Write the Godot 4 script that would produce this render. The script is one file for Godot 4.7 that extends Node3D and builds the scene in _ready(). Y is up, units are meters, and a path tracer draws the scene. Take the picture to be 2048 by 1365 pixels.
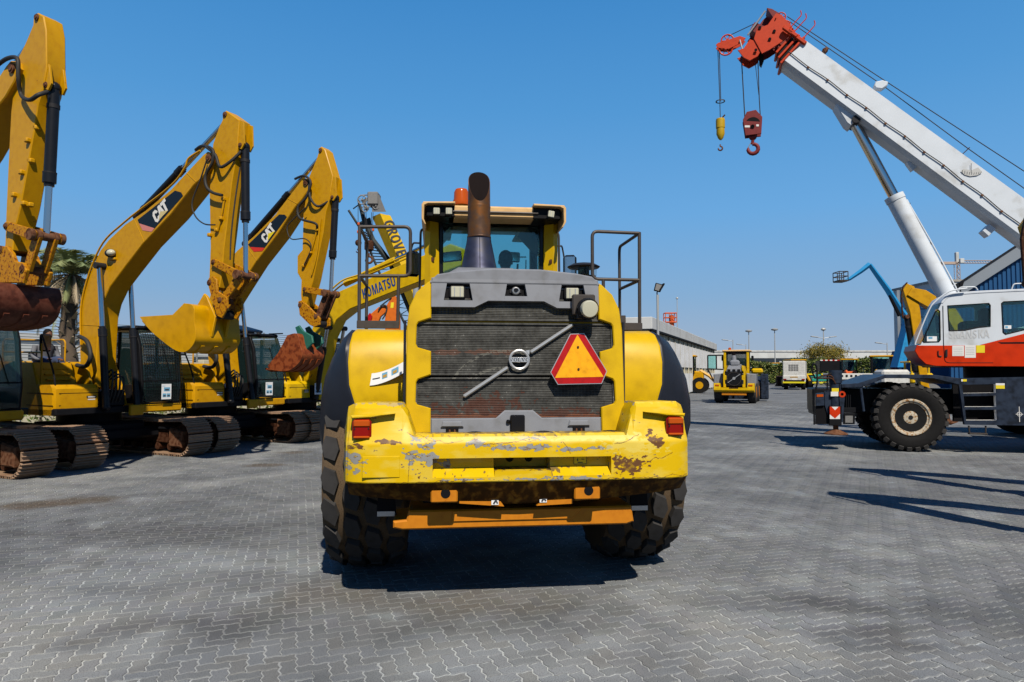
extends Node3D
# A yard of construction machines: y up, metres. The camera stands at x = z = 0 and looks along -z.

const FOCAL := 1365.0        # pixels of the 2048 x 1365 photograph
const HORIZON := 745.0
const EYE := 1.85
var pitch := atan((HORIZON - 682.5) / FOCAL)
var M := {}
var rng := RandomNumberGenerator.new()
var taken := {}

class B:
	# collects triangles, counter-clockwise seen from outside; mesh() commits them as one mesh
	var v := PackedVector3Array()
	var s := 0
	func tri(a: Vector3, b: Vector3, c: Vector3) -> void:
		v.append(a); v.append(b); v.append(c)
	func quad(a: Vector3, b: Vector3, c: Vector3, d: Vector3) -> void:
		v.append(a); v.append(b); v.append(c); v.append(a); v.append(c); v.append(d)
	func begin() -> void:
		s = v.size()
	func end() -> void:
		var mid := Vector3.ZERO
		var n := v.size() - s
		if n == 0: return
		for i in range(s, v.size()): mid += v[i]
		mid /= n
		var vol := 0.0
		for i in range(s, v.size(), 3):
			vol += (v[i] - mid).dot((v[i + 1] - mid).cross(v[i + 2] - mid))
		if vol < 0.0:
			for i in range(s, v.size(), 3):
				var k := v[i + 1]
				v[i + 1] = v[i + 2]
				v[i + 2] = k
	func box(at: Vector3, size: Vector3, ch := 0.0, basis := Basis.IDENTITY) -> B:
		begin()
		var h := size / 2.0
		ch = minf(ch, minf(h.x, minf(h.y, h.z)) * 0.9)
		var p := func(sx: float, sy: float, sz: float, ax: int) -> Vector3:
			var q := Vector3(sx * h.x, sy * h.y, sz * h.z)
			if ax != 0: q.x -= sx * ch
			if ax != 1: q.y -= sy * ch
			if ax != 2: q.z -= sz * ch
			return at + basis * q
		for k in [-1.0, 1.0]:
			quad(p.call(k, -1, -1, 0), p.call(k, k, -k, 0), p.call(k, 1, 1, 0), p.call(k, -k, k, 0)) if k > 0 else quad(p.call(k, -1, -1, 0), p.call(k, -1, 1, 0), p.call(k, 1, 1, 0), p.call(k, 1, -1, 0))
			if k > 0:
				quad(p.call(-1, k, -1, 1), p.call(-1, k, 1, 1), p.call(1, k, 1, 1), p.call(1, k, -1, 1))
				quad(p.call(-1, -1, k, 2), p.call(1, -1, k, 2), p.call(1, 1, k, 2), p.call(-1, 1, k, 2))
			else:
				quad(p.call(-1, k, -1, 1), p.call(1, k, -1, 1), p.call(1, k, 1, 1), p.call(-1, k, 1, 1))
				quad(p.call(-1, -1, k, 2), p.call(-1, 1, k, 2), p.call(1, 1, k, 2), p.call(1, -1, k, 2))
		if ch > 0.0:
			for a in [-1.0, 1.0]:
				for b in [-1.0, 1.0]:
					var f: float = a * b
					var e1 := [p.call(-1, a, b, 1), p.call(1, a, b, 1), p.call(1, a, b, 2), p.call(-1, a, b, 2)]
					var e2 := [p.call(a, -1, b, 2), p.call(a, 1, b, 2), p.call(a, 1, b, 0), p.call(a, -1, b, 0)]
					var e3 := [p.call(a, b, -1, 0), p.call(a, b, 1, 0), p.call(a, b, 1, 1), p.call(a, b, -1, 1)]
					for e in [e1, e2, e3]:
						if f < 0: quad(e[0], e[1], e[2], e[3])
						else: quad(e[3], e[2], e[1], e[0])
					for c in [-1.0, 1.0]:
						if f * c > 0: tri(p.call(a, b, c, 0), p.call(a, b, c, 1), p.call(a, b, c, 2))
						else: tri(p.call(a, b, c, 2), p.call(a, b, c, 1), p.call(a, b, c, 0))
		end()
		return self
	static func inset(poly: PackedVector2Array, d: float) -> PackedVector2Array:
		# poly runs counter-clockwise
		var out := PackedVector2Array()
		var n := poly.size()
		for i in n:
			var a := poly[(i + n - 1) % n]
			var b := poly[i]
			var c := poly[(i + 1) % n]
			var n1 := (b - a).normalized().orthogonal() * -1.0
			var n2 := (c - b).normalized().orthogonal() * -1.0
			var k := n1 + n2
			var q := 1.0 + n1.dot(n2)
			out.append(b + k / maxf(q, 0.35) * d)
		return out
	static func ccw(poly: PackedVector2Array) -> PackedVector2Array:
		var a := 0.0
		for i in poly.size():
			var p := poly[i]
			var q := poly[(i + 1) % poly.size()]
			a += p.x * q.y - q.x * p.y
		if a < 0:
			var r := poly.duplicate()
			r.reverse()
			return r
		return poly
	func prism(poly0: PackedVector2Array, z0: float, z1: float, t := Transform3D.IDENTITY, bev := 0.0) -> B:
		begin()
		var poly := ccw(poly0)
		var n := poly.size()
		var inn := inset(poly, bev) if bev > 0 else poly
		var idx := Geometry2D.triangulate_polygon(inn)
		for k in range(0, idx.size(), 3):
			var a := inn[idx[k]]
			var b := inn[idx[k + 1]]
			var c := inn[idx[k + 2]]
			if (b - a).cross(c - a) < 0:
				var w := b
				b = c
				c = w
			tri(t * Vector3(a.x, a.y, z1), t * Vector3(b.x, b.y, z1), t * Vector3(c.x, c.y, z1))
			tri(t * Vector3(a.x, a.y, z0), t * Vector3(c.x, c.y, z0), t * Vector3(b.x, b.y, z0))
		for i in n:
			var j := (i + 1) % n
			var p := poly[i]
			var q := poly[j]
			quad(t * Vector3(p.x, p.y, z0 + bev), t * Vector3(q.x, q.y, z0 + bev), t * Vector3(q.x, q.y, z1 - bev), t * Vector3(p.x, p.y, z1 - bev))
			if bev > 0:
				var pi := inn[i]
				var qi := inn[j]
				quad(t * Vector3(p.x, p.y, z1 - bev), t * Vector3(q.x, q.y, z1 - bev), t * Vector3(qi.x, qi.y, z1), t * Vector3(pi.x, pi.y, z1))
				quad(t * Vector3(q.x, q.y, z0 + bev), t * Vector3(p.x, p.y, z0 + bev), t * Vector3(pi.x, pi.y, z0), t * Vector3(qi.x, qi.y, z0))
		end()
		return self
	func ring(rings: Array, closed := true, caps := true) -> B:
		# a skin over rings of points; every ring has as many
		begin()
		var n: int = rings[0].size()
		for i in rings.size() - 1:
			var r0 = rings[i]
			var r1 = rings[i + 1]
			for j in (n if closed else n - 1):
				var k := (j + 1) % n
				quad(r0[j], r0[k], r1[k], r1[j])
		if caps and closed:
			for e in [0, rings.size() - 1]:
				var r = rings[e]
				var c := Vector3.ZERO
				for q in r: c += q
				c /= n
				for j in n:
					var k := (j + 1) % n
					if e == 0: tri(c, r[k], r[j])
					else: tri(c, r[j], r[k])
		end()
		return self
	func tube(pts: Array, r: Variant, sides := 10, caps := true) -> B:
		var rings := []
		var up := Vector3.UP
		var last := Vector3.ZERO
		for i in pts.size():
			var d: Vector3
			if i == 0: d = pts[1] - pts[0]
			elif i == pts.size() - 1: d = pts[i] - pts[i - 1]
			else: d = (pts[i] - pts[i - 1]).normalized() + (pts[i + 1] - pts[i]).normalized()
			d = d.normalized()
			if i == 0:
				up = Vector3.UP if absf(d.y) < 0.9 else Vector3.RIGHT
			var side := d.cross(up).normalized()
			up = side.cross(d).normalized()
			var rad: float = r[i] if r is Array else r
			var q := PackedVector3Array()
			for k in sides:
				var a := TAU * k / sides
				q.append(pts[i] + (side * cos(a) + up * sin(a)) * rad)
			rings.append(q)
		return ring(rings, true, caps)
	func cyl(a: Vector3, b: Vector3, r0: float, r1 := -1.0, sides := 14) -> B:
		return tube([a, b], [r0, r0 if r1 < 0 else r1], sides)
	func lathe(prof: Array, t := Transform3D.IDENTITY, segs := 24, caps := true) -> B:
		# prof: (radius, height) along the local y axis
		var rings := []
		for p in prof:
			var q := PackedVector3Array()
			for k in segs:
				var a := TAU * k / segs
				q.append(t * Vector3(cos(a) * p.x, p.y, sin(a) * p.x))
			rings.append(q)
		return ring(rings, true, caps)
	func ball(c: Vector3, r: Vector3, nu := 14, nv := 9, basis := Basis.IDENTITY) -> B:
		var rings := []
		for i in nv:
			var f := PI * (i + 0.02) / (nv - 0.96)
			var q := PackedVector3Array()
			for k in nu:
				var a := TAU * k / nu
				q.append(c + basis * (Vector3(sin(f) * cos(a), cos(f), sin(f) * sin(a)) * r))
			rings.append(q)
		return ring(rings)
	func mesh(crease := 38.0) -> ArrayMesh:
		var n := v.size()
		var fn := PackedVector3Array()
		fn.resize(n / 3)
		var at := {}
		for i in n / 3:
			var c := (v[i * 3 + 1] - v[i * 3]).cross(v[i * 3 + 2] - v[i * 3])
			fn[i] = c
			if crease > 0:
				for k in 3:
					var key := Vector3i((v[i * 3 + k] * 4000.0).round())
					if at.has(key): at[key].append(i)
					else: at[key] = PackedInt32Array([i])
		var vo := PackedVector3Array()
		var no := PackedVector3Array()
		vo.resize(n)
		no.resize(n)
		var lim := cos(deg_to_rad(crease))
		for i in n / 3:
			var f := fn[i].normalized()
			for k in 3:
				var o: int = [0, 2, 1][k]
				vo[i * 3 + o] = v[i * 3 + k]
				var nn := f
				if crease > 0:
					nn = Vector3.ZERO
					for j in at[Vector3i((v[i * 3 + k] * 4000.0).round())]:
						if fn[j].normalized().dot(f) >= lim: nn += fn[j]
					nn = nn.normalized() if nn.length_squared() > 1e-18 else f
				if nn == Vector3.ZERO: nn = Vector3.UP
				no[i * 3 + o] = nn
		var a := []
		a.resize(Mesh.ARRAY_MAX)
		a[Mesh.ARRAY_VERTEX] = vo
		a[Mesh.ARRAY_NORMAL] = no
		var m := ArrayMesh.new()
		m.add_surface_from_arrays(Mesh.PRIMITIVE_TRIANGLES, a)
		return m

# ---------------------------------------------------------------- pixels to places
func ray(px: float, py: float) -> Vector3:
	var x := (px - 1024.0) / FOCAL
	var y := -(py - 682.5) / FOCAL
	return Vector3(x, y * cos(pitch) + sin(pitch), -(cos(pitch) - y * sin(pitch)))
func on_plane(px: float, py: float, o: Vector3, n: Vector3) -> Vector3:
	var r := ray(px, py)
	var c := Vector3(0, EYE, 0)
	return c + r * ((o - c).dot(n) / r.dot(n))
func on_ground(px: float, py: float, h := 0.0) -> Vector3:
	return on_plane(px, py, Vector3(0, h, 0), Vector3.UP)
func at_depth(px: float, py: float, d: float) -> Vector3:
	return on_plane(px, py, Vector3(0, 0, -d), Vector3.FORWARD)

# ---------------------------------------------------------------- objects
func numbered(called: String) -> String:
	if not taken.has(called):
		taken[called] = 0
		return called
	taken[called] += 1
	return "%s_%03d" % [called, taken[called]]
func tag(o: Node3D, label: String, category: String, group := "") -> Node3D:
	o.set_meta("label", label)
	o.set_meta("category", category)
	if group: o.set_meta("group", group)
	return o
func thing(called: String, label: String, category: String, at := Vector3.ZERO, turn := 0.0, group := "") -> Node3D:
	var o := Node3D.new()
	o.name = numbered(called)
	add_child(o)
	o.position = at
	o.rotation.y = turn
	tag(o, label, category, group)
	return o
func part(parent: Node3D, called: String, b: Variant, m: Material, crease := 38.0) -> MeshInstance3D:
	var o := MeshInstance3D.new()
	o.name = called if parent != self else numbered(called)
	o.mesh = b.mesh(crease) if b is B else b
	o.material_override = m
	parent.add_child(o, true)
	return o
func struct(called: String, b: Variant, m: Material) -> MeshInstance3D:
	var o := part(self, called, b, m)
	o.set_meta("kind", "structure")
	return o
func words(parent: Node3D, called: String, text: String, height: float, m: Material, t: Transform3D, wide := 1.0, font := "Droid Sans", weight := 700, depth := 0.004) -> MeshInstance3D:
	# lettering centred on t, in its xy plane, facing its +z
	var f := SystemFont.new()
	f.font_names = PackedStringArray([font])
	f.font_weight = weight
	var tm := TextMesh.new()
	tm.font = f
	tm.text = text
	tm.font_size = 48
	tm.pixel_size = 0.01
	tm.depth = depth
	tm.curve_step = 2.0
	var o := MeshInstance3D.new()
	o.name = called
	var box := tm.get_aabb()
	var k := height / maxf(box.size.y, 0.001)
	tm.pixel_size = 0.01 * k
	tm.depth = depth
	o.mesh = tm
	o.material_override = m
	o.transform = t * Transform3D(Basis.from_scale(Vector3(wide, 1, 1)), Vector3.ZERO)
	parent.add_child(o, true)
	return o
func V2(a: Array) -> PackedVector2Array:
	# [x, y, x, y, ...]
	var o := PackedVector2Array()
	for i in range(0, a.size(), 2): o.append(Vector2(a[i], a[i + 1]))
	return o
func xf(b: Basis, o: Vector3) -> Transform3D:
	return Transform3D(b, o)
func bend(pts: Array, r: float, n := 4) -> Array:
	# rounds the corners of a polyline
	var out := [pts[0]]
	for i in range(1, pts.size() - 1):
		var p: Vector3 = pts[i]
		var a: Vector3 = (pts[i - 1] - p)
		var b: Vector3 = (pts[i + 1] - p)
		var ra := minf(r, a.length() * 0.48)
		var rb := minf(r, b.length() * 0.48)
		var p0 := p + a.normalized() * ra
		var p1 := p + b.normalized() * rb
		for k in n + 1:
			var t := float(k) / n
			out.append(p0.lerp(p, t).lerp(p.lerp(p1, t), t))
	out.append(pts[-1])
	return out
func curve(pts: Array, n := 6) -> Array:
	# a smooth line through points (Catmull-Rom)
	var out := []
	for i in pts.size() - 1:
		var a: Vector3 = pts[maxi(i - 1, 0)]
		var d: Vector3 = pts[mini(i + 2, pts.size() - 1)]
		for k in n: out.append((pts[i] as Vector3).cubic_interpolate(pts[i + 1], a, d, float(k) / n))
	out.append(pts[-1])
	return out

# ---------------------------------------------------------------- materials
func noise_tex(sd: int, freq: float, stops: Array, size := 256, oct := 4, kind := FastNoiseLite.TYPE_SIMPLEX_SMOOTH) -> NoiseTexture2D:
	# stops: [offset, colour, offset, colour ...]
	var f := FastNoiseLite.new()
	f.seed = sd
	f.frequency = freq
	f.noise_type = kind
	f.fractal_octaves = oct
	var t := NoiseTexture2D.new()
	t.width = size
	t.height = size
	t.seamless = true
	t.noise = f
	var g := Gradient.new()
	var off := PackedFloat32Array()
	var col := PackedColorArray()
	for i in range(0, stops.size(), 2):
		off.append(stops[i])
		col.append(stops[i + 1])
	g.offsets = off
	g.colors = col
	t.color_ramp = g
	return t
func mk(key: String, c: Color, rough := 0.6, metal := 0.0, tex: Texture2D = null, scale := 1.0, world := false) -> StandardMaterial3D:
	var m := StandardMaterial3D.new()
	m.resource_name = key
	m.albedo_color = c
	m.roughness = rough
	m.metallic = metal
	m.metallic_specular = 0.3
	if tex:
		m.albedo_texture = tex
		m.uv1_triplanar = true
		m.uv1_world_triplanar = world
		m.uv1_scale = Vector3.ONE * scale
	M[key] = m
	return m
func pane(key: String, c: Color, alpha: float) -> StandardMaterial3D:
	var m := mk(key, Color(c.r, c.g, c.b, alpha), 0.04)
	m.transparency = BaseMaterial3D.TRANSPARENCY_ALPHA
	return m
func lin(r: float, g: float, b: float) -> Color:
	return Color(r * 0.6, g * 0.6, b * 0.6).linear_to_srgb()

func camera_and_light() -> void:
	var c := Camera3D.new()
	c.name = "camera"
	c.fov = rad_to_deg(2.0 * atan(682.5 / FOCAL))
	c.position = Vector3(0, EYE, 0)
	c.rotation.x = pitch
	c.near = 0.1
	c.far = 3000.0
	add_child(c)
	c.current = true
	var sun := DirectionalLight3D.new()
	sun.name = "sun"
	sun.light_energy = 1.6
	sun.light_color = Color(1.0, 0.955, 0.88)
	sun.light_angular_distance = 0.5
	sun.shadow_enabled = true
	add_child(sun)
	sun.look_at_from_position(Vector3.ZERO, Vector3(-0.22, -1.0, -0.86), Vector3.UP)
	# clear sky: grey-blue haze at the horizon, deeper blue above
	var im := Image.create(8, 512, false, Image.FORMAT_RGBF)
	var stops := [[-1.0, Color(0.12, 0.13, 0.14)], [-0.02, Color(0.16, 0.18, 0.2)], [0.0, Color(0.36, 0.44, 0.55)], [0.05, Color(0.31, 0.43, 0.59)], [0.11, Color(0.23, 0.41, 0.64)], [0.22, Color(0.145, 0.385, 0.72)], [0.36, Color(0.085, 0.31, 0.65)], [0.5, Color(0.05, 0.24, 0.57)], [0.75, Color(0.022, 0.14, 0.42)], [1.0, Color(0.012, 0.09, 0.32)]]
	for y in 512:
		var e := sin(PI * (0.5 - (y + 0.5) / 512.0))
		var col: Color = stops[0][1]
		for k in stops.size() - 1:
			if e >= stops[k][0] and e <= stops[k + 1][0]:
				col = stops[k][1].lerp(stops[k + 1][1], (e - stops[k][0]) / (stops[k + 1][0] - stops[k][0]))
		for x in 8: im.set_pixel(x, y, col)
	var pano := PanoramaSkyMaterial.new()
	pano.panorama = ImageTexture.create_from_image(im)
	var sky := Sky.new()
	sky.sky_material = pano
	var env := Environment.new()
	env.background_mode = Environment.BG_SKY
	env.sky = sky
	env.tonemap_mode = Environment.TONE_MAPPER_LINEAR
	env.tonemap_exposure = 1.7
	env.background_energy_multiplier = 0.6
	env.sdfgi_enabled = true
	env.ssao_enabled = true
	env.ssil_enabled = true
	var we := WorldEnvironment.new()
	we.name = "environment"
	we.environment = env
	add_child(we)

func make_materials() -> void:
	var w := Color.WHITE
	var grime := noise_tex(3, 0.012, [0.0, Color(0.86, 0.85, 0.82), 0.3, Color(0.95, 0.945, 0.94), 0.6, w, 1.0, Color(1, 1, 1)], 512, 7)
	var rusty := noise_tex(8, 0.015, [0.0, Color(0.55, 0.45, 0.4), 0.4, Color(0.82, 0.72, 0.66), 0.6, Color(0.96, 0.92, 0.88), 1.0, Color(0.85, 0.8, 0.76)], 512, 8)
	var speck := noise_tex(11, 0.09, [0.0, Color(0.7, 0.7, 0.7), 0.5, Color(0.95, 0.95, 0.95), 1.0, w], 256, 3)
	var worn := noise_tex(19, 0.025, [0.0, Color(0.5, 0.4, 0.36), 0.05, Color(0.6, 0.5, 0.44), 0.09, Color(0.93, 0.9, 0.86), 0.45, Color(0.97, 0.96, 0.95), 1.0, w], 512, 6)
	M.t_grime = grime
	M.t_rusty = rusty
	M.t_speck = speck
	# main loader
	mk("loader_yellow", lin(0.62, 0.395, 0.0), 0.38, 0.0, grime, 0.55)
	mk("loader_orange", lin(0.56, 0.2, 0.008), 0.5, 0.0, worn, 0.9)
	mk("skirt_dirt", lin(0.3, 0.18, 0.03), 0.7, 0.0, noise_tex(23, 0.03, [0.0, Color(0.3, 0.25, 0.2), 0.45, Color(0.4, 0.33, 0.25), 0.6, Color(0.5, 0.4, 0.3), 0.72, Color(0.8, 0.7, 0.55), 1.0, w], 512, 8), 0.6)
	mk("bleached_yellow", lin(0.68, 0.44, 0.2), 0.55, 0.0, grime, 0.8)
	mk("grey_plastic", lin(0.21, 0.225, 0.26), 0.55, 0.0, grime, 0.9)
	mk("rubber_flare", lin(0.016, 0.02, 0.032), 0.42, 0.0, grime, 0.8)
	mk("black", lin(0.006, 0.006, 0.008), 0.6)
	mk("black_gloss", lin(0.008, 0.008, 0.01), 0.25)
	mk("dark_metal", lin(0.03, 0.03, 0.034), 0.5, 0.2, grime, 1.0)
	mk("rail_grey", lin(0.075, 0.066, 0.062), 0.45, 0.3, grime, 1.4)
	mk("tread_rubber", lin(0.045, 0.044, 0.045), 0.75, 0.0, grime, 1.6)
	mk("tread_dust", lin(0.125, 0.088, 0.055), 0.95, 0.0, speck, 3.0)
	mk("tyre_side", lin(0.012, 0.012, 0.013), 0.7, 0.0, grime, 1.5)
	mk("chrome", lin(0.75, 0.76, 0.78), 0.12, 1.0)
	mk("silver", lin(0.55, 0.56, 0.57), 0.3, 0.6)
	mk("white_paint", lin(0.72, 0.73, 0.75), 0.4, 0.0, grime, 0.3)
	mk("paper", lin(0.78, 0.8, 0.84), 0.7)
	mk("print_dark", lin(0.05, 0.055, 0.07), 0.7)
	mk("print_blue", lin(0.15, 0.4, 0.62), 0.7)
	mk("print_tan", lin(0.5, 0.3, 0.06), 0.7)
	mk("print_green", lin(0.02, 0.32, 0.2), 0.7)
	mk("print_yellow", lin(0.75, 0.6, 0.02), 0.6)
	mk("lens_clear", lin(0.5, 0.5, 0.4), 0.18)
	mk("lens_red", lin(0.24, 0.006, 0.004), 0.12)
	mk("lens_orange", lin(0.45, 0.075, 0.006), 0.18)
	mk("sign_red", lin(0.4, 0.006, 0.008), 0.35, 0.0, grime, 2.0)
	mk("sign_orange", lin(0.85, 0.39, 0.005), 0.35, 0.0, grime, 2.0)
	mk("rust", lin(0.2, 0.11, 0.07), 0.75, 0.1, rusty, 1.0)
	mk("rust_dark", lin(0.1, 0.05, 0.032), 0.7, 0.2, rusty, 1.2)
	mk("pipe_brown", lin(0.2, 0.145, 0.1), 0.45, 0.6, noise_tex(31, 0.01, [0.0, Color(0.45, 0.42, 0.5), 0.45, Color(0.8, 0.72, 0.7), 0.55, Color(1, 0.75, 0.5), 1.0, Color(1, 0.9, 0.75)], 256, 4), 1.2)
	mk("pipe_blue", lin(0.11, 0.12, 0.15), 0.4, 0.75, noise_tex(32, 0.012, [0.0, Color(0.5, 0.48, 0.6), 0.5, Color(0.85, 0.85, 0.95), 1.0, Color(1, 0.92, 0.8)], 256, 4), 1.2)
	mk("pipe_soot", lin(0.045, 0.03, 0.025), 0.6, 0.4, rusty, 1.5)
	mk("soot", lin(0.008, 0.005, 0.005), 0.9)
	var tinted := pane("cab_glass", Color(0.66, 0.93, 0.91), 0.0)
	tinted.refraction_enabled = true
	tinted.refraction_scale = 0.05
	pane("clear_glass", lin(0.03, 0.09, 0.09), 0.16)
	pane("dark_glass", lin(0.012, 0.028, 0.03), 0.6)
	mk("hair", lin(0.006, 0.005, 0.005), 0.7)
	mk("skin", lin(0.16, 0.075, 0.045), 0.55)
	mk("jacket", lin(0.012, 0.016, 0.018), 0.9)
	mk("hi_vis", lin(0.5, 0.42, 0.05), 0.8)
	mk("blue_cloth", lin(0.05, 0.075, 0.16), 0.95, 0.0, speck, 4.0)
	mk("seat_cloth", lin(0.03, 0.03, 0.032), 0.9)
	# excavators and cranes
	mk("digger_yellow", lin(0.58, 0.3, 0.0), 0.42, 0.0, worn, 0.5)
	mk("digger_yellow_clean", lin(0.58, 0.3, 0.0), 0.45, 0.0, grime, 0.7)
	mk("digger_yellow_worn", lin(0.5, 0.24, 0.0), 0.55, 0.0, noise_tex(41, 0.03, [0.0, Color(0.3, 0.2, 0.18), 0.25, Color(0.5, 0.35, 0.26), 0.33, Color(0.85, 0.72, 0.6), 0.45, Color(0.95, 0.9, 0.85), 1.0, w], 512, 7), 1.0)
	mk("komatsu_yellow", lin(0.66, 0.42, 0.002), 0.4, 0.0, grime, 0.6)
	mk("digger_black", lin(0.01, 0.0105, 0.013), 0.45, 0.0, grime, 0.8)
	mk("cylinder_black", lin(0.011, 0.012, 0.016), 0.32, 0.0, grime, 1.0)
	mk("hose", lin(0.03, 0.03, 0.03), 0.6)
	mk("decal_black", lin(0.008, 0.012, 0.02), 0.35)
	mk("decal_pink", lin(0.62, 0.22, 0.2), 0.5)
	mk("decal_red", lin(0.6, 0.03, 0.015), 0.4)
	mk("decal_cream", lin(0.6, 0.5, 0.24), 0.5)
	mk("faded_print", lin(0.5, 0.52, 0.55), 0.45)
	mk("decal_white", lin(0.72, 0.72, 0.72), 0.45)
	mk("komatsu_blue", lin(0.012, 0.06, 0.24), 0.45)
	mk("bucket_yellow", lin(0.6, 0.31, 0.0), 0.32, 0.0, grime, 0.5)
	mk("bucket_rust", lin(0.16, 0.055, 0.035), 0.6, 0.1, rusty, 0.8)
	mk("bucket_red", lin(0.34, 0.095, 0.03), 0.55, 0.1, rusty, 0.8)
	mk("coupler_green", lin(0.02, 0.14, 0.11), 0.5, 0.0, worn, 1.5)
	mk("shoe_steel", lin(0.42, 0.28, 0.19), 0.5, 0.3, grime, 2.0)
	mk("shoe_dark", lin(0.33, 0.2, 0.13), 0.6, 0.3, grime, 2.0)
	mk("crane_white", lin(0.64, 0.7, 0.78), 0.4, 0.0, noise_tex(51, 0.01, [0.0, Color(0.85, 0.83, 0.8), 0.35, Color(0.97, 0.97, 0.97), 1.0, w], 512, 5), 0.25)
	mk("crane_red", lin(0.58, 0.035, 0.004), 0.3, 0.0, grime, 0.4)
	mk("crane_head", lin(0.55, 0.045, 0.006), 0.42, 0.0, worn, 0.7)
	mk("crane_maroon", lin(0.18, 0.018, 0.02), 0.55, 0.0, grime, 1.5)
	mk("crane_navy", lin(0.022, 0.034, 0.06), 0.45, 0.0, noise_tex(52, 0.02, [0.0, Color(0.5, 0.5, 0.5), 0.5, Color(0.9, 0.9, 0.92), 0.75, Color(1.0, 1.0, 1.0), 1.0, Color(1, 1, 1)], 256, 5), 0.8)
	mk("rope", lin(0.05, 0.05, 0.055), 0.5, 0.4)
	mk("rim_white", lin(0.55, 0.52, 0.46), 0.5, 0.1, noise_tex(53, 0.03, [0.0, Color(0.5, 0.33, 0.16), 0.3, Color(0.8, 0.6, 0.38), 0.42, Color(0.96, 0.93, 0.88), 1.0, w], 512, 7), 0.9)
	mk("rim_grey", lin(0.22, 0.22, 0.22), 0.55, 0.2, grime, 2.0)
	mk("lift_blue", lin(0.02, 0.25, 0.55), 0.45, 0.0, grime, 0.4)
	mk("lift_orange", lin(0.6, 0.11, 0.03), 0.5)
	mk("hook_yellow", lin(0.5, 0.33, 0.01), 0.55, 0.0, worn, 2.5)
	# background
	mk("wall_cream", lin(0.58, 0.54, 0.41), 0.8, 0.0, grime, 0.1, true)
	mk("sheet_white", lin(0.64, 0.67, 0.72), 0.6, 0.0, grime, 0.1, true)
	mk("sheet_grey", lin(0.55, 0.57, 0.58), 0.6, 0.0, grime, 0.08, true)
	mk("concrete", lin(0.34, 0.33, 0.31), 0.85, 0.0, grime, 0.2, true)
	mk("shed_blue", lin(0.02, 0.1, 0.26), 0.5, 0.0, grime, 0.05, true)
	mk("shed_trim", lin(0.28, 0.32, 0.37), 0.55, 0.0, grime, 0.05, true)
	mk("far_white", lin(0.55, 0.58, 0.6), 0.7, 0.0, grime, 0.03, true)
	mk("far_beige", lin(0.46, 0.4, 0.31), 0.8, 0.0, grime, 0.03, true)
	mk("window_dark", lin(0.03, 0.04, 0.055), 0.15)
	mk("office_glass", lin(0.02, 0.07, 0.17), 0.12)
	mk("far_mast", lin(0.42, 0.33, 0.28), 0.6)
	mk("lattice_dark", lin(0.02, 0.03, 0.035), 0.5)
	mk("orange_paint", lin(0.62, 0.14, 0.012), 0.4, 0.0, grime, 0.8)
	mk("shirt_grey", lin(0.16, 0.17, 0.2), 0.95)
	mk("pole_grey", lin(0.42, 0.44, 0.45), 0.5, 0.3)
	mk("truck_white", lin(0.6, 0.61, 0.6), 0.45, 0.0, grime, 0.6)
	mk("truck_red", lin(0.35, 0.02, 0.03), 0.4)
	mk("teal", lin(0.02, 0.3, 0.26), 0.5, 0.0, grime, 1.0)
	mk("stripe_yellow", lin(0.7, 0.62, 0.02), 0.5)
	mk("bark", lin(0.13, 0.1, 0.075), 0.9, 0.0, speck, 4.0)
	mk("fence_steel", lin(0.3, 0.33, 0.33), 0.5, 0.5)
	for k in ["black", "soot", "hair", "jacket", "seat_cloth", "tyre_side", "tread_rubber", "digger_black", "print_dark", "tread_dust", "skirt_dirt", "rust", "rust_dark", "dark_metal"]: M[k].metallic_specular = 0.2
	for k in 3:
		var lf := mk("palm_leaf_%d" % k, [lin(0.2, 0.25, 0.12), lin(0.44, 0.36, 0.25), lin(0.26, 0.29, 0.13)][k], 0.6)
		lf.backlight_enabled = true
		lf.backlight = lin(0.08, 0.1, 0.03)

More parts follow.
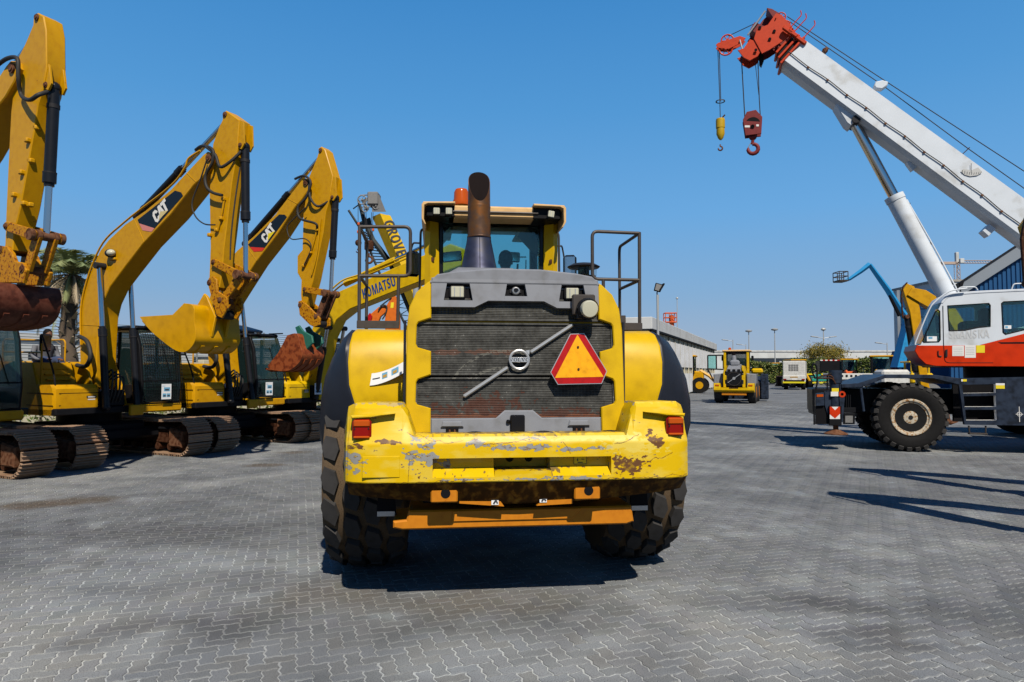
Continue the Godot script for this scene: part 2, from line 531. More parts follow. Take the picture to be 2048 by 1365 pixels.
# ---------------------------------------------------------------- the ground
const PAVE := 0.1           # half the length of a paver, and its width
var pave_turn := deg_to_rad(17.25)
func stain_image() -> ImageTexture:
	# what lies on the yard over 40 m x 40 m (x -20..20, z -40..0): dust, oil, tyre rubber; grey level around 0.5 of the paver colour range
	var n := 1024
	var f := FastNoiseLite.new()
	f.seed = 5
	f.frequency = 0.006
	f.fractal_octaves = 6
	var big := f.get_image(n, n)
	f.seed = 6
	f.frequency = 0.05
	f.fractal_octaves = 3
	var fine := f.get_image(n, n)
	f.seed = 9
	f.frequency = 0.02
	f.fractal_octaves = 4
	var mid := f.get_image(n, n)
	var im := Image.create(n, n, false, Image.FORMAT_RGB8)
	# stains: centre px, py in the photograph, half length along x and z in metres, kind (0 oil brown, 1 pale dust, 2 dark rubber)
	var spots := []
	for q in [[150, 1003, 1.1, 0.35, 0], [40, 1010, 0.7, 0.3, 0], [200, 1265, 0.42, 0.3, 2], [130, 1290, 0.45, 0.15, 2], [420, 1250, 0.35, 0.2, 2], [640, 1180, 0.5, 0.3, 3], [760, 1210, 0.9, 0.35, 3], [950, 1200, 0.7, 0.25, 3], [1690, 1215, 0.5, 0.12, 2], [1760, 1260, 0.45, 0.14, 2], [1850, 1290, 0.4, 0.12, 2], [1640, 1200, 0.4, 0.1, 2], [240, 1150, 1.0, 0.35, 1], [400, 1110, 1.3, 0.3, 1], [120, 1210, 0.9, 0.3, 1], [560, 1130, 0.8, 0.2, 1], [950, 1300, 0.6, 0.3, 1], [1000, 1340, 0.7, 0.2, 1], [1550, 1240, 0.6, 0.15, 1], [250, 1060, 1.6, 0.5, 2], [1500, 905, 1.6, 0.6, 1], [560, 905, 0.6, 0.25, 0], [540, 930, 0.5, 0.2, 0]]:
		var g := on_ground(q[0], q[1])
		spots.append([g.x, g.z, q[2], q[3], q[4]])
	var grid := {}
	for sp in spots:
		var reach: float = maxf(sp[2], sp[3]) * 1.7
		for gx in range(floori((sp[0] - reach) / 1.0), ceili((sp[0] + reach) / 1.0) + 1):
			for gz in range(floori((sp[1] - reach) / 1.0), ceili((sp[1] + reach) / 1.0) + 1):
				var key := Vector2i(gx, gz)
				if not grid.has(key): grid[key] = []
				grid[key].append(sp)
	for y in n:
		var z := -40.0 + 40.0 * y / n
		for x in n:
			var wx := -20.0 + 40.0 * x / n
			var b := big.get_pixel(x, y).r - 0.5
			var m := mid.get_pixel(x, y).r - 0.5
			var q := fine.get_pixel(x, y).r - 0.5
			var c := Color(0.5, 0.5, 0.5) * (1.0 + b * 0.55 + m * 0.3 + q * 0.35)
			c = c.lerp(Color(0.7, 0.74, 0.76), clampf((m * 1.2 + q * 0.7 + b * 0.6 - 0.2) * 6.0, 0.0, 0.5))
			c = c.lerp(Color(0.33, 0.335, 0.345), clampf((-m * 1.1 - q * 0.5 - b * 1.2 - 0.24) * 6.0, 0.0, 0.55))
			# pale dust lying in patches, more of them on the diggers' side
			var dust := clampf(b * 2.2 + m * 2.0 + q * 0.8 + (0.1 if wx < -2.5 else -0.25), 0.0, 1.0)
			c = c.lerp(Color(0.78, 0.75, 0.69), dust * 0.85)
			var key := Vector2i(floori(wx), floori(z))
			if grid.has(key):
				for sp in grid[key]:
					var d := Vector2((wx - sp[0]) / sp[2], (z - sp[1]) / sp[3]).length() + m * 1.5 + q * 1.1
					var a := clampf(1.25 - d, 0.0, 1.0)
					match sp[4]:
						0: c = c.lerp(Color(0.3, 0.22, 0.15), a * 0.8)
						1: c = c.lerp(Color(0.8, 0.82, 0.82), a * 0.6)
						2: c = c.lerp(Color(0.25, 0.24, 0.24), a * 0.65)
						3: c = c.lerp(Color(0.44, 0.39, 0.33), a * 0.5)
			im.set_pixel(x, y, c.linear_to_srgb())
	return ImageTexture.create_from_image(im)

func paver_mesh() -> ArrayMesh:
	# zigzag interlocking paver: two unit squares whose edges wave
	var wave := [Vector2(0, 0), Vector2(0.24, -0.085), Vector2(0.76, 0.085)]
	var poly := PackedVector2Array()
	var side := func(o: Vector2, dx: Vector2) -> void:
		for p in wave: poly.append(o + dx * p.x + Vector2(-dx.y, dx.x) * p.y)
	side.call(Vector2(0, 0), Vector2(1, 0))
	side.call(Vector2(1, 0), Vector2(1, 0))
	side.call(Vector2(2, 0), Vector2(0, 1))
	side.call(Vector2(2, 1), Vector2(-1, 0))
	side.call(Vector2(1, 1), Vector2(-1, 0))
	side.call(Vector2(0, 1), Vector2(0, -1))
	for i in poly.size(): poly[i] *= PAVE
	poly = B.inset(B.ccw(poly), 0.0042)
	var inn := B.inset(poly, 0.004)
	var b := B.new()
	var idx := Geometry2D.triangulate_polygon(inn)
	for k in range(0, idx.size(), 3):
		b.tri(Vector3(inn[idx[k]].x, 0, -inn[idx[k]].y), Vector3(inn[idx[k + 1]].x, 0, -inn[idx[k + 1]].y), Vector3(inn[idx[k + 2]].x, 0, -inn[idx[k + 2]].y))
		var e := b.v.size() - 3
		if (b.v[e + 1] - b.v[e]).cross(b.v[e + 2] - b.v[e]).y < 0:
			var w := b.v[e + 1]
			b.v[e + 1] = b.v[e + 2]
			b.v[e + 2] = w
	for i in poly.size():
		var j := (i + 1) % poly.size()
		b.quad(Vector3(poly[i].x, -0.003, -poly[i].y), Vector3(poly[j].x, -0.003, -poly[j].y), Vector3(inn[j].x, 0, -inn[j].y), Vector3(inn[i].x, 0, -inn[i].y))
		b.quad(Vector3(poly[i].x, -0.02, -poly[i].y), Vector3(poly[j].x, -0.02, -poly[j].y), Vector3(poly[j].x, -0.003, -poly[j].y), Vector3(poly[i].x, -0.003, -poly[i].y))
	return b.mesh(30.0)

func lay_ground() -> void:
	var stain := stain_image()
	var fine := noise_tex(61, 0.2, [0.0, Color(0.55, 0.55, 0.56), 0.45, Color(0.92, 0.92, 0.92), 1.0, Color(1, 1, 1)], 512, 3)
	var stone := func(key: String, c: Color) -> StandardMaterial3D:
		var m := mk(key, c, 0.82, 0.0, stain, 1.0 / 40.0, true)
		m.uv1_offset = Vector3(0.5, 0, 0)
		m.detail_enabled = true
		m.detail_albedo = fine
		m.detail_blend_mode = BaseMaterial3D.BLEND_MODE_MUL
		m.detail_uv_layer = BaseMaterial3D.DETAIL_UV_2
		m.uv2_triplanar = true
		m.uv2_world_triplanar = true
		m.uv2_scale = Vector3.ONE * 0.9
		return m
	var far := PlaneMesh.new()
	far.size = Vector2(2400, 2400)
	var far_tex := noise_tex(62, 0.01, [0.0, Color(0.78, 0.78, 0.78), 0.5, Color(0.9, 0.9, 0.9), 1.0, Color(1, 1, 1)], 512, 6)
	var g := struct("ground", far, mk("far_paving", lin(0.19, 0.203, 0.22), 0.85, 0.0, far_tex, 0.05, true))
	g.position = Vector3(0, -0.012, -900)
	# sand between the pavers
	var x0 := -19.0
	var x1 := 20.0
	var z0 := -39.5
	var z1 := -1.6
	var b := B.new()
	b.quad(Vector3(x0, 0, z1), Vector3(x1, 0, z1), Vector3(x1, 0, z0), Vector3(x0, 0, z0))
	var pavement := struct("pavement", b, stone.call("joint_sand", lin(0.82, 0.87, 0.9)))
	pavement.position.y = -0.005
	var mesh := paver_mesh()
	var places := []
	var turn := Basis(Vector3.UP, pave_turn)
	var R := 470
	for i in range(-R, R):
		for j in range(-R, R):
			var c := posmod(i - j, 4)
			if c != 0 and c != 3: continue
			var p := turn * Vector3(i * PAVE, 0, -j * PAVE) + Vector3(0, 0, -13.5)
			if p.x < x0 + 0.25 or p.x > x1 - 0.25 or p.z < z0 + 0.25 or p.z > z1 - 0.25: continue
			# a vertical paver is the flat one turned by a quarter, set back on its cell
			var t: Transform3D
			if c == 0: t = Transform3D(turn, p)
			else: t = Transform3D(turn * Basis(Vector3.UP, PI / 2), turn * Vector3((i + 1) * PAVE, 0, -j * PAVE) + Vector3(0, 0, -13.5))
			t.origin.y = rng.randf_range(-0.0016, 0.0012)
			t.basis = t.basis * Basis(Vector3(1, 0, 0), rng.randf_range(-0.006, 0.006)) * Basis(Vector3(0, 0, 1), rng.randf_range(-0.004, 0.004)) * Basis(Vector3.UP, rng.randf_range(-0.014, 0.014)) * Basis.from_scale(Vector3(rng.randf_range(0.975, 1.005), 1, rng.randf_range(0.955, 1.01)))
			places.append(t)
	# the 300 that show largest: nearest to the camera and inside the frame
	var order := []
	for k in places.size():
		var q: Vector3 = places[k].origin
		var inside: bool = q.z < -3.95 and absf(q.x / -q.z) < 0.77
		order.append([(-q.z if inside else 1000.0 - q.z), k])
	order.sort_custom(func(a, c): return a[0] < c[0])
	var tones := []
	for k in 6:
		var v: float = [0.4, 0.415, 0.44, 0.41, 0.455, 0.43][k]
		tones.append(stone.call("paver_%d" % k, lin(v * [0.93, 0.94, 0.92, 0.96, 0.93, 0.94][k], v, v * [1.07, 1.06, 1.1, 1.03, 1.09, 1.08][k])))
	var single := {}
	for k in 300: single[order[k][1]] = true
	var rest := []
	for k in places.size():
		if single.has(k):
			var o := part(pavement, "paver", mesh, tones[rng.randi() % 6])
			o.transform = places[k].translated(Vector3(0, 0.005, 0))
		else: rest.append(places[k])
	var mm := MultiMesh.new()
	mm.transform_format = MultiMesh.TRANSFORM_3D
	mm.use_colors = true
	mm.mesh = mesh
	mm.instance_count = rest.size()
	for k in rest.size():
		mm.set_instance_transform(k, rest[k].translated(Vector3(0, 0.005, 0)))
		var v := rng.randf_range(0.225, 0.275)
		mm.set_instance_color(k, Color(v * rng.randf_range(0.92, 0.96), v, v * rng.randf_range(1.03, 1.11)))
	var mi := MultiMeshInstance3D.new()
	mi.name = "paver_field"
	mi.multimesh = mm
	var sm: StandardMaterial3D = stone.call("paver_field", Color.WHITE)
	sm.vertex_color_use_as_albedo = true
	mi.material_override = sm
	mi.set_meta("kind", "stuff")
	pavement.add_child(mi)

# ---------------------------------------------------------------- the wheel loader in the middle
# local axes: x right, y up, -z forward; the rear face of the counterweight is at z = 0
func worn_paint() -> StandardMaterial3D:
	# yellow paint of the counterweight, scraped to grey steel and brown rust where the photograph shows it (x -1.4..1.4, y 0.8..1.7)
	var w := 1120
	var h := 360
	var f := FastNoiseLite.new()
	f.seed = 21
	f.frequency = 0.02
	f.fractal_octaves = 5
	var a := f.get_image(w, h)
	f.seed = 22
	f.frequency = 0.06
	var c := f.get_image(w, h)
	var yellow := Color(0.4, 0.262, 0.0)
	var steel := Color(0.16, 0.165, 0.165)
	var brown := Color(0.08, 0.036, 0.014)
	var pale := Color(0.42, 0.345, 0.08)
	# patches: x, y, half width, half height (metres), kind (0 steel, 1 brown, 2 pale, 3 dirt)
	var patches := [[-1.24, 1.3, 0.09, 0.04, 1], [-1.26, 1.2, 0.1, 0.08, 0], [-0.83, 1.2, 0.05, 0.1, 0], [-0.72, 1.2, 0.1, 0.05, 0], [-0.77, 1.11, 0.03, 0.06, 1], [-0.56, 1.14, 0.03, 0.08, 0], [-0.35, 1.35, 0.05, 0.06, 0], [0.05, 1.36, 0.22, 0.025, 0], [0.02, 1.29, 0.35, 0.025, 0], [0.35, 1.27, 0.2, 0.02, 0], [0.55, 1.28, 0.12, 0.02, 0], [0.72, 1.17, 0.05, 0.08, 1], [0.82, 1.15, 0.14, 0.07, 1], [0.93, 1.2, 0.05, 0.05, 1], [0.35, 1.05, 0.3, 0.025, 0], [0.0, 1.055, 0.4, 0.012, 0], [-0.35, 1.06, 0.3, 0.01, 0], [-1.05, 1.62, 0.2, 0.02, 0], [1.05, 1.63, 0.25, 0.02, 2], [-0.75, 1.33, 0.12, 0.05, 0], [-0.2, 1.37, 0.3, 0.02, 2], [0.55, 1.36, 0.3, 0.03, 2], [0.85, 1.29, 0.2, 0.06, 2], [0, 0.93, 0.75, 0.09, 3], [-0.6, 0.95, 0.4, 0.06, 3], [0.7, 0.96, 0.35, 0.06, 3], [1.0, 1.38, 0.05, 0.05, 1], [1.05, 1.32, 0.06, 0.05, 1], [-1.0, 1.34, 0.12, 0.02, 1]]
	var im := Image.create(w, h, false, Image.FORMAT_RGB8)
	var lines := []
	for q in [[-0.86, 1.4, -0.6, 1.33], [-0.6, 1.33, -0.45, 1.335], [-0.3, 1.32, 0.1, 1.34], [0.88, 1.12, 1.0, 1.19], [1.0, 1.19, 1.16, 1.22], [0.7, 1.3, 0.9, 1.37], [-1.32, 1.02, -0.5, 1.05], [0.3, 1.03, 1.3, 1.06], [-1.3, 1.04, -1.29, 1.5], [-0.85, 1.05, -0.84, 1.22], [0.3, 1.33, 0.36, 1.24]]: lines.append([Vector2(q[0], q[1]), Vector2(q[2], q[3])])
	var cells := {}
	for p in patches:
		for gx in range(floori((p[0] - p[2] * 1.6 + 1.4) * 10), floori((p[0] + p[2] * 1.6 + 1.4) * 10) + 1):
			for gy in range(floori((1.7 - p[1] - p[3] * 1.6) * 10), floori((1.7 - p[1] + p[3] * 1.6) * 10) + 1):
				var key := Vector2i(gx, gy)
				if not cells.has(key): cells[key] = []
				cells[key].append(p)
	for y in h:
		var wy := 1.7 - 0.9 * y / h
		for x in w:
			var wx := -1.4 + 2.8 * x / w
			var n1 := a.get_pixel(x * 2 / 5, y).r - 0.5
			var n2 := c.get_pixel(x * 3 / 5, y).r - 0.5
			var col := yellow.lerp(pale, clampf(n1 * 1.2, 0.0, 0.35))
			if n2 + n1 * 0.5 > 0.42: col = brown.lerp(steel, 0.3)
			var key := Vector2i(floori((wx + 1.4) * 10), floori((1.7 - wy) * 10))
			if cells.has(key):
				for p in cells[key]:
					var d := Vector2((wx - p[0]) / p[2], (wy - p[1]) / p[3]).length() + n1 * 1.6 + n2 * 1.8
					if d < (0.6 if p[4] < 2 else 0.95):
						match p[4]:
							0: col = steel.lerp(brown, clampf(n2 * 3.0 + (0.6 if d > 0.5 else 0.0), 0.0, 0.9))
							1: col = brown.lerp(yellow, clampf(n2 * 2.0, 0.0, 0.3))
							2: col = col.lerp(pale, 0.6)
							3: col = Color(0.09, 0.06, 0.025).lerp(Color(0.2, 0.14, 0.04), clampf(0.5 + n2 * 4.0, 0.0, 1.0))
			im.set_pixel(x, y, col.linear_to_srgb())
	for l in lines:
		var p0: Vector2 = l[0]
		var p1: Vector2 = l[1]
		var steps := int(p0.distance_to(p1) * 800)
		for k in steps:
			var p := p0.lerp(p1, float(k) / steps)
			var px := int((p.x + 1.4) / 2.8 * w)
			var py := int((1.7 - p.y) / 0.9 * h + a.get_pixel(clampi(px, 0, w - 1), 40).r * 14 - 7)
			for o in (2 if c.get_pixel(clampi(px, 0, w - 1), 80).r > 0.5 else 1):
				if px >= 0 and px < w and py + o >= 0 and py + o < h: im.set_pixel(px, py + o, brown.linear_to_srgb())
	var m := mk("counterweight_paint", Color.WHITE, 0.42, 0.0, ImageTexture.create_from_image(im), 1.0)
	m.uv1_scale = Vector3(1.0 / 2.8, 1.0 / 0.9, 1.0 / 2.8)
	m.uv1_offset = Vector3(0.5, -1.7 / 0.9, 0.0)
	m.uv1_triplanar_sharpness = 8.0
	return m

func grille_material() -> StandardMaterial3D:
	# fine woven screen: 5 mm wires, with dust, white scuffs and rust where they are in the photograph (x -0.9..0.9, y 1.35..2.45)
	var w := 900
	var h := 550
	var f := FastNoiseLite.new()
	f.seed = 71
	f.frequency = 0.012
	f.fractal_octaves = 5
	var a := f.get_image(w, h)
	f.seed = 72
	f.frequency = 0.05
	var c := f.get_image(w, h)
	f.seed = 73
	f.frequency = 0.03
	f.domain_warp_enabled = false
	var im := Image.create(w, h, false, Image.FORMAT_RGB8)
	var streak := f.get_image(w, 64)
	streak.resize(w, h * 4, Image.INTERPOLATE_BILINEAR)
	var rows := PackedFloat32Array()
	for y in h:
		var r := RandomNumberGenerator.new()
		r.seed = y
		rows.append(r.randf())
	for y in h:
		var wy := 2.45 - 1.1 * y / h
		for x in w:
			var wx := -0.9 + 1.8 * x / w
			var n1 := a.get_pixel(x, y).r - 0.5
			var n2 := c.get_pixel(x, y).r - 0.5
			var wire := 1.0
			var v := 0.034 * wire * (1.0 + n1 * 1.2 + n2 * 0.8)
			var col := Color(v, v * 1.02, v * 0.98)
			var st := a.get_pixel((x / 3 + y * 7) % w, y).r
			if rows[y] > 0.72 and st > 0.5: col = col.lerp(Color(0.1, 0.1, 0.095), clampf((st - 0.5) * 2.0, 0.0, 0.3))
			# rust washed down at the bottom and beside the lower end of the bar
			var low := Vector2((wx + 0.28) / 0.42, (wy - 1.56) / 0.14).length() + n1 * 2.0 + n2
			var right := Vector2((wx - 0.4) / 0.45, (wy - 1.52) / 0.07).length() + n1 * 2.0 + n2 * 1.4
			if low < 0.62: col = col.lerp(Color(0.07, 0.02, 0.01), 0.6)
			if right < 0.5: col = col.lerp(Color(0.07, 0.02, 0.01), 0.55)
			if absf(wy - 1.495) < 0.02 + n1 * 0.05: col = col.lerp(Color(0.13, 0.045, 0.02), 0.6)
			if absf(wy - 2.02) < 0.012 + n1 * 0.05 and wx < 0.0: col = col.lerp(Color(0.09, 0.035, 0.02), 0.6)
			# arcs wiped by a brush and white scuffs
			for arc in [[-0.1, 1.55, 0.48], [-0.1, 1.45, 0.44]]:
				var rr := Vector2(wx - arc[0], wy - arc[1]).length()
				if absf(rr - arc[2]) < 0.012 and wx < 0.05 and wy > 1.8 and n2 > -0.1: col = col.lerp(Color(0.16, 0.16, 0.14), 0.4)
			if n2 > 0.3 and n1 > 0.12: col = col.lerp(Color(0.2, 0.2, 0.19), 0.5)
			im.set_pixel(x, y, col.linear_to_srgb())
	var m := mk("grille_screen", Color.WHITE, 0.6, 0.0, ImageTexture.create_from_image(im), 1.0)
	m.uv1_scale = Vector3(1.0 / 1.8, 1.0 / 1.1, 1.0 / 1.8)
	m.uv1_offset = Vector3(0.5, -2.45 / 1.1, 0.0)
	m.uv1_triplanar_sharpness = 8.0
	return m

func big_tyre(parent: Node3D, at: Vector3, R: float, W: float, seen: bool, rim: Material) -> void:
	# axis along x
	var wheel := Node3D.new()
	wheel.name = "wheel"
	parent.add_child(wheel, true)
	wheel.position = at
	var tx := Transform3D(Basis(Vector3(0, 0, 1), PI / 2), Vector3.ZERO)
	var b := B.new()
	var h := W / 2
	var r := R - 0.055
	b.lathe([Vector2(R * 0.5, -h * 0.8), Vector2(R * 0.56, -h * 0.92), Vector2(R * 0.75, -h), Vector2(R * 0.88, -h * 0.97), Vector2(r * 0.975, -h * 0.86), Vector2(r, -h * 0.6), Vector2(r, h * 0.6), Vector2(r * 0.975, h * 0.86), Vector2(R * 0.88, h * 0.97), Vector2(R * 0.75, h), Vector2(R * 0.56, h * 0.92), Vector2(R * 0.5, h * 0.8)], tx, 48)
	part(wheel, "tyre", b, M.tread_dust if seen else M.tyre_side)
	var d := B.new()
	d.lathe([Vector2(0.02, -h * 0.62), Vector2(R * 0.3, -h * 0.6), Vector2(R * 0.36, -h * 0.85), Vector2(R * 0.5, -h * 0.88), Vector2(R * 0.51, h * 0.88), Vector2(R * 0.36, h * 0.85), Vector2(R * 0.3, h * 0.6), Vector2(0.02, h * 0.62)], tx, 28)
	part(wheel, "rim", d, rim)
	# tread blocks in four staggered rows
	var n := 20
	for row in 4:
		var u0: float = [-0.98, -0.47, 0.02, 0.53][row] * h
		var wd := 0.45 * h
		var x0 := u0
		var x1 := u0 + wd
		if row == 0: x0 = -1.0 * h
		if row == 3: x1 = 1.0 * h
		var blk := B.new()
		var da := TAU / n * 0.44
		# a six-sided block on the circumference: cross points in (angle, x)
		var skew := 0.22 * da
		var top := PackedVector3Array()
		var bot := PackedVector3Array()
		for q in [Vector2(-1, 0.18), Vector2(-0.75, 0.82), Vector2(0.1, 1.0), Vector2(1, 0.8), Vector2(0.8, 0.16), Vector2(-0.1, 0.0)]:
			var xx := lerpf(x0, x1, q.y)
			var aa: float = q.x * da + (q.y - 0.5) * skew
			var edge := absf(xx) / h
			var rr := R - 0.02 * edge * edge - (0.05 if edge > 0.9 else 0.0)
			var mid := lerpf(x0, x1, 0.5)
			var xi := lerpf(xx, mid, 0.1)
			var ai := aa * 0.88
			top.append(Vector3(xi, cos(ai) * rr, sin(ai) * rr))
			bot.append(Vector3(xx, cos(aa) * (r - 0.01 - (0.06 if edge > 0.9 else 0.0)), sin(aa) * (r - 0.01 - (0.06 if edge > 0.9 else 0.0))))
		blk.ring([bot, top])
		var m := blk.mesh(20.0)
		for k in n:
			var o := part(wheel, "tread_block", m, M.tread_rubber)
			o.rotation.x = TAU * (k + 0.5 * (row % 2)) / n

func lamp_square(parent: Node3D, at: Vector3, w: float, h: float, turn := Basis.IDENTITY) -> void:
	var b := B.new()
	b.box(Vector3.ZERO, Vector3(w, h, 0.07), 0.018)
	var o := part(parent, "work_lamp", b, M.dark_metal)
	o.transform = Transform3D(turn, at)
	var l := B.new()
	l.box(Vector3(0, 0, 0.034), Vector3(w * 0.8, h * 0.8, 0.012), 0.006)
	part(o, "lens", l, M.lens_clear)
	var r := B.new()
	for k in 2:
		r.box(Vector3(w * (k - 0.5) * 0.35, 0, 0.042), Vector3(w * 0.05, h * 0.7, 0.004))
	part(o, "reflector_rib", r, M.silver)

func flyer(parent: Node3D, t: Transform3D, w: float, h: float) -> Node3D:
	# a printed sales sheet: two photographs and lines of small type
	var b := B.new()
	b.box(Vector3.ZERO, Vector3(w, h, 0.002))
	var o := part(parent, "paper_sheet", b, M.paper)
	o.transform = t
	var p := B.new()
	p.box(Vector3(w * 0.05, h * 0.15, 0.0015), Vector3(w * 0.62, h * 0.26, 0.002))
	p.box(Vector3(-w * 0.2, -h * 0.24, 0.0015), Vector3(w * 0.36, h * 0.24, 0.002))
	p.box(Vector3(w * 0.22, -h * 0.24, 0.0015), Vector3(w * 0.36, h * 0.24, 0.002))
	for k in 2: p.box(Vector3(-w * 0.28, h * (0.38 - 0.05 * k), 0.0015), Vector3(w * 0.3, h * 0.014, 0.002))
	part(o, "print", p, M.print_blue)
	p = B.new()
	p.box(Vector3(w * 0.05, h * 0.12, 0.003), Vector3(w * 0.4, h * 0.1, 0.002))
	p.box(Vector3(-w * 0.2, -h * 0.27, 0.003), Vector3(w * 0.24, h * 0.1, 0.002))
	p.box(Vector3(w * 0.22, -h * 0.27, 0.003), Vector3(w * 0.24, h * 0.1, 0.002))
	part(o, "print", p, M.print_dark)
	return o

func main_loader() -> void:
	var t := thing("wheel_loader", "large yellow wheel loader seen from behind with a scraped counterweight and warning triangle", "wheel loader", Vector3(0.084, 0, -5.126), deg_to_rad(6.5))
	var paint := worn_paint()
	# counterweight: sections along x of (z, y)
	var rings := []
	var xs := [-1.335, -1.31, -1.25, -1.15, -0.9, -0.86, -0.8, -0.672, -0.67, -0.215, -0.212, 0.0, 0.212, 0.215, 0.67, 0.672, 0.8, 0.86, 0.9, 1.15, 1.25, 1.31, 1.335]
	for x in xs:
		var ax := absf(x)
		var zo := 0.0
		if ax > 1.14: zo = -0.012
		if ax > 1.24: zo = -0.045
		if ax > 1.3: zo = -0.1
		if ax > 1.33: zo = -0.2
		var horn: bool = ax > 0.85
		var top := 1.62 if ax > 0.88 else (1.56 if horn else 1.385)
		if ax > 1.3: top = 1.59
		if ax > 1.33: top = 1.52
		var skirt := 0.96 + 0.02 * clampf((ax - 0.4) / 0.9, 0, 1)
		var bot := 1.045 + 0.01 * clampf(ax - 0.9, 0, 1)
		var dep := 0.0
		if ax < 0.6705: dep = 0.085
		if ax < 0.213: dep = 0.26
		var s0 := 1.115 if ax < 0.213 else 1.075
		var sl := 0.0 if ax < 0.213 else 0.06
		var hz := -0.05 if horn else 0.0
		var back := -0.62 if horn else -0.42
		var r := PackedVector3Array([Vector3(x, skirt, zo - 0.2), Vector3(x, bot - 0.008, zo - 0.006), Vector3(x, bot, zo), Vector3(x, s0, zo), Vector3(x, s0 + sl if dep > 0 else s0, zo - dep), Vector3(x, 1.212, zo - dep), Vector3(x, 1.215, zo), Vector3(x, 1.31, zo), Vector3(x, 1.335, zo - 0.008), Vector3(x, 1.37 if not horn else 1.40, zo - 0.03 + hz * 0.4), Vector3(x, top - 0.04, zo - 0.05 + hz), Vector3(x, top, zo - 0.09 + hz), Vector3(x, top - 0.01, back), Vector3(x, skirt + 0.02, back)])
		rings.append(r)
	var b := B.new()
	b.ring(rings)
	var cw := part(t, "counterweight", b, paint, 28.0)
	rings = []
	for x in [-1.3, -1.2, -1.0, -0.5, 0.0, 0.5, 1.0, 1.2, 1.3]:
		var ax := absf(x)
		var zo := -0.09 if ax > 1.25 else (-0.025 if ax > 1.1 else 0.0)
		var lo := 0.845 + 0.08 * clampf((ax - 0.35) / 0.9, 0, 1)
		rings.append(PackedVector3Array([Vector3(x, 1.04, zo - 0.006), Vector3(x, lo + 0.02, zo - 0.13), Vector3(x, lo, zo - 0.15), Vector3(x, lo, zo - 0.4), Vector3(x, 1.04, zo - 0.4)]))
	b = B.new()
	b.ring(rings)
	part(cw, "skirt", b, M.skirt_dirt, 30.0)
	b = B.new()
	b.box(Vector3(-1.045, 1.16, 0.001), Vector3(0.27, 0.155, 0.008), 0.003)
	part(cw, "cover_plate", b, paint)
	# tow pocket back with two dark holes
	b = B.new()
	for k in [-0.075, 0.075]:
		b = B.new()
		b.cyl(Vector3(k, 1.18, -0.262), Vector3(k, 1.18, -0.25), 0.03, -1, 16)
		part(cw, "tow_hole", b, M.black)
	# label plate in the slot
	b = B.new()
	b.box(Vector3(0.45, 1.18, -0.082), Vector3(0.1, 0.065, 0.003))
	var lp := part(cw, "label_plate", b, M.print_yellow)
	b = B.new()
	for q in [[0.0, 0.031, 0.1, 0.004], [0.0, -0.031, 0.1, 0.004], [-0.049, 0, 0.003, 0.06], [0.049, 0, 0.003, 0.06], [-0.02, 0.0, 0.008, 0.02], [0.02, 0.004, 0.02, 0.004], [0.0, -0.02, 0.04, 0.006]]: b.box(Vector3(0.45 + q[0], 1.18 + q[1], -0.08), Vector3(q[2], q[3], 0.002))
	part(lp, "print", b, M.print_dark)
	# horn lip over each tail lamp, and the lamps
	for s in [-1.0, 1.0]:
		b = B.new()
		b.prism(V2([s * 0.95, 1.545, s * 1.27, 1.532, s * 1.265, 1.508, s * 1.12, 1.515, s * 1.05, 1.527]), -0.14, -0.03, Transform3D.IDENTITY, 0.008)
		part(cw, "lamp_hood", b, paint)
		b = B.new()
		b.box(Vector3(s * 1.19, 1.432, -0.05), Vector3(0.14, 0.148, 0.05), 0.02)
		var tl := part(t, "tail_lamp", b, M.lens_red)
		b = B.new()
		b.box(Vector3(s * 1.19, 1.475, -0.024), Vector3(0.118, 0.05, 0.02), 0.008)
		part(tl, "indicator_lens", b, M.lens_orange)
		b = B.new()
		b.box(Vector3(s * 1.19, 1.374, -0.025), Vector3(0.118, 0.018, 0.02), 0.006)
		part(tl, "reflector", b, M.lens_orange)
		for k in [-1, 1]:
			b = B.new()
			b.cyl(Vector3(s * 1.19 + k * 0.05, 1.438, -0.026), Vector3(s * 1.19 + k * 0.05, 1.438, -0.02), 0.006, -1, 8)
			part(tl, "screw", b, M.dark_metal)
	# lashing eyes under the skirt
	for x in [-0.585, 0.5]:
		b = B.new()
		b.box(Vector3(x, 0.945, -0.118), Vector3(0.2, 0.13, 0.12), 0.01)
		var eye := part(t, "lashing_eye", b, M.loader_orange)
		b = B.new()
		b.cyl(Vector3(x + 0.01, 0.95, -0.063), Vector3(x + 0.01, 0.95, -0.055), 0.036, -1, 18)
		part(eye, "hole", b, M.black)
	for q in [[V2([-0.47, 0.86, -0.13, 0.83, -0.2, 0.93, -0.47, 0.96]), -0.2, 0.87], [V2([0.12, 0.83, 0.4, 0.84, 0.4, 0.95, 0.25, 0.94]), 0.17, 0.88]]:
		b = B.new()
		b.prism(q[0], -0.2, -0.13)
		var tow := part(t, "tow_bracket", b, M.loader_orange)
		b = B.new()
		b.box(Vector3(q[1], q[2], -0.126), Vector3(0.055, 0.05, 0.006))
		part(tow, "warning_sticker", b, M.paper)
		b = B.new()
		b.box(Vector3(q[1], q[2], -0.121), Vector3(0.012, 0.04, 0.004), 0, Basis(Vector3(0, 0, 1), -0.6))
		b.box(Vector3(q[1] + 0.012, q[2], -0.1205), Vector3(0.01, 0.03, 0.004), 0, Basis(Vector3(0, 0, 1), 0.5))
		part(tow, "print", b, M.print_dark)
	# lower guard plate
	b = B.new()
	b.prism(V2([-0.97, 0.66, -0.9, 0.645, 0.86, 0.645, 0.92, 0.665, 0.9, 0.79, -0.7, 0.79, -0.85, 0.79, -0.87, 0.72, -0.97, 0.71]), -0.75, -0.25, Transform3D.IDENTITY, 0.012)
	var lg := part(t, "lower_guard", b, M.loader_orange)
	b = B.new()
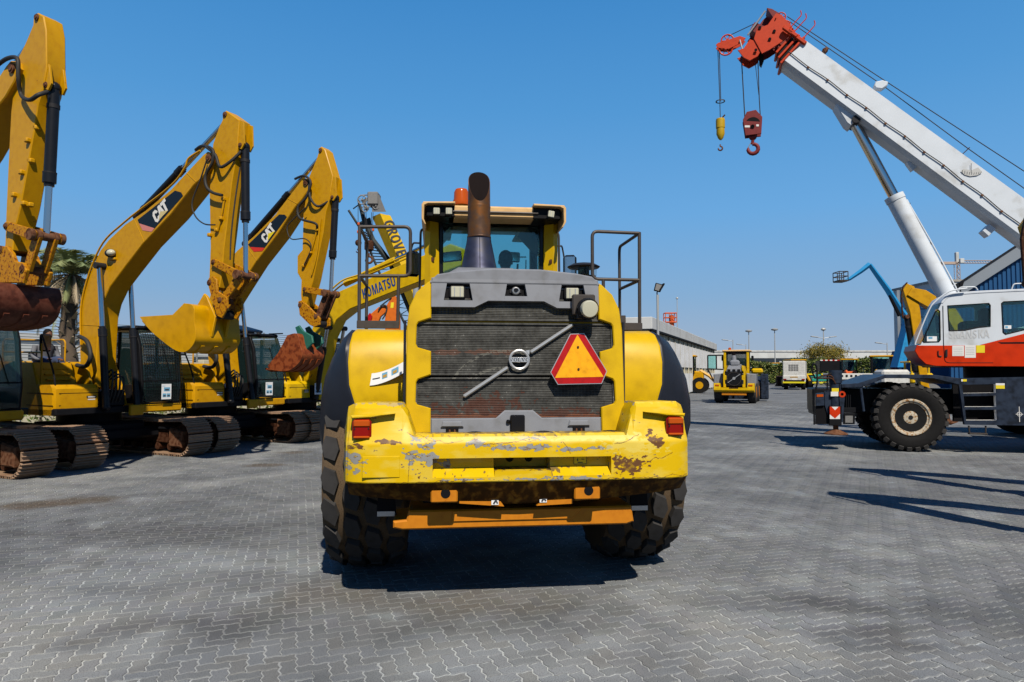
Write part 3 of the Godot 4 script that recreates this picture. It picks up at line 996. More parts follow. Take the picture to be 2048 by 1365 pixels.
	b.prism(V2([-0.52, 0.7, 0.42, 0.7, 0.5, 0.785, -0.52, 0.785]), -0.25, -0.235, Transform3D.IDENTITY, 0.006)
	part(lg, "stiffener", b, M.loader_orange)
	# mud flaps beside it
	for s in [-1.0, 1.0]:
		b = B.new()
		b.prism(V2([s * 0.96, 0.7, s * 1.12, 0.7, s * 1.1, 0.9, s * 0.97, 0.9]), -0.52, -0.5)
		var fl := part(t, "mud_flap", b, M.black)
		b = B.new()
		b.box(Vector3(s * 1.04, 0.722, -0.494), Vector3(0.14, 0.04, 0.008), 0.002)
		part(fl, "clamp_strip", b, M.silver)
	# wheels
	for s in [-1.0, 1.0]:
		big_tyre(t, Vector3(s * 1.27, 0.93, -1.78), 0.93, 0.72, true, M.loader_yellow)
		big_tyre(t, Vector3(s * 1.27, 0.93, -5.45), 0.93, 0.72, false, M.loader_yellow)
	# frames, axle, belly
	b = B.new()
	b.box(Vector3(0, 1.1, -1.7), Vector3(1.5, 0.7, 2.3), 0.03)
	b.box(Vector3(0, 1.15, -3.4), Vector3(0.9, 0.8, 1.5), 0.03)
	b.box(Vector3(0, 1.2, -5.3), Vector3(1.1, 0.9, 2.2), 0.03)
	part(t, "frame", b, M.dark_metal)
	b = B.new()
	for z in [-1.78, -5.45]:
		b.cyl(Vector3(-1.3, 0.93, z), Vector3(1.3, 0.93, z), 0.2, -1, 16)
		b.ball(Vector3(0, 0.9, z), Vector3(0.36, 0.34, 0.38))
	part(t, "axle", b, M.dark_metal)
	# bucket at the far end
	b = B.new()
	var bp := V2([-6.5, 0.12, -8.3, 0.1, -8.35, 0.2, -7.2, 0.5, -6.85, 1.3, -7.0, 1.55, -6.4, 1.2])
	var tb := Transform3D(Basis(Vector3(0, 0, 1), Vector3(0, 1, 0), Vector3(-1, 0, 0)), Vector3.ZERO)
	b.prism(bp, -1.6, 1.6, tb, 0.02)
	part(t, "bucket", b, M.dark_metal)
	b = B.new()
	for s in [-0.5, 0.5]:
		b.tube([Vector3(s, 2.0, -4.4), Vector3(s, 1.9, -5.6), Vector3(s, 0.9, -6.6)], [0.13, 0.16, 0.12], 8)
	part(t, "lift_arm", b, M.loader_yellow)
	# fenders
	for s in [-1.0, 1.0]:
		var path := [[2.6, 2.27], [1.5, 2.25], [1.2, 2.235], [1.08, 2.2], [1.0, 2.1], [0.95, 1.95], [0.92, 1.75], [0.92, 1.55], [0.94, 1.38], [0.97, 1.2]]
		var yx := [1.38, 1.38, 1.385, 1.395, 1.41, 1.415, 1.4, 1.34, 1.24, 1.1]
		var fx := [1.47, 1.49, 1.5, 1.54, 1.6, 1.66, 1.7, 1.72, 1.7, 1.6]
		if s > 0:
			for i in fx.size(): fx[i] += 0.12
		var ra := []
		var rb := []
		for i in path.size():
			var z: float = -path[i][0]
			var y: float = path[i][1]
			var dn := 0.05
			var nx := Vector3(0, -0.4, -0.9) if i > 3 else Vector3(0, -1, 0)
			ra.append(PackedVector3Array([Vector3(s * 0.84, y, z), Vector3(s * (yx[i] - 0.03), y + 0.006, z + 0.006), Vector3(s * yx[i], y - 0.012, z - 0.01), Vector3(s * yx[i], y, z) + nx * dn, Vector3(s * 0.84, y, z) + nx * dn]))
			var k: float = fx[i] - yx[i]
			rb.append(PackedVector3Array([Vector3(s * (yx[i] - 0.01), y - 0.004, z - 0.006), Vector3(s * (yx[i] + 0.02), y - 0.002, z + 0.004), Vector3(s * (yx[i] + k * 0.55), y - 0.03 - k * 0.12, z - 0.05 - k * 0.15), Vector3(s * (yx[i] + k * 0.9), y - 0.09 - k * 0.2, z - 0.15 - k * 0.4), Vector3(s * fx[i], y - 0.16 - k * 0.2, z - 0.32 - k * 0.5), Vector3(s * (fx[i] - 0.04), y - 0.16 - k * 0.2, z - 0.32 - k * 0.5), Vector3(s * (yx[i] + k * 0.5), y - 0.1, z - 0.12)]))
		b = B.new()
		b.ring(ra)
		part(t, "fender_panel", b, M.loader_yellow, 50.0)
		b = B.new()
		b.ring(rb)
		part(t, "fender_flare", b, M.rubber_flare, 60.0)
	# hood shell and the yellow rear frame with its notches
	rings = []
	for z in [-0.5, -0.53, -1.6, -2.4]:
		var g := 0.03 if z == -0.5 else 0.0
		var r := PackedVector3Array()
		for s in [-1.0, 1.0]:
			var q := [[0.885, 1.36], [0.89, 1.9], [0.885, 2.2], [0.86, 2.38], [0.8, 2.5], [0.7, 2.58], [0.55, 2.62]]
			if s > 0: q.reverse()
			for e in q: r.append(Vector3(s * (e[0] - g), e[1] - g * 0.5, z))
		rings.append(r)
	b = B.new()
	b.ring(rings)
	part(t, "hood", b, M.loader_yellow, 40.0)
	# tilted plane of the grille: z runs from -0.37 (y 1.37) to -0.47 (y 2.45)
	var lean := Transform3D(Basis(Vector3(1, 0, 0), -0.0926), Vector3(0, 1.37, -0.37))
	var LT := lean * Transform3D(Basis.IDENTITY, Vector3(0, -1.37, 0))
	for s in [-1.0, 1.0]:
		b = B.new()
		b.prism(V2([s * 0.885, 1.37, s * 0.885, 2.2, s * 0.865, 2.38, s * 0.81, 2.5, s * 0.72, 2.585, s * 0.69, 2.6, s * 0.69, 2.29, s * 0.79, 2.255, s * 0.805, 2.235, s * 0.81, 2.08, s * 0.795, 2.05, s * 0.69, 2.02, s * 0.69, 1.83, s * 0.79, 1.795, s * 0.805, 1.775, s * 0.81, 1.62, s * 0.795, 1.595, s * 0.69, 1.565, s * 0.69, 1.37]), -0.05, 0.02, LT, 0.008)
		part(t, "hood_rear_panel", b, M.loader_yellow, 30.0)
		b = B.new()
		b.box(LT * Vector3(s * 0.9, 1.8, -0.06), Vector3(0.02, 0.95, 0.06), 0.004)
		part(t, "hood_seal", b, M.rubber_flare)
	# grille screens: three panels with open gaps between
	var gm := grille_material()
	for q in [[1.46, 1.812], [1.828, 2.259], [2.275, 2.46]]:
		var hw := 0.815
		b = B.new()
		for e in [[0.0, q[0] + 0.008, hw * 2, 0.016], [0.0, q[1] - 0.008, hw * 2, 0.016], [-hw + 0.01, (q[0] + q[1]) / 2, 0.02, q[1] - q[0]], [hw - 0.01, (q[0] + q[1]) / 2, 0.02, q[1] - q[0]]]: b.box(Vector3(e[0], e[1], -0.022), Vector3(e[2], e[3], 0.02), 0.003)
		var o := part(t, "grille_panel", b, gm)
		o.transform = LT
		b = B.new()
		var y: float = q[0] + 0.02
		while y < q[1] - 0.016:
			b.box(Vector3(0, y, -0.03), Vector3(hw * 2 - 0.02, 0.0095, 0.006))
			y += 0.014
		var x := -hw + 0.04
		while x < hw - 0.02:
			b.box(Vector3(x, (q[0] + q[1]) / 2, -0.036), Vector3(0.008, q[1] - q[0] - 0.02, 0.006))
			x += 0.028
		var wires := part(o, "screen_wires", b, gm, 0.0)
		wires.set_meta("kind", "stuff")
	b = B.new()
	b.box(Vector3(0, 1.9, -0.12), Vector3(1.62, 1.15, 0.1))
	var rad := part(t, "radiator", b, M.black)
	rad.transform = LT
	# lower grey frame with hinge humps and latch
	b = B.new()
	b.prism(V2([-0.69, 1.365, 0.69, 1.365, 0.69, 1.485, 0.2, 1.485, 0.13, 1.545, -0.1, 1.545, -0.17, 1.485, -0.69, 1.485]), -0.04, 0.006, LT, 0.01)
	var lf := part(t, "grille_frame", b, M.grey_plastic)
	for x in [-0.52, 0.5]:
		b = B.new()
		b.prism(V2([x - 0.09, 1.415, x + 0.09, 1.415, x + 0.075, 1.46, x - 0.075, 1.46]), 0.0, 0.03, LT, 0.008)
		part(lf, "hinge_cover", b, M.grey_plastic)
		b = B.new()
		b.box(LT * Vector3(x, 1.385, 0.006), Vector3(0.1, 0.05, 0.02), 0.004)
		part(lf, "hinge_pocket", b, M.black)
		b = B.new()
		for k in [-0.02, 0.02]: b.box(LT * Vector3(x + k, 1.37, 0.016), Vector3(0.014, 0.05, 0.014), 0.003)
		part(lf, "hinge_bolt", b, M.rust)
	b = B.new()
	b.box(LT * Vector3(0.0, 1.44, 0.02), Vector3(0.115, 0.135, 0.05), 0.008)
	b.box(LT * Vector3(-0.075, 1.455, 0.02), Vector3(0.03, 0.03, 0.03), 0.008)
	part(t, "hood_latch", b, M.black_gloss)
	# black gap line and cables under the hood
	b = B.new()
	for k in 9:
		b.tube(curve([Vector3(-0.8 + k * 0.18, 1.36, -0.3), Vector3(-0.7 + k * 0.18, 1.32 + 0.03 * (k % 3), -0.26), Vector3(-0.58 + k * 0.18, 1.35, -0.32)], 4), 0.012, 6)
	part(t, "cable", b, M.black)
	# grey cowl above the grille: built as bars round three lamp pockets
	var pk := [[-0.6, -0.34, 2.435, 2.575], [-0.1, 0.1, 2.47, 2.575], [0.34, 0.6, 2.435, 2.575]]
	b = B.new()
	b.prism(V2([-0.69, 2.575, 0.69, 2.575, 0.69, 2.62, 0.5, 2.665, 0.2, 2.69, -0.2, 2.69, -0.5, 2.665, -0.69, 2.62]), -0.04, 0.03, LT, 0.01)
	b.prism(V2([-0.69, 2.38, -0.34, 2.38, -0.23, 2.435, -0.69, 2.435]), -0.04, 0.03, LT)
	b.prism(V2([0.69, 2.38, 0.34, 2.38, 0.23, 2.435, 0.69, 2.435]), -0.04, 0.03, LT)
	b.prism(V2([-0.69, 2.435, -0.59, 2.435, -0.565, 2.575, -0.69, 2.575]), -0.04, 0.03, LT)
	b.prism(V2([0.69, 2.435, 0.59, 2.435, 0.565, 2.575, 0.69, 2.575]), -0.04, 0.03, LT)
	b.prism(V2([-0.355, 2.435, -0.1, 2.435, -0.075, 2.575, -0.38, 2.575]), -0.04, 0.03, LT)
	b.prism(V2([0.355, 2.435, 0.1, 2.435, 0.075, 2.575, 0.38, 2.575]), -0.04, 0.03, LT)
	b.prism(V2([-0.1, 2.435, 0.1, 2.435, 0.095, 2.475, -0.095, 2.475]), -0.04, 0.03, LT)
	var cowl := part(t, "cowl", b, M.grey_plastic, 20.0)
	b = B.new()
	b.box(LT * Vector3(0, 2.5, -0.032), Vector3(1.36, 0.2, 0.02))
	part(cowl, "pocket_back", b, M.black)
	for x in [-0.475, 0.475]:
		lamp_square(t, LT * Vector3(x - 0.005, 2.507, -0.005), 0.13, 0.11)
		b = B.new()
		b.cyl(LT * Vector3(x - 0.12, 2.55, -0.02), LT * Vector3(x + 0.12, 2.55, -0.02), 0.008, -1, 8)
		part(cowl, "lamp_bar", b, M.grey_plastic)
	b = B.new()
	b.lathe([Vector2(0.02, 0.0), Vector2(0.032, 0.0), Vector2(0.036, 0.02), Vector2(0.03, 0.05), Vector2(0.022, 0.055), Vector2(0.02, 0.045)], Transform3D(Basis(Vector3(1, 0, 0), PI / 2), LT * Vector3(0, 2.525, -0.02)), 18)
	var cam := part(t, "reversing_camera", b, M.silver)
	b = B.new()
	b.cyl(LT * Vector3(0, 2.525, 0.02), LT * Vector3(0, 2.525, 0.03), 0.018, -1, 14)
	part(cam, "lens", b, M.black_gloss)
	b = B.new()
	b.box(LT * Vector3(0, 2.525, -0.02), Vector3(0.1, 0.035, 0.02), 0.004)
	part(cam, "bracket", b, M.dark_metal)
	# cowl top: slopes up towards the exhaust
	rings = []
	for q in [[-0.455, 0.0], [-0.47, 0.012], [-0.62, 0.03], [-0.9, 0.05], [-0.93, 0.045], [-1.4, 0.085], [-2.35, 0.1]]:
		var r := PackedVector3Array()
		for e in [[-0.7, 2.58], [-0.64, 2.635], [-0.5, 2.66], [-0.2, 2.688], [0.2, 2.688], [0.5, 2.66], [0.64, 2.635], [0.7, 2.58]]: r.append(Vector3(e[0], e[1] + q[1], q[0]))
		r.append(Vector3(0.7, 2.577, q[0]))
		r.append(Vector3(-0.7, 2.577, q[0]))
		rings.append(r)
	b = B.new()
	b.ring(rings)
	part(t, "hood_top", b, M.grey_plastic, 25.0)
	rings = []
	for q in [[-1.25, 2.79, 0.42], [-1.4, 2.85, 0.37], [-1.95, 2.88, 0.37], [-2.1, 2.85, 0.42]]:
		rings.append(PackedVector3Array([Vector3(-0.18 - q[2], 2.74, q[0]), Vector3(-0.18 - q[2] * 0.7, q[1], q[0]), Vector3(-0.18 + q[2] * 0.7, q[1], q[0]), Vector3(-0.18 + q[2], 2.74, q[0])]))
	b = B.new()
	b.ring(rings)
	part(t, "exhaust_plinth", b, M.grey_plastic, 20.0)
	# exhaust
	var ex := Vector3(-0.225, 0, -1.68)
	rings = []
	for q in [[2.86, 0.185], [2.95, 0.165], [3.05, 0.145], [3.15, 0.124], [3.2, 0.118]]:
		var r := PackedVector3Array()
		for k in 24: r.append(ex + Vector3(cos(TAU * k / 24) * q[1], q[0], sin(TAU * k / 24) * q[1] * 0.9))
		rings.append(r)
	b = B.new()
	b.ring(rings)
	var pipe := part(t, "exhaust_base", b, M.pipe_blue)
	b = B.new()
	b.box(ex + Vector3(0.0, 3.02, 0.142), Vector3(0.006, 0.32, 0.008), 0, Basis(Vector3(1, 0, 0), -0.2))
	part(pipe, "seam", b, M.black)
	b = B.new()
	b.lathe([Vector2(0.119, 3.19), Vector2(0.121, 3.2), Vector2(0.116, 3.21), Vector2(0.113, 3.49), Vector2(0.116, 3.5), Vector2(0.114, 3.51)], Transform3D(Basis.IDENTITY, ex), 24)
	part(t, "exhaust_pipe", b, M.pipe_brown)
	var outer := [PackedVector3Array(), PackedVector3Array(), PackedVector3Array(), PackedVector3Array()]
	for k in 32:
		var a := TAU * k / 32
		var c := Vector3(cos(a), 0, sin(a))
		var hi := 3.735 - 0.175 * sin(a) + 0.02 * cos(2 * a)
		outer[0].append(ex + c * 0.112 + Vector3.UP * 3.49)
		outer[1].append(ex + c * 0.11 + Vector3.UP * hi)
		outer[2].append(ex + c * 0.104 + Vector3.UP * hi)
		outer[3].append(ex + c * 0.1 + Vector3.UP * 3.4)
	b = B.new()
	b.ring(outer.slice(0, 3), true, false)
	part(t, "exhaust_tip", b, M.pipe_brown, 50.0)
	b = B.new()
	b.ring(outer.slice(2, 4), true, true)
	part(t, "exhaust_bore", b, M.soot)
	# emblem: diagonal bar, ring and name
	var em := Node3D.new()
	em.name = "emblem"
	t.add_child(em)
	em.transform = LT * Transform3D(Basis.IDENTITY, Vector3(0.022, 1.952, 0.0))
	b = B.new()
	var dirb := Vector3(0.93, 0.61, 0).normalized()
	var bb := Basis(dirb, Vector3(-dirb.y, dirb.x, 0), Vector3(0, 0, 1))
	b.box(dirb * 0.325, Vector3(0.43, 0.03, 0.022), 0.009, bb)
	b.box(dirb * -0.325, Vector3(0.43, 0.03, 0.022), 0.009, bb)
	part(em, "diagonal_bar", b, M.silver)
	b = B.new()
	var tr := []
	for k in 33: tr.append(Vector3(cos(TAU * k / 32) * 0.076, sin(TAU * k / 32) * 0.076, 0.012))
	b.tube(tr, 0.012, 8)
	b.box(Vector3(0, 0, 0.014), Vector3(0.165, 0.042, 0.014), 0.003)
	b.prism(V2([0.05, 0.075, 0.085, 0.08, 0.08, 0.04]), 0.004, 0.02)
	part(em, "badge", b, M.silver)
	words(em, "lettering", "VOLVO", 0.026, M.print_dark, Transform3D(Basis.IDENTITY, Vector3(0, 0, 0.021)), 1.25, "Droid Serif", 700, 0.003)
	# slow-vehicle triangle
	var tri := Node3D.new()
	tri.name = "warning_triangle"
	t.add_child(tri)
	tri.transform = LT * Transform3D(Basis.IDENTITY, Vector3(0.49, 1.86, 0.07))
	b = B.new()
	b.prism(V2([-0.055, 0.3, 0.062, 0.304, 0.243, -0.006, 0.197, -0.108, -0.166, -0.115, -0.225, -0.015]), -0.006, 0.0)
	part(tri, "backing", b, M.silver)
	b = B.new()
	b.prism(B.inset(B.ccw(V2([-0.055, 0.3, 0.062, 0.304, 0.243, -0.006, 0.197, -0.108, -0.166, -0.115, -0.225, -0.015])), 0.006), 0.0, 0.002)
	part(tri, "red_border", b, M.sign_red)
	b = B.new()
	b.prism(V2([0.004, 0.292, 0.212, -0.052, -0.188, -0.06]), 0.002, 0.004)
	part(tri, "orange_face", b, M.sign_orange)
	for y in [0.19, 0.01]:
		b = B.new()
		b.cyl(Vector3(0.006, y, 0.003), Vector3(0.006, y, 0.012), 0.009, -1, 10)
		part(tri, "screw", b, M.rust_dark)
		b = B.new()
		b.cyl(Vector3(0.006, y, -0.08), Vector3(0.006, y, -0.006), 0.012, -1, 8)
		part(tri, "standoff", b, M.dark_metal)
	# round lamp on a bracket
	b = B.new()
	b.box(LT * Vector3(0.55, 2.40, 0.07), Vector3(0.19, 0.17, 0.05), 0.01)
	b.box(LT * Vector3(0.55, 2.33, 0.075), Vector3(0.12, 0.1, 0.04), 0.01)
	part(t, "lamp_bracket", b, M.rail_grey)
	var rl := Transform3D(Basis(Vector3(1, 0, 0), PI / 2 + 0.12), LT * Vector3(0.57, 2.365, 0.09))
	b = B.new()
	b.lathe([Vector2(0.03, -0.06), Vector2(0.075, -0.04), Vector2(0.09, 0.03), Vector2(0.092, 0.06), Vector2(0.085, 0.075), Vector2(0.07, 0.08)], rl, 22)
	var rlamp := part(t, "round_work_lamp", b, M.black_gloss)
	b = B.new()
	b.lathe([Vector2(0.07, 0.07), Vector2(0.071, 0.12), Vector2(0.062, 0.135), Vector2(0.0, 0.14)], rl, 22)
	part(rlamp, "lens", b, M.lens_clear)
	# cab: pillars, roof, glass
	var cab := Node3D.new()
	cab.name = "cab"
	t.add_child(cab)
	cab.transform = Transform3D(Basis.from_scale(Vector3(0.95, 1, 1)), Vector3(-0.035, -0.04, 0))
	for s in [-1.0, 1.0]:
		b = B.new()
		var ring0 := []
		for q in [[2.45, 0.69, 0.085], [3.1, 0.695, 0.082], [3.6, 0.7, 0.078]]:
			ring0.append(PackedVector3Array([Vector3(s * (q[1] - q[2]), q[0], -2.42), Vector3(s * (q[1] + 0.02), q[0], -2.35), Vector3(s * (q[1] + q[2]), q[0], -2.4), Vector3(s * (q[1] + q[2]), q[0], -2.6), Vector3(s * (q[1] - q[2]), q[0], -2.6)]))
		b.ring(ring0)
		var pil := part(cab, "rear_pillar", b, M.loader_yellow, 20.0)
		b = B.new()
		b.lathe([Vector2(0.0, 0.0), Vector2(0.022, 0.004), Vector2(0.026, 0.014)], Transform3D(Basis(Vector3(1, 0, 0), PI / 2), Vector3(s * 0.69, 3.12, -2.372)), 12)
		part(pil, "bolt_hole", b, M.rust_dark)
		b = B.new()
		b.box(Vector3(s * 0.59, 3.05, -2.48), Vector3(0.05, 1.2, 0.1), 0.01)
		part(cab, "window_frame", b, M.black_gloss)
		b = B.new()
		b.box(Vector3(s * 0.74, 2.85, -4.0), Vector3(0.09, 1.95, 0.12), 0.01)
		part(cab, "front_pillar", b, M.digger_black)
		b = B.new()
		b.box(Vector3(s * 0.77, 2.3, -3.3), Vector3(0.05, 0.75, 1.6), 0.01)
		part(cab, "door", b, M.digger_black)
		b = B.new()
		b.box(Vector3(s * 0.77, 3.13, -3.3), Vector3(0.012, 0.9, 1.3))
		part(cab, "side_window", b, M.clear_glass)
	b = B.new()
	b.box(Vector3(0, 3.06, -2.49), Vector3(1.18, 1.1, 0.012))
	part(cab, "rear_window", b, M.cab_glass)
	b = B.new()
	b.box(Vector3(0, 3.0, -4.02), Vector3(1.4, 1.6, 0.012))
	part(cab, "windscreen", b, M.clear_glass)
	b = B.new()
	b.box(Vector3(0, 3.72, -3.3), Vector3(1.5, 0.07, 1.7), 0.02, Basis(Vector3(1, 0, 0), 0.1))
	part(cab, "roof", b, M.digger_black)
	b = B.new()
	b.box(Vector3(-0.02, 3.605, -2.28), Vector3(1.0, 0.13, 0.3), 0.02)
	part(cab, "roof_visor", b, M.bleached_yellow)
	b = B.new()
	b.tube([Vector3(-0.5, 3.6, -2.12), Vector3(0.5, 3.6, -2.12)], 0.012, 8)
	part(cab, "roof_rail", b, M.rail_grey)
	for s in [-1.0, 1.0]:
		b = B.new()
		b.prism(V2([s * 0.44, 3.69, s * 0.44, 3.665, s * 0.74, 3.66, s * 0.78, 3.64, s * 0.785, 3.5, s * 0.76, 3.44, s * 0.775, 3.44, s * 0.81, 3.5, s * 0.81, 3.65, s * 0.79, 3.68]), -4.1, -2.05, Transform3D.IDENTITY, 0.006)
		part(cab, "roof_cap", b, M.bleached_yellow, 30.0)
		b = B.new()
		b.box(Vector3(s * 0.6, 3.6, -2.3), Vector3(0.32, 0.12, 0.35), 0.01)
		part(cab, "roof_recess", b, M.digger_black)
	lamp_square(cab, Vector3(-0.645, 3.575, -2.06), 0.085, 0.085)
	lamp_square(cab, Vector3(-0.51, 3.578, -2.06), 0.085, 0.085)
	lamp_square(cab, Vector3(0.635, 3.575, -2.06), 0.085, 0.085, Basis(Vector3(0, 0, 1), -0.15))
	# inside: headliner, mirrors, seat, wheel post
	b = B.new()
	b.prism(V2([-0.62, 3.56, -0.62, 3.38, -0.45, 3.56]), -3.2, -2.55)
	b.prism(V2([0.62, 3.56, 0.62, 3.34, 0.4, 3.56]), -3.2, -2.55)
	b.box(Vector3(0, 3.55, -2.62), Vector3(1.3, 0.06, 0.2), 0.02)
	b.box(Vector3(0.62, 3.0, -3.3), Vector3(0.08, 1.0, 0.12), 0.01)
	b.box(Vector3(0.57, 2.9, -3.5), Vector3(0.3, 0.3, 0.3), 0.02)
	part(cab, "trim", b, M.digger_black)
	for q in [[-0.44, 3.33, 0.2, 0.1, 0.12], [0.33, 3.34, 0.2, 0.1, -0.04]]:
		b = B.new()
		b.box(Vector3.ZERO, Vector3(0.26, 0.13, 0.03), 0.02)
		b.tube([Vector3(0, 0.0, 0), Vector3(signf(q[0]) * 0.22, 0.02, -0.05)], 0.008, 6)
		var mi := part(cab, "interior_mirror", b, M.black_gloss)
		mi.transform = Transform3D(Basis(Vector3(0, 0, 1), q[4]), Vector3(q[0], q[1], -3.4))
		b = B.new()
		b.box(Vector3(0, 0, 0.016), Vector3(0.23, 0.1, 0.004), 0.001)
		part(mi, "mirror_glass", b, M.chrome)
	b = B.new()
	b.tube([Vector3(0.42, 2.6, -3.6), Vector3(0.47, 3.3, -3.7)], 0.014, 8)
	b.tube([Vector3(0.6, 2.6, -3.9), Vector3(0.62, 3.4, -3.95)], 0.008, 6)
	part(cab, "wiper_post", b, M.black)
	b = B.new()
	b.box(Vector3(0.12, 2.45, -3.15), Vector3(0.5, 0.5, 0.5), 0.06)
	part(cab, "seat", b, M.seat_cloth)
	# beacon
	b = B.new()
	b.lathe([Vector2(0.1, 0.0), Vector2(0.105, 0.04), Vector2(0.09, 0.075), Vector2(0.088, 0.15), Vector2(0.07, 0.185), Vector2(0.0, 0.19)], Transform3D(Basis.IDENTITY, Vector3(-0.35, 3.78, -2.6)), 18)
	var bc := part(cab, "beacon", b, M.lens_orange)
	b = B.new()
	b.cyl(Vector3(-0.35, 3.64, -2.6), Vector3(-0.35, 3.79, -2.6), 0.05, 0.09, 14)
	part(bc, "beacon_base", b, M.loader_orange)
	# outside mirrors and their tubes
	for s in [-1.0, 1.0]:
		b = B.new()
		var x0: float = s * 0.83
		b.tube(bend([Vector3(s * 0.76, 3.5, -2.6), Vector3(x0, 3.5, -2.6), Vector3(x0 + s * 0.01, 2.6, -2.6)], 0.06), 0.014, 8)
		b.tube(bend([Vector3(x0, 3.35, -2.65), Vector3(x0 + s * 0.1, 3.4, -2.9), Vector3(x0 + s * 0.14, 3.25, -2.95)], 0.05), 0.011, 8)
		part(cab, "mirror_tube", b, M.rail_grey)
		b = B.new()
		b.box(Vector3(s * (0.93 if s < 0 else 1.04), 3.16 if s < 0 else 3.15, -2.95), Vector3(0.17, 0.3, 0.09), 0.035, Basis(Vector3(0, 1, 0), -0.25 * s))
		var om := part(cab, "wing_mirror", b, M.black_gloss)
		b = B.new()
		b.box(Vector3(s * (0.93 if s < 0 else 1.04), 3.16 if s < 0 else 3.15, -2.95) + Vector3(-0.012 * s, 0, 0.045), Vector3(0.13, 0.25, 0.004), 0.001, Basis(Vector3(0, 1, 0), -0.25 * s))
		part(om, "mirror_glass", b, M.chrome)
	# air pre-cleaner
	var ac := Vector3(0.91, 0, -2.0)
	b = B.new()
	b.lathe([Vector2(0.05, 2.95), Vector2(0.16, 2.955), Vector2(0.175, 2.97), Vector2(0.12, 3.0), Vector2(0.03, 3.015), Vector2(0.0, 3.02)], Transform3D(Basis.IDENTITY, ac), 26)
	var pre := part(t, "air_precleaner", b, M.dark_metal)
	b = B.new()
	b.lathe([Vector2(0.135, 2.87), Vector2(0.14, 2.88), Vector2(0.14, 2.955), Vector2(0.1, 2.96)], Transform3D(Basis.IDENTITY, ac), 26)
	part(pre, "dust_bowl", b, M.clear_glass)
	b = B.new()
	b.lathe([Vector2(0.13, 2.6), Vector2(0.13, 2.87), Vector2(0.06, 2.87), Vector2(0.06, 2.96)], Transform3D(Basis.IDENTITY, ac), 22)
	part(pre, "canister", b, M.black)
	# handrails on the fender platforms
	for s in [-1.0, 1.0]:
		var z0 := -1.55
		var z1 := -2.3
		var xo: float = s * 1.385
		var xi: float = s * 0.90
		var rr := 0.017
		b = B.new()
		b.tube(bend([Vector3(xo, 3.25, z0), Vector3(xi, 3.26, z0), Vector3(xi, 2.78, z0), Vector3(xo, 2.775, z0)], 0.06), rr, 10)
		b.tube([Vector3(xo, 3.26, z0), Vector3(xo - s * 0.005, 2.3, z0)], rr, 10)
		b.tube(bend([Vector3(xo, 3.25, z0), Vector3(xo, 3.25, z1), Vector3(xo, 2.3, z1)], 0.07), rr, 10)
		b.tube([Vector3(xo, 2.775, z0), Vector3(xo, 2.775, z1)], rr, 10)
		b.tube([Vector3(s * 1.01, 2.775, z0), Vector3(s * 1.015, 2.3, z0)], rr, 10)
		var hr := part(t, "handrail", b, M.rail_grey)
		b = B.new()
		b.box(Vector3(s * 1.2, 2.305, z0 + 0.02), Vector3(0.4, 0.075, 0.02), 0.004)
		if s > 0: b.box(Vector3(1.12, 2.38, z0 - 0.1), Vector3(0.28, 0.09, 0.05), 0.004)
		part(hr, "toe_board", b, M.rail_grey)
	# sales sheet taped to the left fender, curling
	b = B.new()
	rings = []
	for k in 9:
		var f := k / 8.0
		var x := lerpf(-1.21, -0.92, f)
		var y := 1.79 + 0.11 * pow(f, 1.6)
		var z := -0.93 + 0.06 * f * f + 0.015
		rings.append(PackedVector3Array([Vector3(x + 0.01, y + 0.05, z), Vector3(x - 0.005, y - 0.055, z + 0.01), Vector3(x - 0.005, y - 0.055, z + 0.008), Vector3(x + 0.01, y + 0.05, z - 0.002)]))
	b.ring(rings)
	var sheet := part(t, "paper_sheet", b, M.paper)
	for q in [[0.34, 0.5, M.print_blue], [0.62, 0.83, M.print_blue], [0.36, 0.48, M.print_tan], [0.66, 0.78, M.print_tan], [0.06, 0.28, M.print_dark]]:
		b = B.new()
		var f0: float = q[0]
		var f1: float = q[1]
		for f in [f0, (f0 + f1) / 2]:
			var g: float = f + (f1 - f0) / 2
			var lift := 0.002 if q[2] == M.print_blue else 0.0035
			var k0 := 0.03 if q[2] == M.print_blue else (0.012 if q[2] == M.print_tan else 0.004)
			var pa := Vector3(lerpf(-1.21, -0.92, f), 1.79 + 0.11 * pow(f, 1.6), -0.93 + 0.06 * f * f + 0.02 + lift)
			var pb := Vector3(lerpf(-1.21, -0.92, g), 1.79 + 0.11 * pow(g, 1.6), -0.93 + 0.06 * g * g + 0.02 + lift)
			b.quad(pa - Vector3.UP * k0, pb - Vector3.UP * k0, pb + Vector3.UP * k0, pa + Vector3.UP * k0)
		part(sheet, "print", b, q[2])
	driver(t)

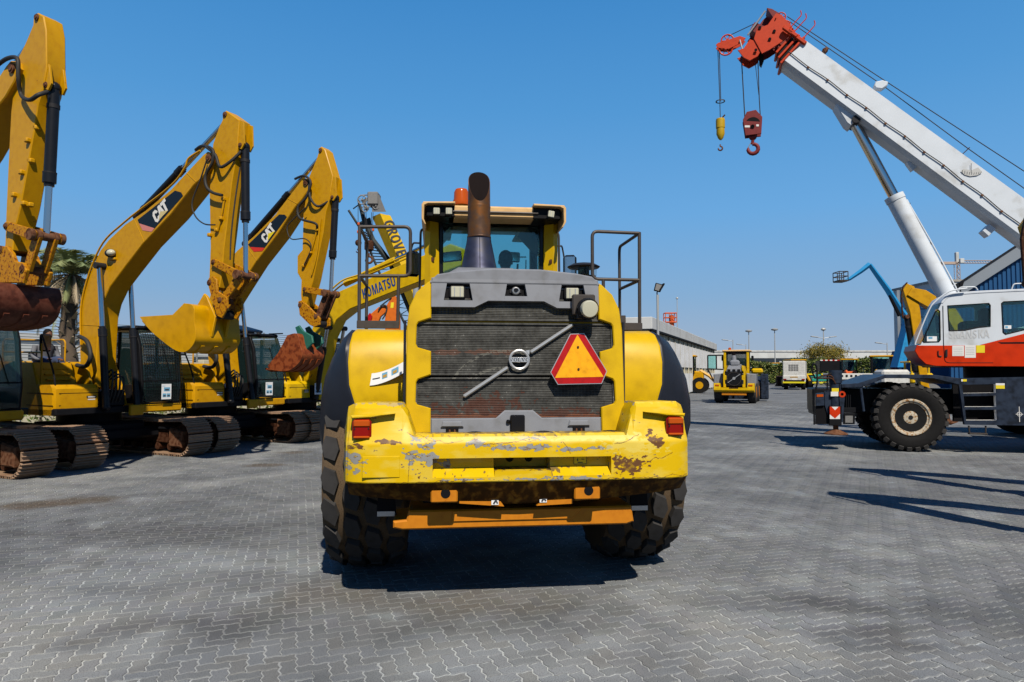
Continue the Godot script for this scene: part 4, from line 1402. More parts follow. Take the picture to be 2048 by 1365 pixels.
func driver(t: Node3D) -> void:
	# back of a person with short dark hair, leaning right, one hand raised to the wheel
	var at: Vector3 = t.transform * Vector3(0.15, 2.71, -3.2)
	var o := thing("person", "person with short dark hair and dark jacket driving in the big loader cab", "person", at, deg_to_rad(6.5))
	var b := B.new()
	var rings := []
	for q in [[-0.25, 0.2, 0.13], [0.0, 0.22, 0.13], [0.18, 0.23, 0.12], [0.27, 0.19, 0.1], [0.31, 0.09, 0.075], [0.36, 0.06, 0.062], [0.42, 0.058, 0.06]]:
		var r := PackedVector3Array()
		for k in 16: r.append(Vector3(cos(TAU * k / 16) * q[1] + q[0] * 0.12, q[0], sin(TAU * k / 16) * q[2]))
		rings.append(r)
	b.ring(rings)
	# right arm reaching forward to the steering wheel with the hand up
	b.tube(curve([Vector3(0.21, 0.24, 0), Vector3(0.28, 0.05, -0.08), Vector3(0.3, 0.02, -0.25), Vector3(0.27, 0.13, -0.36)], 4), 0.048, 10)
	b.tube(curve([Vector3(-0.2, 0.24, 0), Vector3(-0.28, 0.05, -0.08), Vector3(-0.26, 0.0, -0.25), Vector3(-0.18, 0.08, -0.38)], 4), 0.048, 10)
	part(o, "jacket", b, M.jacket, 60.0)
	b = B.new()
	b.ball(Vector3(0.05, 0.5, -0.015), Vector3(0.076, 0.115, 0.095), 18, 12)
	b.cyl(Vector3(0.045, 0.34, 0), Vector3(0.05, 0.46, 0), 0.056, 0.054, 14)
	b.ball(Vector3(0.13, 0.49, -0.01), Vector3(0.012, 0.03, 0.02), 8, 6)
	b.ball(Vector3(-0.03, 0.49, -0.01), Vector3(0.012, 0.03, 0.02), 8, 6)
	b.tube([Vector3(0.05, 0.5, -0.105), Vector3(0.05, 0.475, -0.13), Vector3(0.05, 0.46, -0.105)], [0.01, 0.015, 0.008], 6)
	for s in [-1, 1]:
		var hnd := Vector3(0.27, 0.15, -0.38) if s > 0 else Vector3(-0.17, 0.1, -0.4)
		b.ball(hnd, Vector3(0.04, 0.045, 0.02), 10, 7)
		for k in 4: b.tube([hnd + Vector3(-0.028 + k * 0.018, 0.03, 0), hnd + Vector3(-0.03 + k * 0.02, 0.075 - absf(k - 1.5) * 0.006, -0.015), hnd + Vector3(-0.03 + k * 0.02, 0.085 - absf(k - 1.5) * 0.01, -0.045)], [0.009, 0.0085, 0.007], 6)
		b.tube([hnd + Vector3(-0.035 * s, 0.0, 0), hnd + Vector3(-0.06 * s, 0.03, -0.01), hnd + Vector3(-0.055 * s, 0.05, -0.03)], [0.011, 0.01, 0.008], 6)
	part(o, "head_and_hands", b, M.skin, 60.0)
	b = B.new()
	b.ball(Vector3(0.05, 0.535, 0.008), Vector3(0.088, 0.105, 0.1), 18, 12)
	b.ball(Vector3(0.05, 0.47, 0.05), Vector3(0.07, 0.05, 0.05), 14, 8)
	part(o, "hair", b, M.hair, 60.0)
	b = B.new()
	var ring := []
	for k in 17: ring.append(Vector3(0.042 + cos(PI * k / 16) * 0.085, 0.335 - 0.03 * sin(PI * k / 16), sin(PI * k / 16) * 0.085))
	b.tube(ring, 0.012, 6)
	part(o, "collar", b, M.hi_vis)

# ---------------------------------------------------------------- the row of excavators
# local axes of a digger: x forward along its boom, y up, z to its right; x = 0 where the front of the tracks meets the ground
var dig_turn := -atan2(0.456, 0.89)
var dig_e := Vector3(0.89, 0, 0.456).normalized()
var dig_n := Vector3(0.456, 0, -0.89).normalized()      # to its left
func dig_px(at: Vector3, px: float, py: float, z: float) -> Vector2:
	# a pixel of the photograph on the digger's plane z, as (x, y)
	var w := on_plane(px, py, at - dig_n * z, dig_n)
	return Vector2((w - at).dot(dig_e), w.y)
func dig_poly(at: Vector3, a: Array, z: float) -> PackedVector2Array:
	var o := PackedVector2Array()
	for i in range(0, a.size(), 2): o.append(dig_px(at, a[i], a[i + 1], z))
	return o
func v3(p: Vector2, z: float) -> Vector3:
	return Vector3(p.x, p.y, z)
func map_poly(poly: PackedVector2Array, a0: Vector2, a1: Vector2, b0: Vector2, b1: Vector2) -> PackedVector2Array:
	# moves, turns and scales a0-a1 onto b0-b1
	var k := (b1 - b0).length() / (a1 - a0).length()
	var r := (b1 - b0).angle() - (a1 - a0).angle()
	var o := PackedVector2Array()
	for p in poly: o.append(b0 + (p - a0).rotated(r) * k)
	return o

var shoe_mesh: ArrayMesh
func track(parent: Node3D, z: float, length := 4.1) -> void:
	if shoe_mesh == null:
		var q := B.new()
		q.box(Vector3.ZERO, Vector3(0.168, 0.022, 0.6), 0.004)
		for k in 3: q.box(Vector3(-0.074 + k * 0.07, 0.026, 0), Vector3(0.018, 0.04, 0.594), 0.004)
		for sx in [-0.03, 0.03]:
			for sz in [-0.07, 0.07]: q.cyl(Vector3(sx, 0.0, sz), Vector3(sx, 0.022, sz), 0.014, -1, 6)
		shoe_mesh = q.mesh(25.0)
	var tr := Node3D.new()
	tr.name = "track"
	parent.add_child(tr, true)
	tr.position.z = z
	var r := 0.36
	var xf0 := -0.38
	var xr := -length + 0.38
	var cy := 0.41
	var straight := xf0 - xr
	var total := 2 * straight + TAU * r
	var n := int(round(total / 0.19))
	for k in n:
		var d := total * k / n
		var p: Vector3
		var a: float
		if d < straight:
			p = Vector3(xf0 - d, cy + r - 0.035 * sin(PI * d / straight), 0)
			a = 0.0
		elif d < straight + PI * r:
			var u := (d - straight) / r
			p = Vector3(xr - sin(u) * r, cy + cos(u) * r, 0)
			a = u
		elif d < 2 * straight + PI * r:
			p = Vector3(xr + (d - straight - PI * r), cy - r, 0)
			a = PI
		else:
			var u := (d - 2 * straight - PI * r) / r
			p = Vector3(xf0 + sin(u) * r, cy - cos(u) * r, 0)
			a = PI + u
		var s := part(tr, "track_shoe", shoe_mesh, M.shoe_steel if (k * 7) % 5 else M.shoe_dark)
		s.transform = Transform3D(Basis(Vector3(0, 0, 1), a), p)
	var b := B.new()
	b.prism(V2([xr, 0.3, xf0 - 0.3, 0.26, xf0 - 0.25, 0.62, xf0 - 0.9, 0.72, -length / 2 - 0.3, 0.74, xr + 0.5, 0.68, xr, 0.6]), -0.17, 0.17, Transform3D.IDENTITY, 0.02)
	part(tr, "track_frame", b, M.rust_dark)
	b = B.new()
	b.box(Vector3(-length / 2, 0.6, 0), Vector3(length - 1.4, 0.05, 0.46), 0.01)
	part(tr, "guard_strip", b, M.digger_black)
	b = B.new()
	b.prism(V2([xf0 - 0.35, 0.2, xf0 + 0.05, 0.2, xf0 + 0.1, 0.55, xf0 - 0.35, 0.62]), -0.27, 0.27, Transform3D.IDENTITY, 0.03)
	part(tr, "idler_guard", b, M.rust)
	b = B.new()
	b.cyl(Vector3(xf0, cy, -0.14), Vector3(xf0, cy, 0.14), r - 0.06, -1, 24)
	part(tr, "idler", b, M.rust_dark)
	b = B.new()
	b.cyl(Vector3(xr, cy, -0.1), Vector3(xr, cy, 0.1), r - 0.05, -1, 20)
	b.cyl(Vector3(xr, cy, -0.24), Vector3(xr, cy, 0.24), r * 0.55, -1, 18)
	part(tr, "sprocket", b, M.rust_dark)
	for k in 7:
		b = B.new()
		b.cyl(Vector3(xf0 - 0.45 - k * (straight - 0.8) / 6.0, 0.19, -0.16), Vector3(xf0 - 0.45 - k * (straight - 0.8) / 6.0, 0.19, 0.16), 0.085, -1, 12)
		part(tr, "roller", b, M.rust_dark)

func ram(parent: Node3D, a: Vector3, b2: Vector3, split: float, rb: float, rr: float, called := "cylinder") -> Node3D:
	# hydraulic cylinder: black barrel from a, chrome rod to b2
	var d := b2 - a
	var m := a + d * split
	var u := d.normalized()
	var b := B.new()
	b.cyl(a, m, rb, -1, 18)
	b.cyl(m - u * 0.14, m, rb * 1.14, -1, 18)
	b.cyl(m, m + u * 0.05, rb * 0.85, -1, 18)
	b.ball(a, Vector3.ONE * rb * 1.15, 12, 8)
	var o := part(parent, called, b, M.cylinder_black)
	b = B.new()
	b.cyl(m, b2, rr, -1, 16)
	part(o, "rod", b, M.chrome)
	b = B.new()
	var e := m - u * (d.length() * split - 0.25)
	b.cyl(e, e + u * 0.06, rb * 1.1, -1, 18)
	b.cyl(m - u * 0.16, m - u * 0.14, rb * 1.16, -1, 18)
	part(o, "clamp_band", b, M.dark_metal)
	return o
func hose(parent: Node3D, pts: Array, r := 0.022, m: Material = null) -> void:
	var b := B.new()
	b.tube(curve(pts, 6), r, 8)
	part(parent, "hose", b, m if m else M.hose, 60.0)
func pin(parent: Node3D, c: Vector3, r: float, half: float, m: Material = null) -> void:
	var b := B.new()
	b.cyl(c + Vector3(0, 0, half), c - Vector3(0, 0, half), r, -1, 16)
	b.cyl(c + Vector3(0, 0, half + 0.015), c - Vector3(0, 0, half + 0.015), r * 0.6, -1, 12)
	part(parent, "pin", b, m if m else M.rust)

func bucket(parent: Node3D, poly: PackedVector2Array, back: int, last: int, half: float, m: Material, lip: Material) -> Node3D:
	# poly: outline of a side plate; its points back..last are the curved shell
	var o := Node3D.new()
	o.name = "bucket"
	parent.add_child(o)
	var line := []
	for i in range(back, last + 1): line.append(v3(poly[i % poly.size()], 0))
	line = curve(line, 4)
	var plate := PackedVector2Array()
	for i in poly.size():
		if i < back or i > last: plate.append(poly[i])
		elif i == back:
			for p in line: plate.append(Vector2(p.x, p.y))
	for s in [-1.0, 1.0]:
		var b := B.new()
		b.prism(plate, s * half - 0.018, s * half + 0.018, Transform3D.IDENTITY, 0.004)
		part(o, "side_plate", b, m)
	var mid := Vector3.ZERO
	for p in line: mid += p
	mid /= line.size()
	var rings := []
	for i in line.size():
		var p: Vector3 = line[i]
		var d: Vector3 = (line[mini(i + 1, line.size() - 1)] - line[maxi(i - 1, 0)]).normalized()
		var nn := Vector3(-d.y, d.x, 0)
		if nn.dot(mid - p) < 0: nn = -nn
		rings.append(PackedVector3Array([Vector3(p.x, p.y, -half + 0.016), Vector3(p.x, p.y, half - 0.016), Vector3(p.x, p.y, half - 0.016) + nn * 0.03, Vector3(p.x, p.y, -half + 0.016) + nn * 0.03]))
	var b2 := B.new()
	b2.ring(rings)
	part(o, "shell", b2, m, 50.0)
	# wear ribs round the shell
	for k in 3:
		var z := -half * 0.6 + k * half * 0.6
		var rr := []
		for i in range(line.size() / 2, line.size() - 1):
			var p: Vector3 = line[i]
			var d: Vector3 = (line[mini(i + 1, line.size() - 1)] - line[maxi(i - 1, 0)]).normalized()
			var nn := Vector3(-d.y, d.x, 0)
			if nn.dot(mid - p) > 0: nn = -nn
			rr.append(PackedVector3Array([Vector3(p.x, p.y, z - 0.04), Vector3(p.x, p.y, z + 0.04), Vector3(p.x, p.y, z + 0.035) + nn * 0.02, Vector3(p.x, p.y, z - 0.035) + nn * 0.02]))
		var b3 := B.new()
		b3.ring(rr)
		part(o, "wear_strip", b3, m, 50.0)
	# cutting edge with teeth
	var tip: Vector3 = line[-1]
	var dir := (tip - (line[-4] as Vector3)).normalized()
	b2 = B.new()
	b2.box(tip + dir * 0.03, Vector3(0.16, 0.035, half * 2 + 0.02), 0.006, Basis(dir, Vector3(-dir.y, dir.x, 0), Vector3(0, 0, 1)))
	part(o, "cutting_edge", b2, lip)
	for k in 5:
		b2 = B.new()
		var z := lerpf(-half + 0.07, half - 0.07, k / 4.0)
		b2.ring([PackedVector3Array([tip + Vector3(0, -0.05, z - 0.05), tip + Vector3(0, -0.05, z + 0.05), tip + Vector3(0, 0.05, z + 0.05), tip + Vector3(0, 0.05, z - 0.05)]), PackedVector3Array([tip + dir * 0.22 + Vector3(0, -0.012, z - 0.03), tip + dir * 0.22 + Vector3(0, -0.012, z + 0.03), tip + dir * 0.22 + Vector3(0, 0.012, z + 0.03), tip + dir * 0.22 + Vector3(0, 0.012, z - 0.03)])])
		part(o, "tooth", b2, lip)
	return o

func decal_cat(parent: Node3D, pts: PackedVector2Array, z: float, faded: bool) -> void:
	# black plate with the three letters, a triangle and a red foot; pts: the six corners of the black field, then foot corners (4), baseline start, baseline end, cap height point, triangle (3)
	var b := B.new()
	b.prism(pts.slice(0, 6), z + 0.003, z + 0.006)
	var d := part(parent, "decal", b, M.decal_black)
	b = B.new()
	b.prism(pts.slice(6, 10), z + 0.003, z + 0.006)
	part(d, "decal_foot", b, M.decal_pink if faded else M.decal_red)
	var p0 := pts[10]
	var p1 := pts[11]
	var up := pts[12]
	var ux := (p1 - p0).normalized()
	var uy := Vector2(-ux.y, ux.x)
	var hgt := (up - p0).dot(uy)
	var w := (p1 - p0).length()
	var c := (p0 + p1) / 2 + uy * hgt / 2
	var bs := Basis(Vector3(ux.x, ux.y, 0), Vector3(uy.x, uy.y, 0), Vector3(0, 0, 1))
	# heavy block letters, drawn to the decal's own shapes
	for q in [V2([0.85, 0.66, 0.85, 0.78, 0.65, 1.0, 0.22, 1.0, 0.0, 0.78, 0.0, 0.22, 0.22, 0.0, 0.65, 0.0, 0.85, 0.22, 0.85, 0.36, 0.55, 0.36, 0.55, 0.28, 0.5, 0.24, 0.36, 0.24, 0.3, 0.3, 0.3, 0.7, 0.36, 0.76, 0.5, 0.76, 0.55, 0.72, 0.55, 0.66]), V2([0.8, 0.0, 1.1, 1.0, 1.46, 1.0, 1.78, 0.0, 1.46, 0.0, 1.29, 0.6, 1.12, 0.0]), V2([1.58, 1.0, 2.5, 1.0, 2.5, 0.74, 2.19, 0.74, 2.19, 0.0, 1.89, 0.0, 1.89, 0.74, 1.58, 0.74])]:
		b = B.new()
		b.prism(q, -0.002, 0.002, Transform3D(bs * Basis.from_scale(Vector3(w / 2.5, hgt, 1)), v3(c - ux * w / 2 - uy * hgt / 2, z + 0.009)))
		part(d, "letter", b, M.decal_white)
	b = B.new()
	b.prism(pts.slice(13, 16), z + 0.0115, z + 0.014)
	part(d, "decal_triangle", b, M.decal_cream if faded else M.print_yellow)

func digger_house(o: Node3D, guard: bool, yellow: Material, raised_hatch := false) -> void:
	var b := B.new()
	b.box(Vector3(-2.75, 1.06, 0), Vector3(3.4, 0.14, 2.6), 0.02)
	part(o, "platform", b, M.digger_black)
	b = B.new()
	b.box(Vector3(-1.55, 1.07, -0.86), Vector3(1.3, 0.19, 1.05), 0.03)
	b.box(Vector3(-0.92, 1.04, -0.28), Vector3(0.1, 0.22, 0.3), 0.02)
	part(o, "cab_base", b, yellow)
	b = B.new()
	b.box(Vector3(-3.3, 1.6, 0), Vector3(1.5, 0.96, 2.62), 0.06)
	part(o, "engine_cover", b, yellow)
	var rings := []
	for q in [[-4.0, 1.3], [-4.4, 1.3], [-4.7, 1.15], [-4.85, 0.8]]:
		rings.append(PackedVector3Array([Vector3(q[0], 1.0, -q[1]), Vector3(q[0], 1.0, q[1]), Vector3(q[0] - 0.05, 1.95, q[1]), Vector3(q[0] - 0.05, 1.95, -q[1])]))
	b = B.new()
	b.ring(rings)
	part(o, "counterweight", b, yellow)
	# right side: tool box with seams, steps up to the tank
	b = B.new()
	rings = []
	for q in [[0.42, 0.0], [0.45, 0.03], [1.16, 0.03], [1.26, 0.0], [1.3, -0.06]]:
		rings.append(PackedVector3Array([Vector3(-2.0, 1.0, q[0]), Vector3(-1.14 + q[1], 1.0, q[0]), Vector3(-1.12 + q[1], 1.18, q[0]), Vector3(-1.13 + q[1], 1.52, q[0]), Vector3(-1.2 + q[1], 1.6, q[0]), Vector3(-2.0, 1.6, q[0])]))
	b.ring(rings)
	var tb := part(o, "tool_box", b, yellow, 30.0)
	for y in [1.19, 1.43]:
		b = B.new()
		b.box(Vector3(-1.105, y, 0.82), Vector3(0.02, 0.012, 0.78))
		b.box(Vector3(-1.6, y, 1.305), Vector3(0.9, 0.012, 0.012))
		part(tb, "seam", b, M.black)
	b = B.new()
	b.box(Vector3(-1.1, 1.32, 0.58), Vector3(0.012, 0.1, 0.2), 0.002)
	part(tb, "number_plate", b, M.decal_black)
	b = B.new()
	for k in 2: b.box(Vector3(-1.092, 1.345 - 0.05 * k, 0.58), Vector3(0.006, 0.022, 0.15))
	part(tb, "plate_print", b, M.decal_white)
	b = B.new()
	b.prism(V2([-2.6, 1.1, -1.75, 1.1, -1.75, 1.62, -1.95, 2.05, -2.6, 2.05]), 0.5, 1.28, Transform3D.IDENTITY, 0.02)
	var tank := part(o, "fuel_tank", b, yellow)
	for k in 3:
		b = B.new()
		b.box(Vector3(-1.78 - k * 0.08, 1.7 + k * 0.11, 0.86), Vector3(0.14, 0.035, 0.5), 0.008)
		part(tank, "step", b, yellow)
	b = B.new()
	b.tube(bend([Vector3(-1.75, 1.6, 1.2), Vector3(-1.78, 2.5, 1.2), Vector3(-3.2, 2.55, 1.2), Vector3(-3.2, 2.0, 1.2)], 0.12), 0.02, 8)
	b.tube([Vector3(-1.78, 2.25, 1.2), Vector3(-3.2, 2.28, 1.2)], 0.018, 8)
	b.tube(bend([Vector3(-2.2, 2.0, 0.5), Vector3(-2.2, 2.55, 0.5), Vector3(-3.0, 2.55, 0.5)], 0.12), 0.018, 8)
	part(o, "handrail", b, yellow)
	b = B.new()
	b.tube(bend([Vector3(-1.15, 1.0, 1.24), Vector3(-1.2, 1.75, 1.24), Vector3(-1.75, 2.62, 1.22)], 0.3), 0.018, 8)
	part(o, "mirror_arm", b, M.digger_black)
	b = B.new()
	b.box(Vector3(-1.8, 2.45, 1.12), Vector3(0.08, 0.36, 0.22), 0.03)
	var mr := part(o, "wing_mirror", b, M.digger_black)
	b = B.new()
	b.box(Vector3(-1.755, 2.45, 1.12), Vector3(0.006, 0.3, 0.17))
	part(mr, "mirror_glass", b, M.chrome)
	# boom foot bracket
	b = B.new()
	for z in [-0.34, 0.3]: b.prism(V2([-2.3, 1.1, -1.3, 1.1, -1.4, 1.4, -1.7, 1.98, -1.95, 1.98, -2.2, 1.6]), z, z + 0.05, Transform3D.IDENTITY, 0.008)
	part(o, "boom_bracket", b, yellow)
	b = B.new()
	b.cyl(Vector3(-2.1, 0.75, 0), Vector3(-2.1, 1.0, 0), 0.62, -1, 28)
	b.box(Vector3(-2.1, 0.62, 0), Vector3(1.7, 0.34, 1.5), 0.06)
	b.box(Vector3(-1.35, 0.52, 0), Vector3(0.35, 0.24, 2.1), 0.05)
	b.box(Vector3(-2.85, 0.52, 0), Vector3(0.35, 0.24, 2.1), 0.05)
	part(o, "car_body", b, M.digger_black)
	# valve block and hoses between the boom and the cab
	b = B.new()
	b.box(Vector3(-1.2, 1.3, 0.1), Vector3(0.2, 0.35, 0.5), 0.03)
	part(o, "valve_block", b, M.digger_black)
	for k in 4:
		hose(o, [Vector3(-1.12, 1.2, 0.0 + k * 0.07), Vector3(-1.0, 1.45, -0.02 + k * 0.08), Vector3(-1.05, 1.75 + 0.05 * k, -0.05 + k * 0.08), Vector3(-1.3, 1.7, 0.0 + k * 0.07)], 0.02)
	hose(o, [Vector3(-1.9, 2.0, 0.42), Vector3(-1.55, 1.98, 0.44), Vector3(-1.4, 2.2, 0.44), Vector3(-1.6, 2.5, 0.4), Vector3(-1.95, 2.62, 0.36)], 0.045)
	# cab
	var cab := Node3D.new()
	cab.name = "cab"
	o.add_child(cab)
	var zr := -0.38
	var zl := -1.35
	for z in [zr - 0.035, zl + 0.035]:
		b = B.new()
		b.prism(V2([-0.95, 1.16, -0.9, 1.6, -1.02, 2.45, -1.16, 2.78, -1.24, 2.78, -1.11, 2.42, -0.99, 1.6, -1.04, 1.16]), z - 0.035, z + 0.035, Transform3D.IDENTITY, 0.01)
		part(cab, "front_post", b, M.digger_black)
		b = B.new()
		b.box(Vector3(-2.62, 2.0, z), Vector3(0.16, 1.7, 0.07), 0.01)
		part(cab, "rear_post", b, M.digger_black)
		b = B.new()
		b.box(Vector3(-1.8, 1.36, z), Vector3(1.65, 0.44, 0.06), 0.01)
		b.box(Vector3(-1.75, 2.0, z), Vector3(0.07, 1.5, 0.06), 0.01)
		part(cab, "side_panel", b, M.digger_black)
		b = B.new()
		b.prism(V2([-2.55, 1.58, -1.0, 1.58, -1.1, 2.4, -1.2, 2.74, -2.55, 2.74]), z - 0.006, z + 0.006)
		part(cab, "side_glass", b, M.dark_glass)
	b = B.new()
	b.box(Vector3(-1.92, 2.83, -0.865), Vector3(1.55, 0.1, 0.99), 0.04)
	part(cab, "roof", b, M.digger_black)
	b = B.new()
	b.prism(V2([-0.93, 1.2, -0.88, 1.6, -1.0, 2.45, -1.13, 2.78, -1.14, 2.78, -1.012, 2.45, -0.892, 1.6, -0.942, 1.2]), zl + 0.05, zr - 0.05)
	part(cab, "windscreen", b, M.clear_glass)
	b = B.new()
	b.box(Vector3(-0.895, 1.66, -0.865), Vector3(0.02, 0.03, 0.9), 0.004)
	b.box(Vector3(-0.94, 1.15, -0.865), Vector3(0.04, 0.06, 0.95), 0.01)
	b.tube([Vector3(-0.87, 1.62, -1.1), Vector3(-1.0, 2.5, -0.9)], 0.01, 6)
	part(cab, "screen_rail", b, M.black)
	b = B.new()
	b.box(Vector3(-1.75, 1.7, -0.86), Vector3(0.5, 0.14, 0.5), 0.05)
	b.box(Vector3(-2.0, 2.05, -0.86), Vector3(0.14, 0.7, 0.48), 0.05)
	b.box(Vector3(-1.5, 1.85, -0.55), Vector3(0.5, 0.1, 0.1), 0.02)
	part(cab, "seat", b, M.seat_cloth)
	b = B.new()
	b.box(Vector3(-1.1, 2.86, -0.62), Vector3(0.1, 0.07, 0.12), 0.02)
	part(cab, "roof_lamp", b, M.dark_metal)
	if raised_hatch:
		b = B.new()
		b.box(Vector3(-2.1, 3.06, -0.86), Vector3(1.0, 0.07, 0.8), 0.03, Basis(Vector3(0, 0, 1), -0.22))
		b.box(Vector3(-2.15, 3.0, -0.86), Vector3(0.7, 0.2, 0.6), 0.05, Basis(Vector3(0, 0, 1), -0.22))
		part(cab, "roof_hatch", b, M.grey_plastic)
	if guard:
		var g := Node3D.new()
		g.name = "window_guard"
		cab.add_child(g)
		for k in 17:
			b = B.new()
			var z := lerpf(zl + 0.03, zr - 0.03, k / 16.0)
			b.tube([Vector3(-0.86, 1.2, z), Vector3(-0.82, 1.6, z), Vector3(-0.93, 2.45, z), Vector3(-1.06, 2.76, z)], 0.007, 4)
			part(g, "upright_wire", b, M.black)
		for k in 25:
			b = B.new()
			var y := lerpf(1.2, 2.74, k / 24.0)
			var x := -0.86 + (y - 1.2) * 0.1 if y < 1.6 else -0.82 - (y - 1.6) * 0.13
			if y > 2.45: x = -0.93 - (y - 2.45) * 0.42
			b.box(Vector3(x + 0.004, y, (zl + zr) / 2), Vector3(0.01, 0.01, zr - zl - 0.05))
			part(g, "cross_wire", b, M.black)
	b = B.new()
	b.box(Vector3(-1.2, 2.9, -1.3), Vector3(0.5, 0.03, 0.04))
	part(cab, "grab_bar", b, M.black)

func digger(called: String, label: String, at: Vector3, q: Dictionary) -> Node3D:
	var o := thing(called, label, "excavator", at, dig_turn, "excavators parked side by side")
	var yellow: Material = q.get("paint", M.digger_yellow)
	for z in [-1.19, 1.19]: track(o, z)
	digger_house(o, q.get("guard", false), yellow, q.get("hatch", false))
	# boom
	var bz := 0.22
	var b := B.new()
	b.prism(q.boom, -bz, bz, Transform3D.IDENTITY, 0.015)
	var boom := part(o, "boom", b, yellow, 24.0)
	for e in q.get("seams", []):
		var sb := B.new()
		sb.tube([v3(e[0], bz + 0.002), v3(e[1], bz + 0.002)], 0.007, 5)
		part(boom, "weld_seam", sb, yellow)
	if q.has("decal"): decal_cat(boom, q.decal, bz, q.get("faded", false))
	var foot: Vector2 = q.foot
	var top: Vector2 = q.pin
	for s in [-1.0, 1.0]:
		var mid: Vector2 = q.ramtop
		ram(o, Vector3(-0.98, 1.12, s * 0.34), v3(mid, s * 0.34), q.get("ramsplit", 0.55), 0.075, 0.05, "boom_cylinder")
		b = B.new()
		b.cyl(v3(mid, s * 0.2), v3(mid, s * 0.43), 0.07, -1, 14)
		part(boom, "cylinder_pin", b, M.dark_metal)
	if not q.has("stick"): return o
	var stick := Node3D.new()
	stick.name = "stick"
	o.add_child(stick)
	b = B.new()
	b.prism(q.stick, -0.14, 0.14, Transform3D.IDENTITY, 0.014)
	part(stick, "stick_box", b, yellow, 24.0)
	pin(o, v3(top, 0), 0.075, 0.25, M.rust)
	pin(o, v3(q.apex, 0), 0.05, 0.16, M.rust)
	# stick cylinder on the boom
	ram(o, v3(q.sc0, 0), v3(q.apex, 0), q.get("scsplit", 0.56), 0.078, 0.05, "stick_cylinder")
	# lugs and bucket cylinder
	for s in [-1.0, 1.0]:
		b = B.new()
		b.prism(q.lug, s * 0.1 - 0.018, s * 0.1 + 0.018, Transform3D.IDENTITY, 0.005)
		part(stick, "lug", b, yellow)
	ram(o, v3(q.bc0, 0), v3(q.bc1, 0), q.get("bcsplit", 0.58), 0.08, 0.045, "bucket_cylinder")
	pin(o, v3(q.bc0, 0), 0.045, 0.13)
	# linkage: side links to the stick, cross shaft, power link to the bucket
	var shaft: Vector2 = q.bc1
	for s in [-1.0, 1.0]:
		b = B.new()
		var a: Vector2 = q.linkpin
		var d := (shaft - a).normalized()
		var nn := Vector2(-d.y, d.x)
		b.prism(PackedVector2Array([a - d * 0.06 + nn * 0.05, a - d * 0.06 - nn * 0.05, a - nn * 0.07, shaft - nn * 0.08, shaft + d * 0.07 - nn * 0.05, shaft + d * 0.07 + nn * 0.05, shaft + nn * 0.08, a + nn * 0.07]), s * 0.18 - 0.025, s * 0.18 + 0.025, Transform3D.IDENTITY, 0.008)
		part(o, "side_link", b, M.digger_yellow_worn)
		b = B.new()
		var c: Vector2 = q.bpin
		d = (c - shaft).normalized()
		nn = Vector2(-d.y, d.x)
		b.prism(PackedVector2Array([shaft + nn * 0.09, shaft - nn * 0.09, c - nn * 0.08, c + nn * 0.08]), s * 0.11 - 0.03, s * 0.11 + 0.03, Transform3D.IDENTITY, 0.008)
		part(o, "power_link", b, q.get("linkmat", M.digger_yellow_worn))
	b = B.new()
	b.cyl(v3(shaft, -0.22), v3(shaft, 0.22), 0.065, -1, 18)
	for z in [-0.21, -0.12, 0.12, 0.21]: b.cyl(v3(shaft, z - 0.03), v3(shaft, z + 0.03), 0.085, -1, 18)
	part(o, "cross_shaft", b, M.rust)
	pin(o, v3(q.linkpin, 0), 0.045, 0.22)
	pin(o, v3(q.bpin, 0), 0.06, 0.2)
	pin(o, v3(q.tip, 0), 0.06, 0.2)
	if q.has("coupler"):
		for s in [-1.0, 1.0]:
			b = B.new()
			b.prism(q.coupler, s * 0.17 - 0.025, s * 0.17 + 0.025, Transform3D.IDENTITY, 0.01)
			part(o, "coupler_plate", b, M.digger_yellow_worn)
		b = B.new()
		b.cyl(v3(q.couplermid, -0.16), v3(q.couplermid, 0.16), 0.09, -1, 14)
		part(o, "coupler_hook", b, M.dark_metal)
	for s in [-1.0, 1.0]:
		b = B.new()
		b.prism(q.ears, s * 0.16 - 0.03, s * 0.16 + 0.03, Transform3D.IDENTITY, 0.012)
		part(o, "bucket_ear", b, q.earmat)
	bucket(o, q.bucket, q.b0, q.b1, q.bhalf, q.bmat, q.get("lipmat", q.bmat))
	for h in q.get("hoses", []): hose(o, h, 0.03)
	for h in q.get("thin", []): hose(o, h, 0.014)
	for p in q.get("pipes", []): hose(o, p, 0.02, yellow)
	for c in q.get("clips", []):
		b = B.new()
		b.box(c, Vector3(0.08, 0.07, 0.08), 0.015)
		part(stick, "pipe_clamp", b, yellow)
	return o

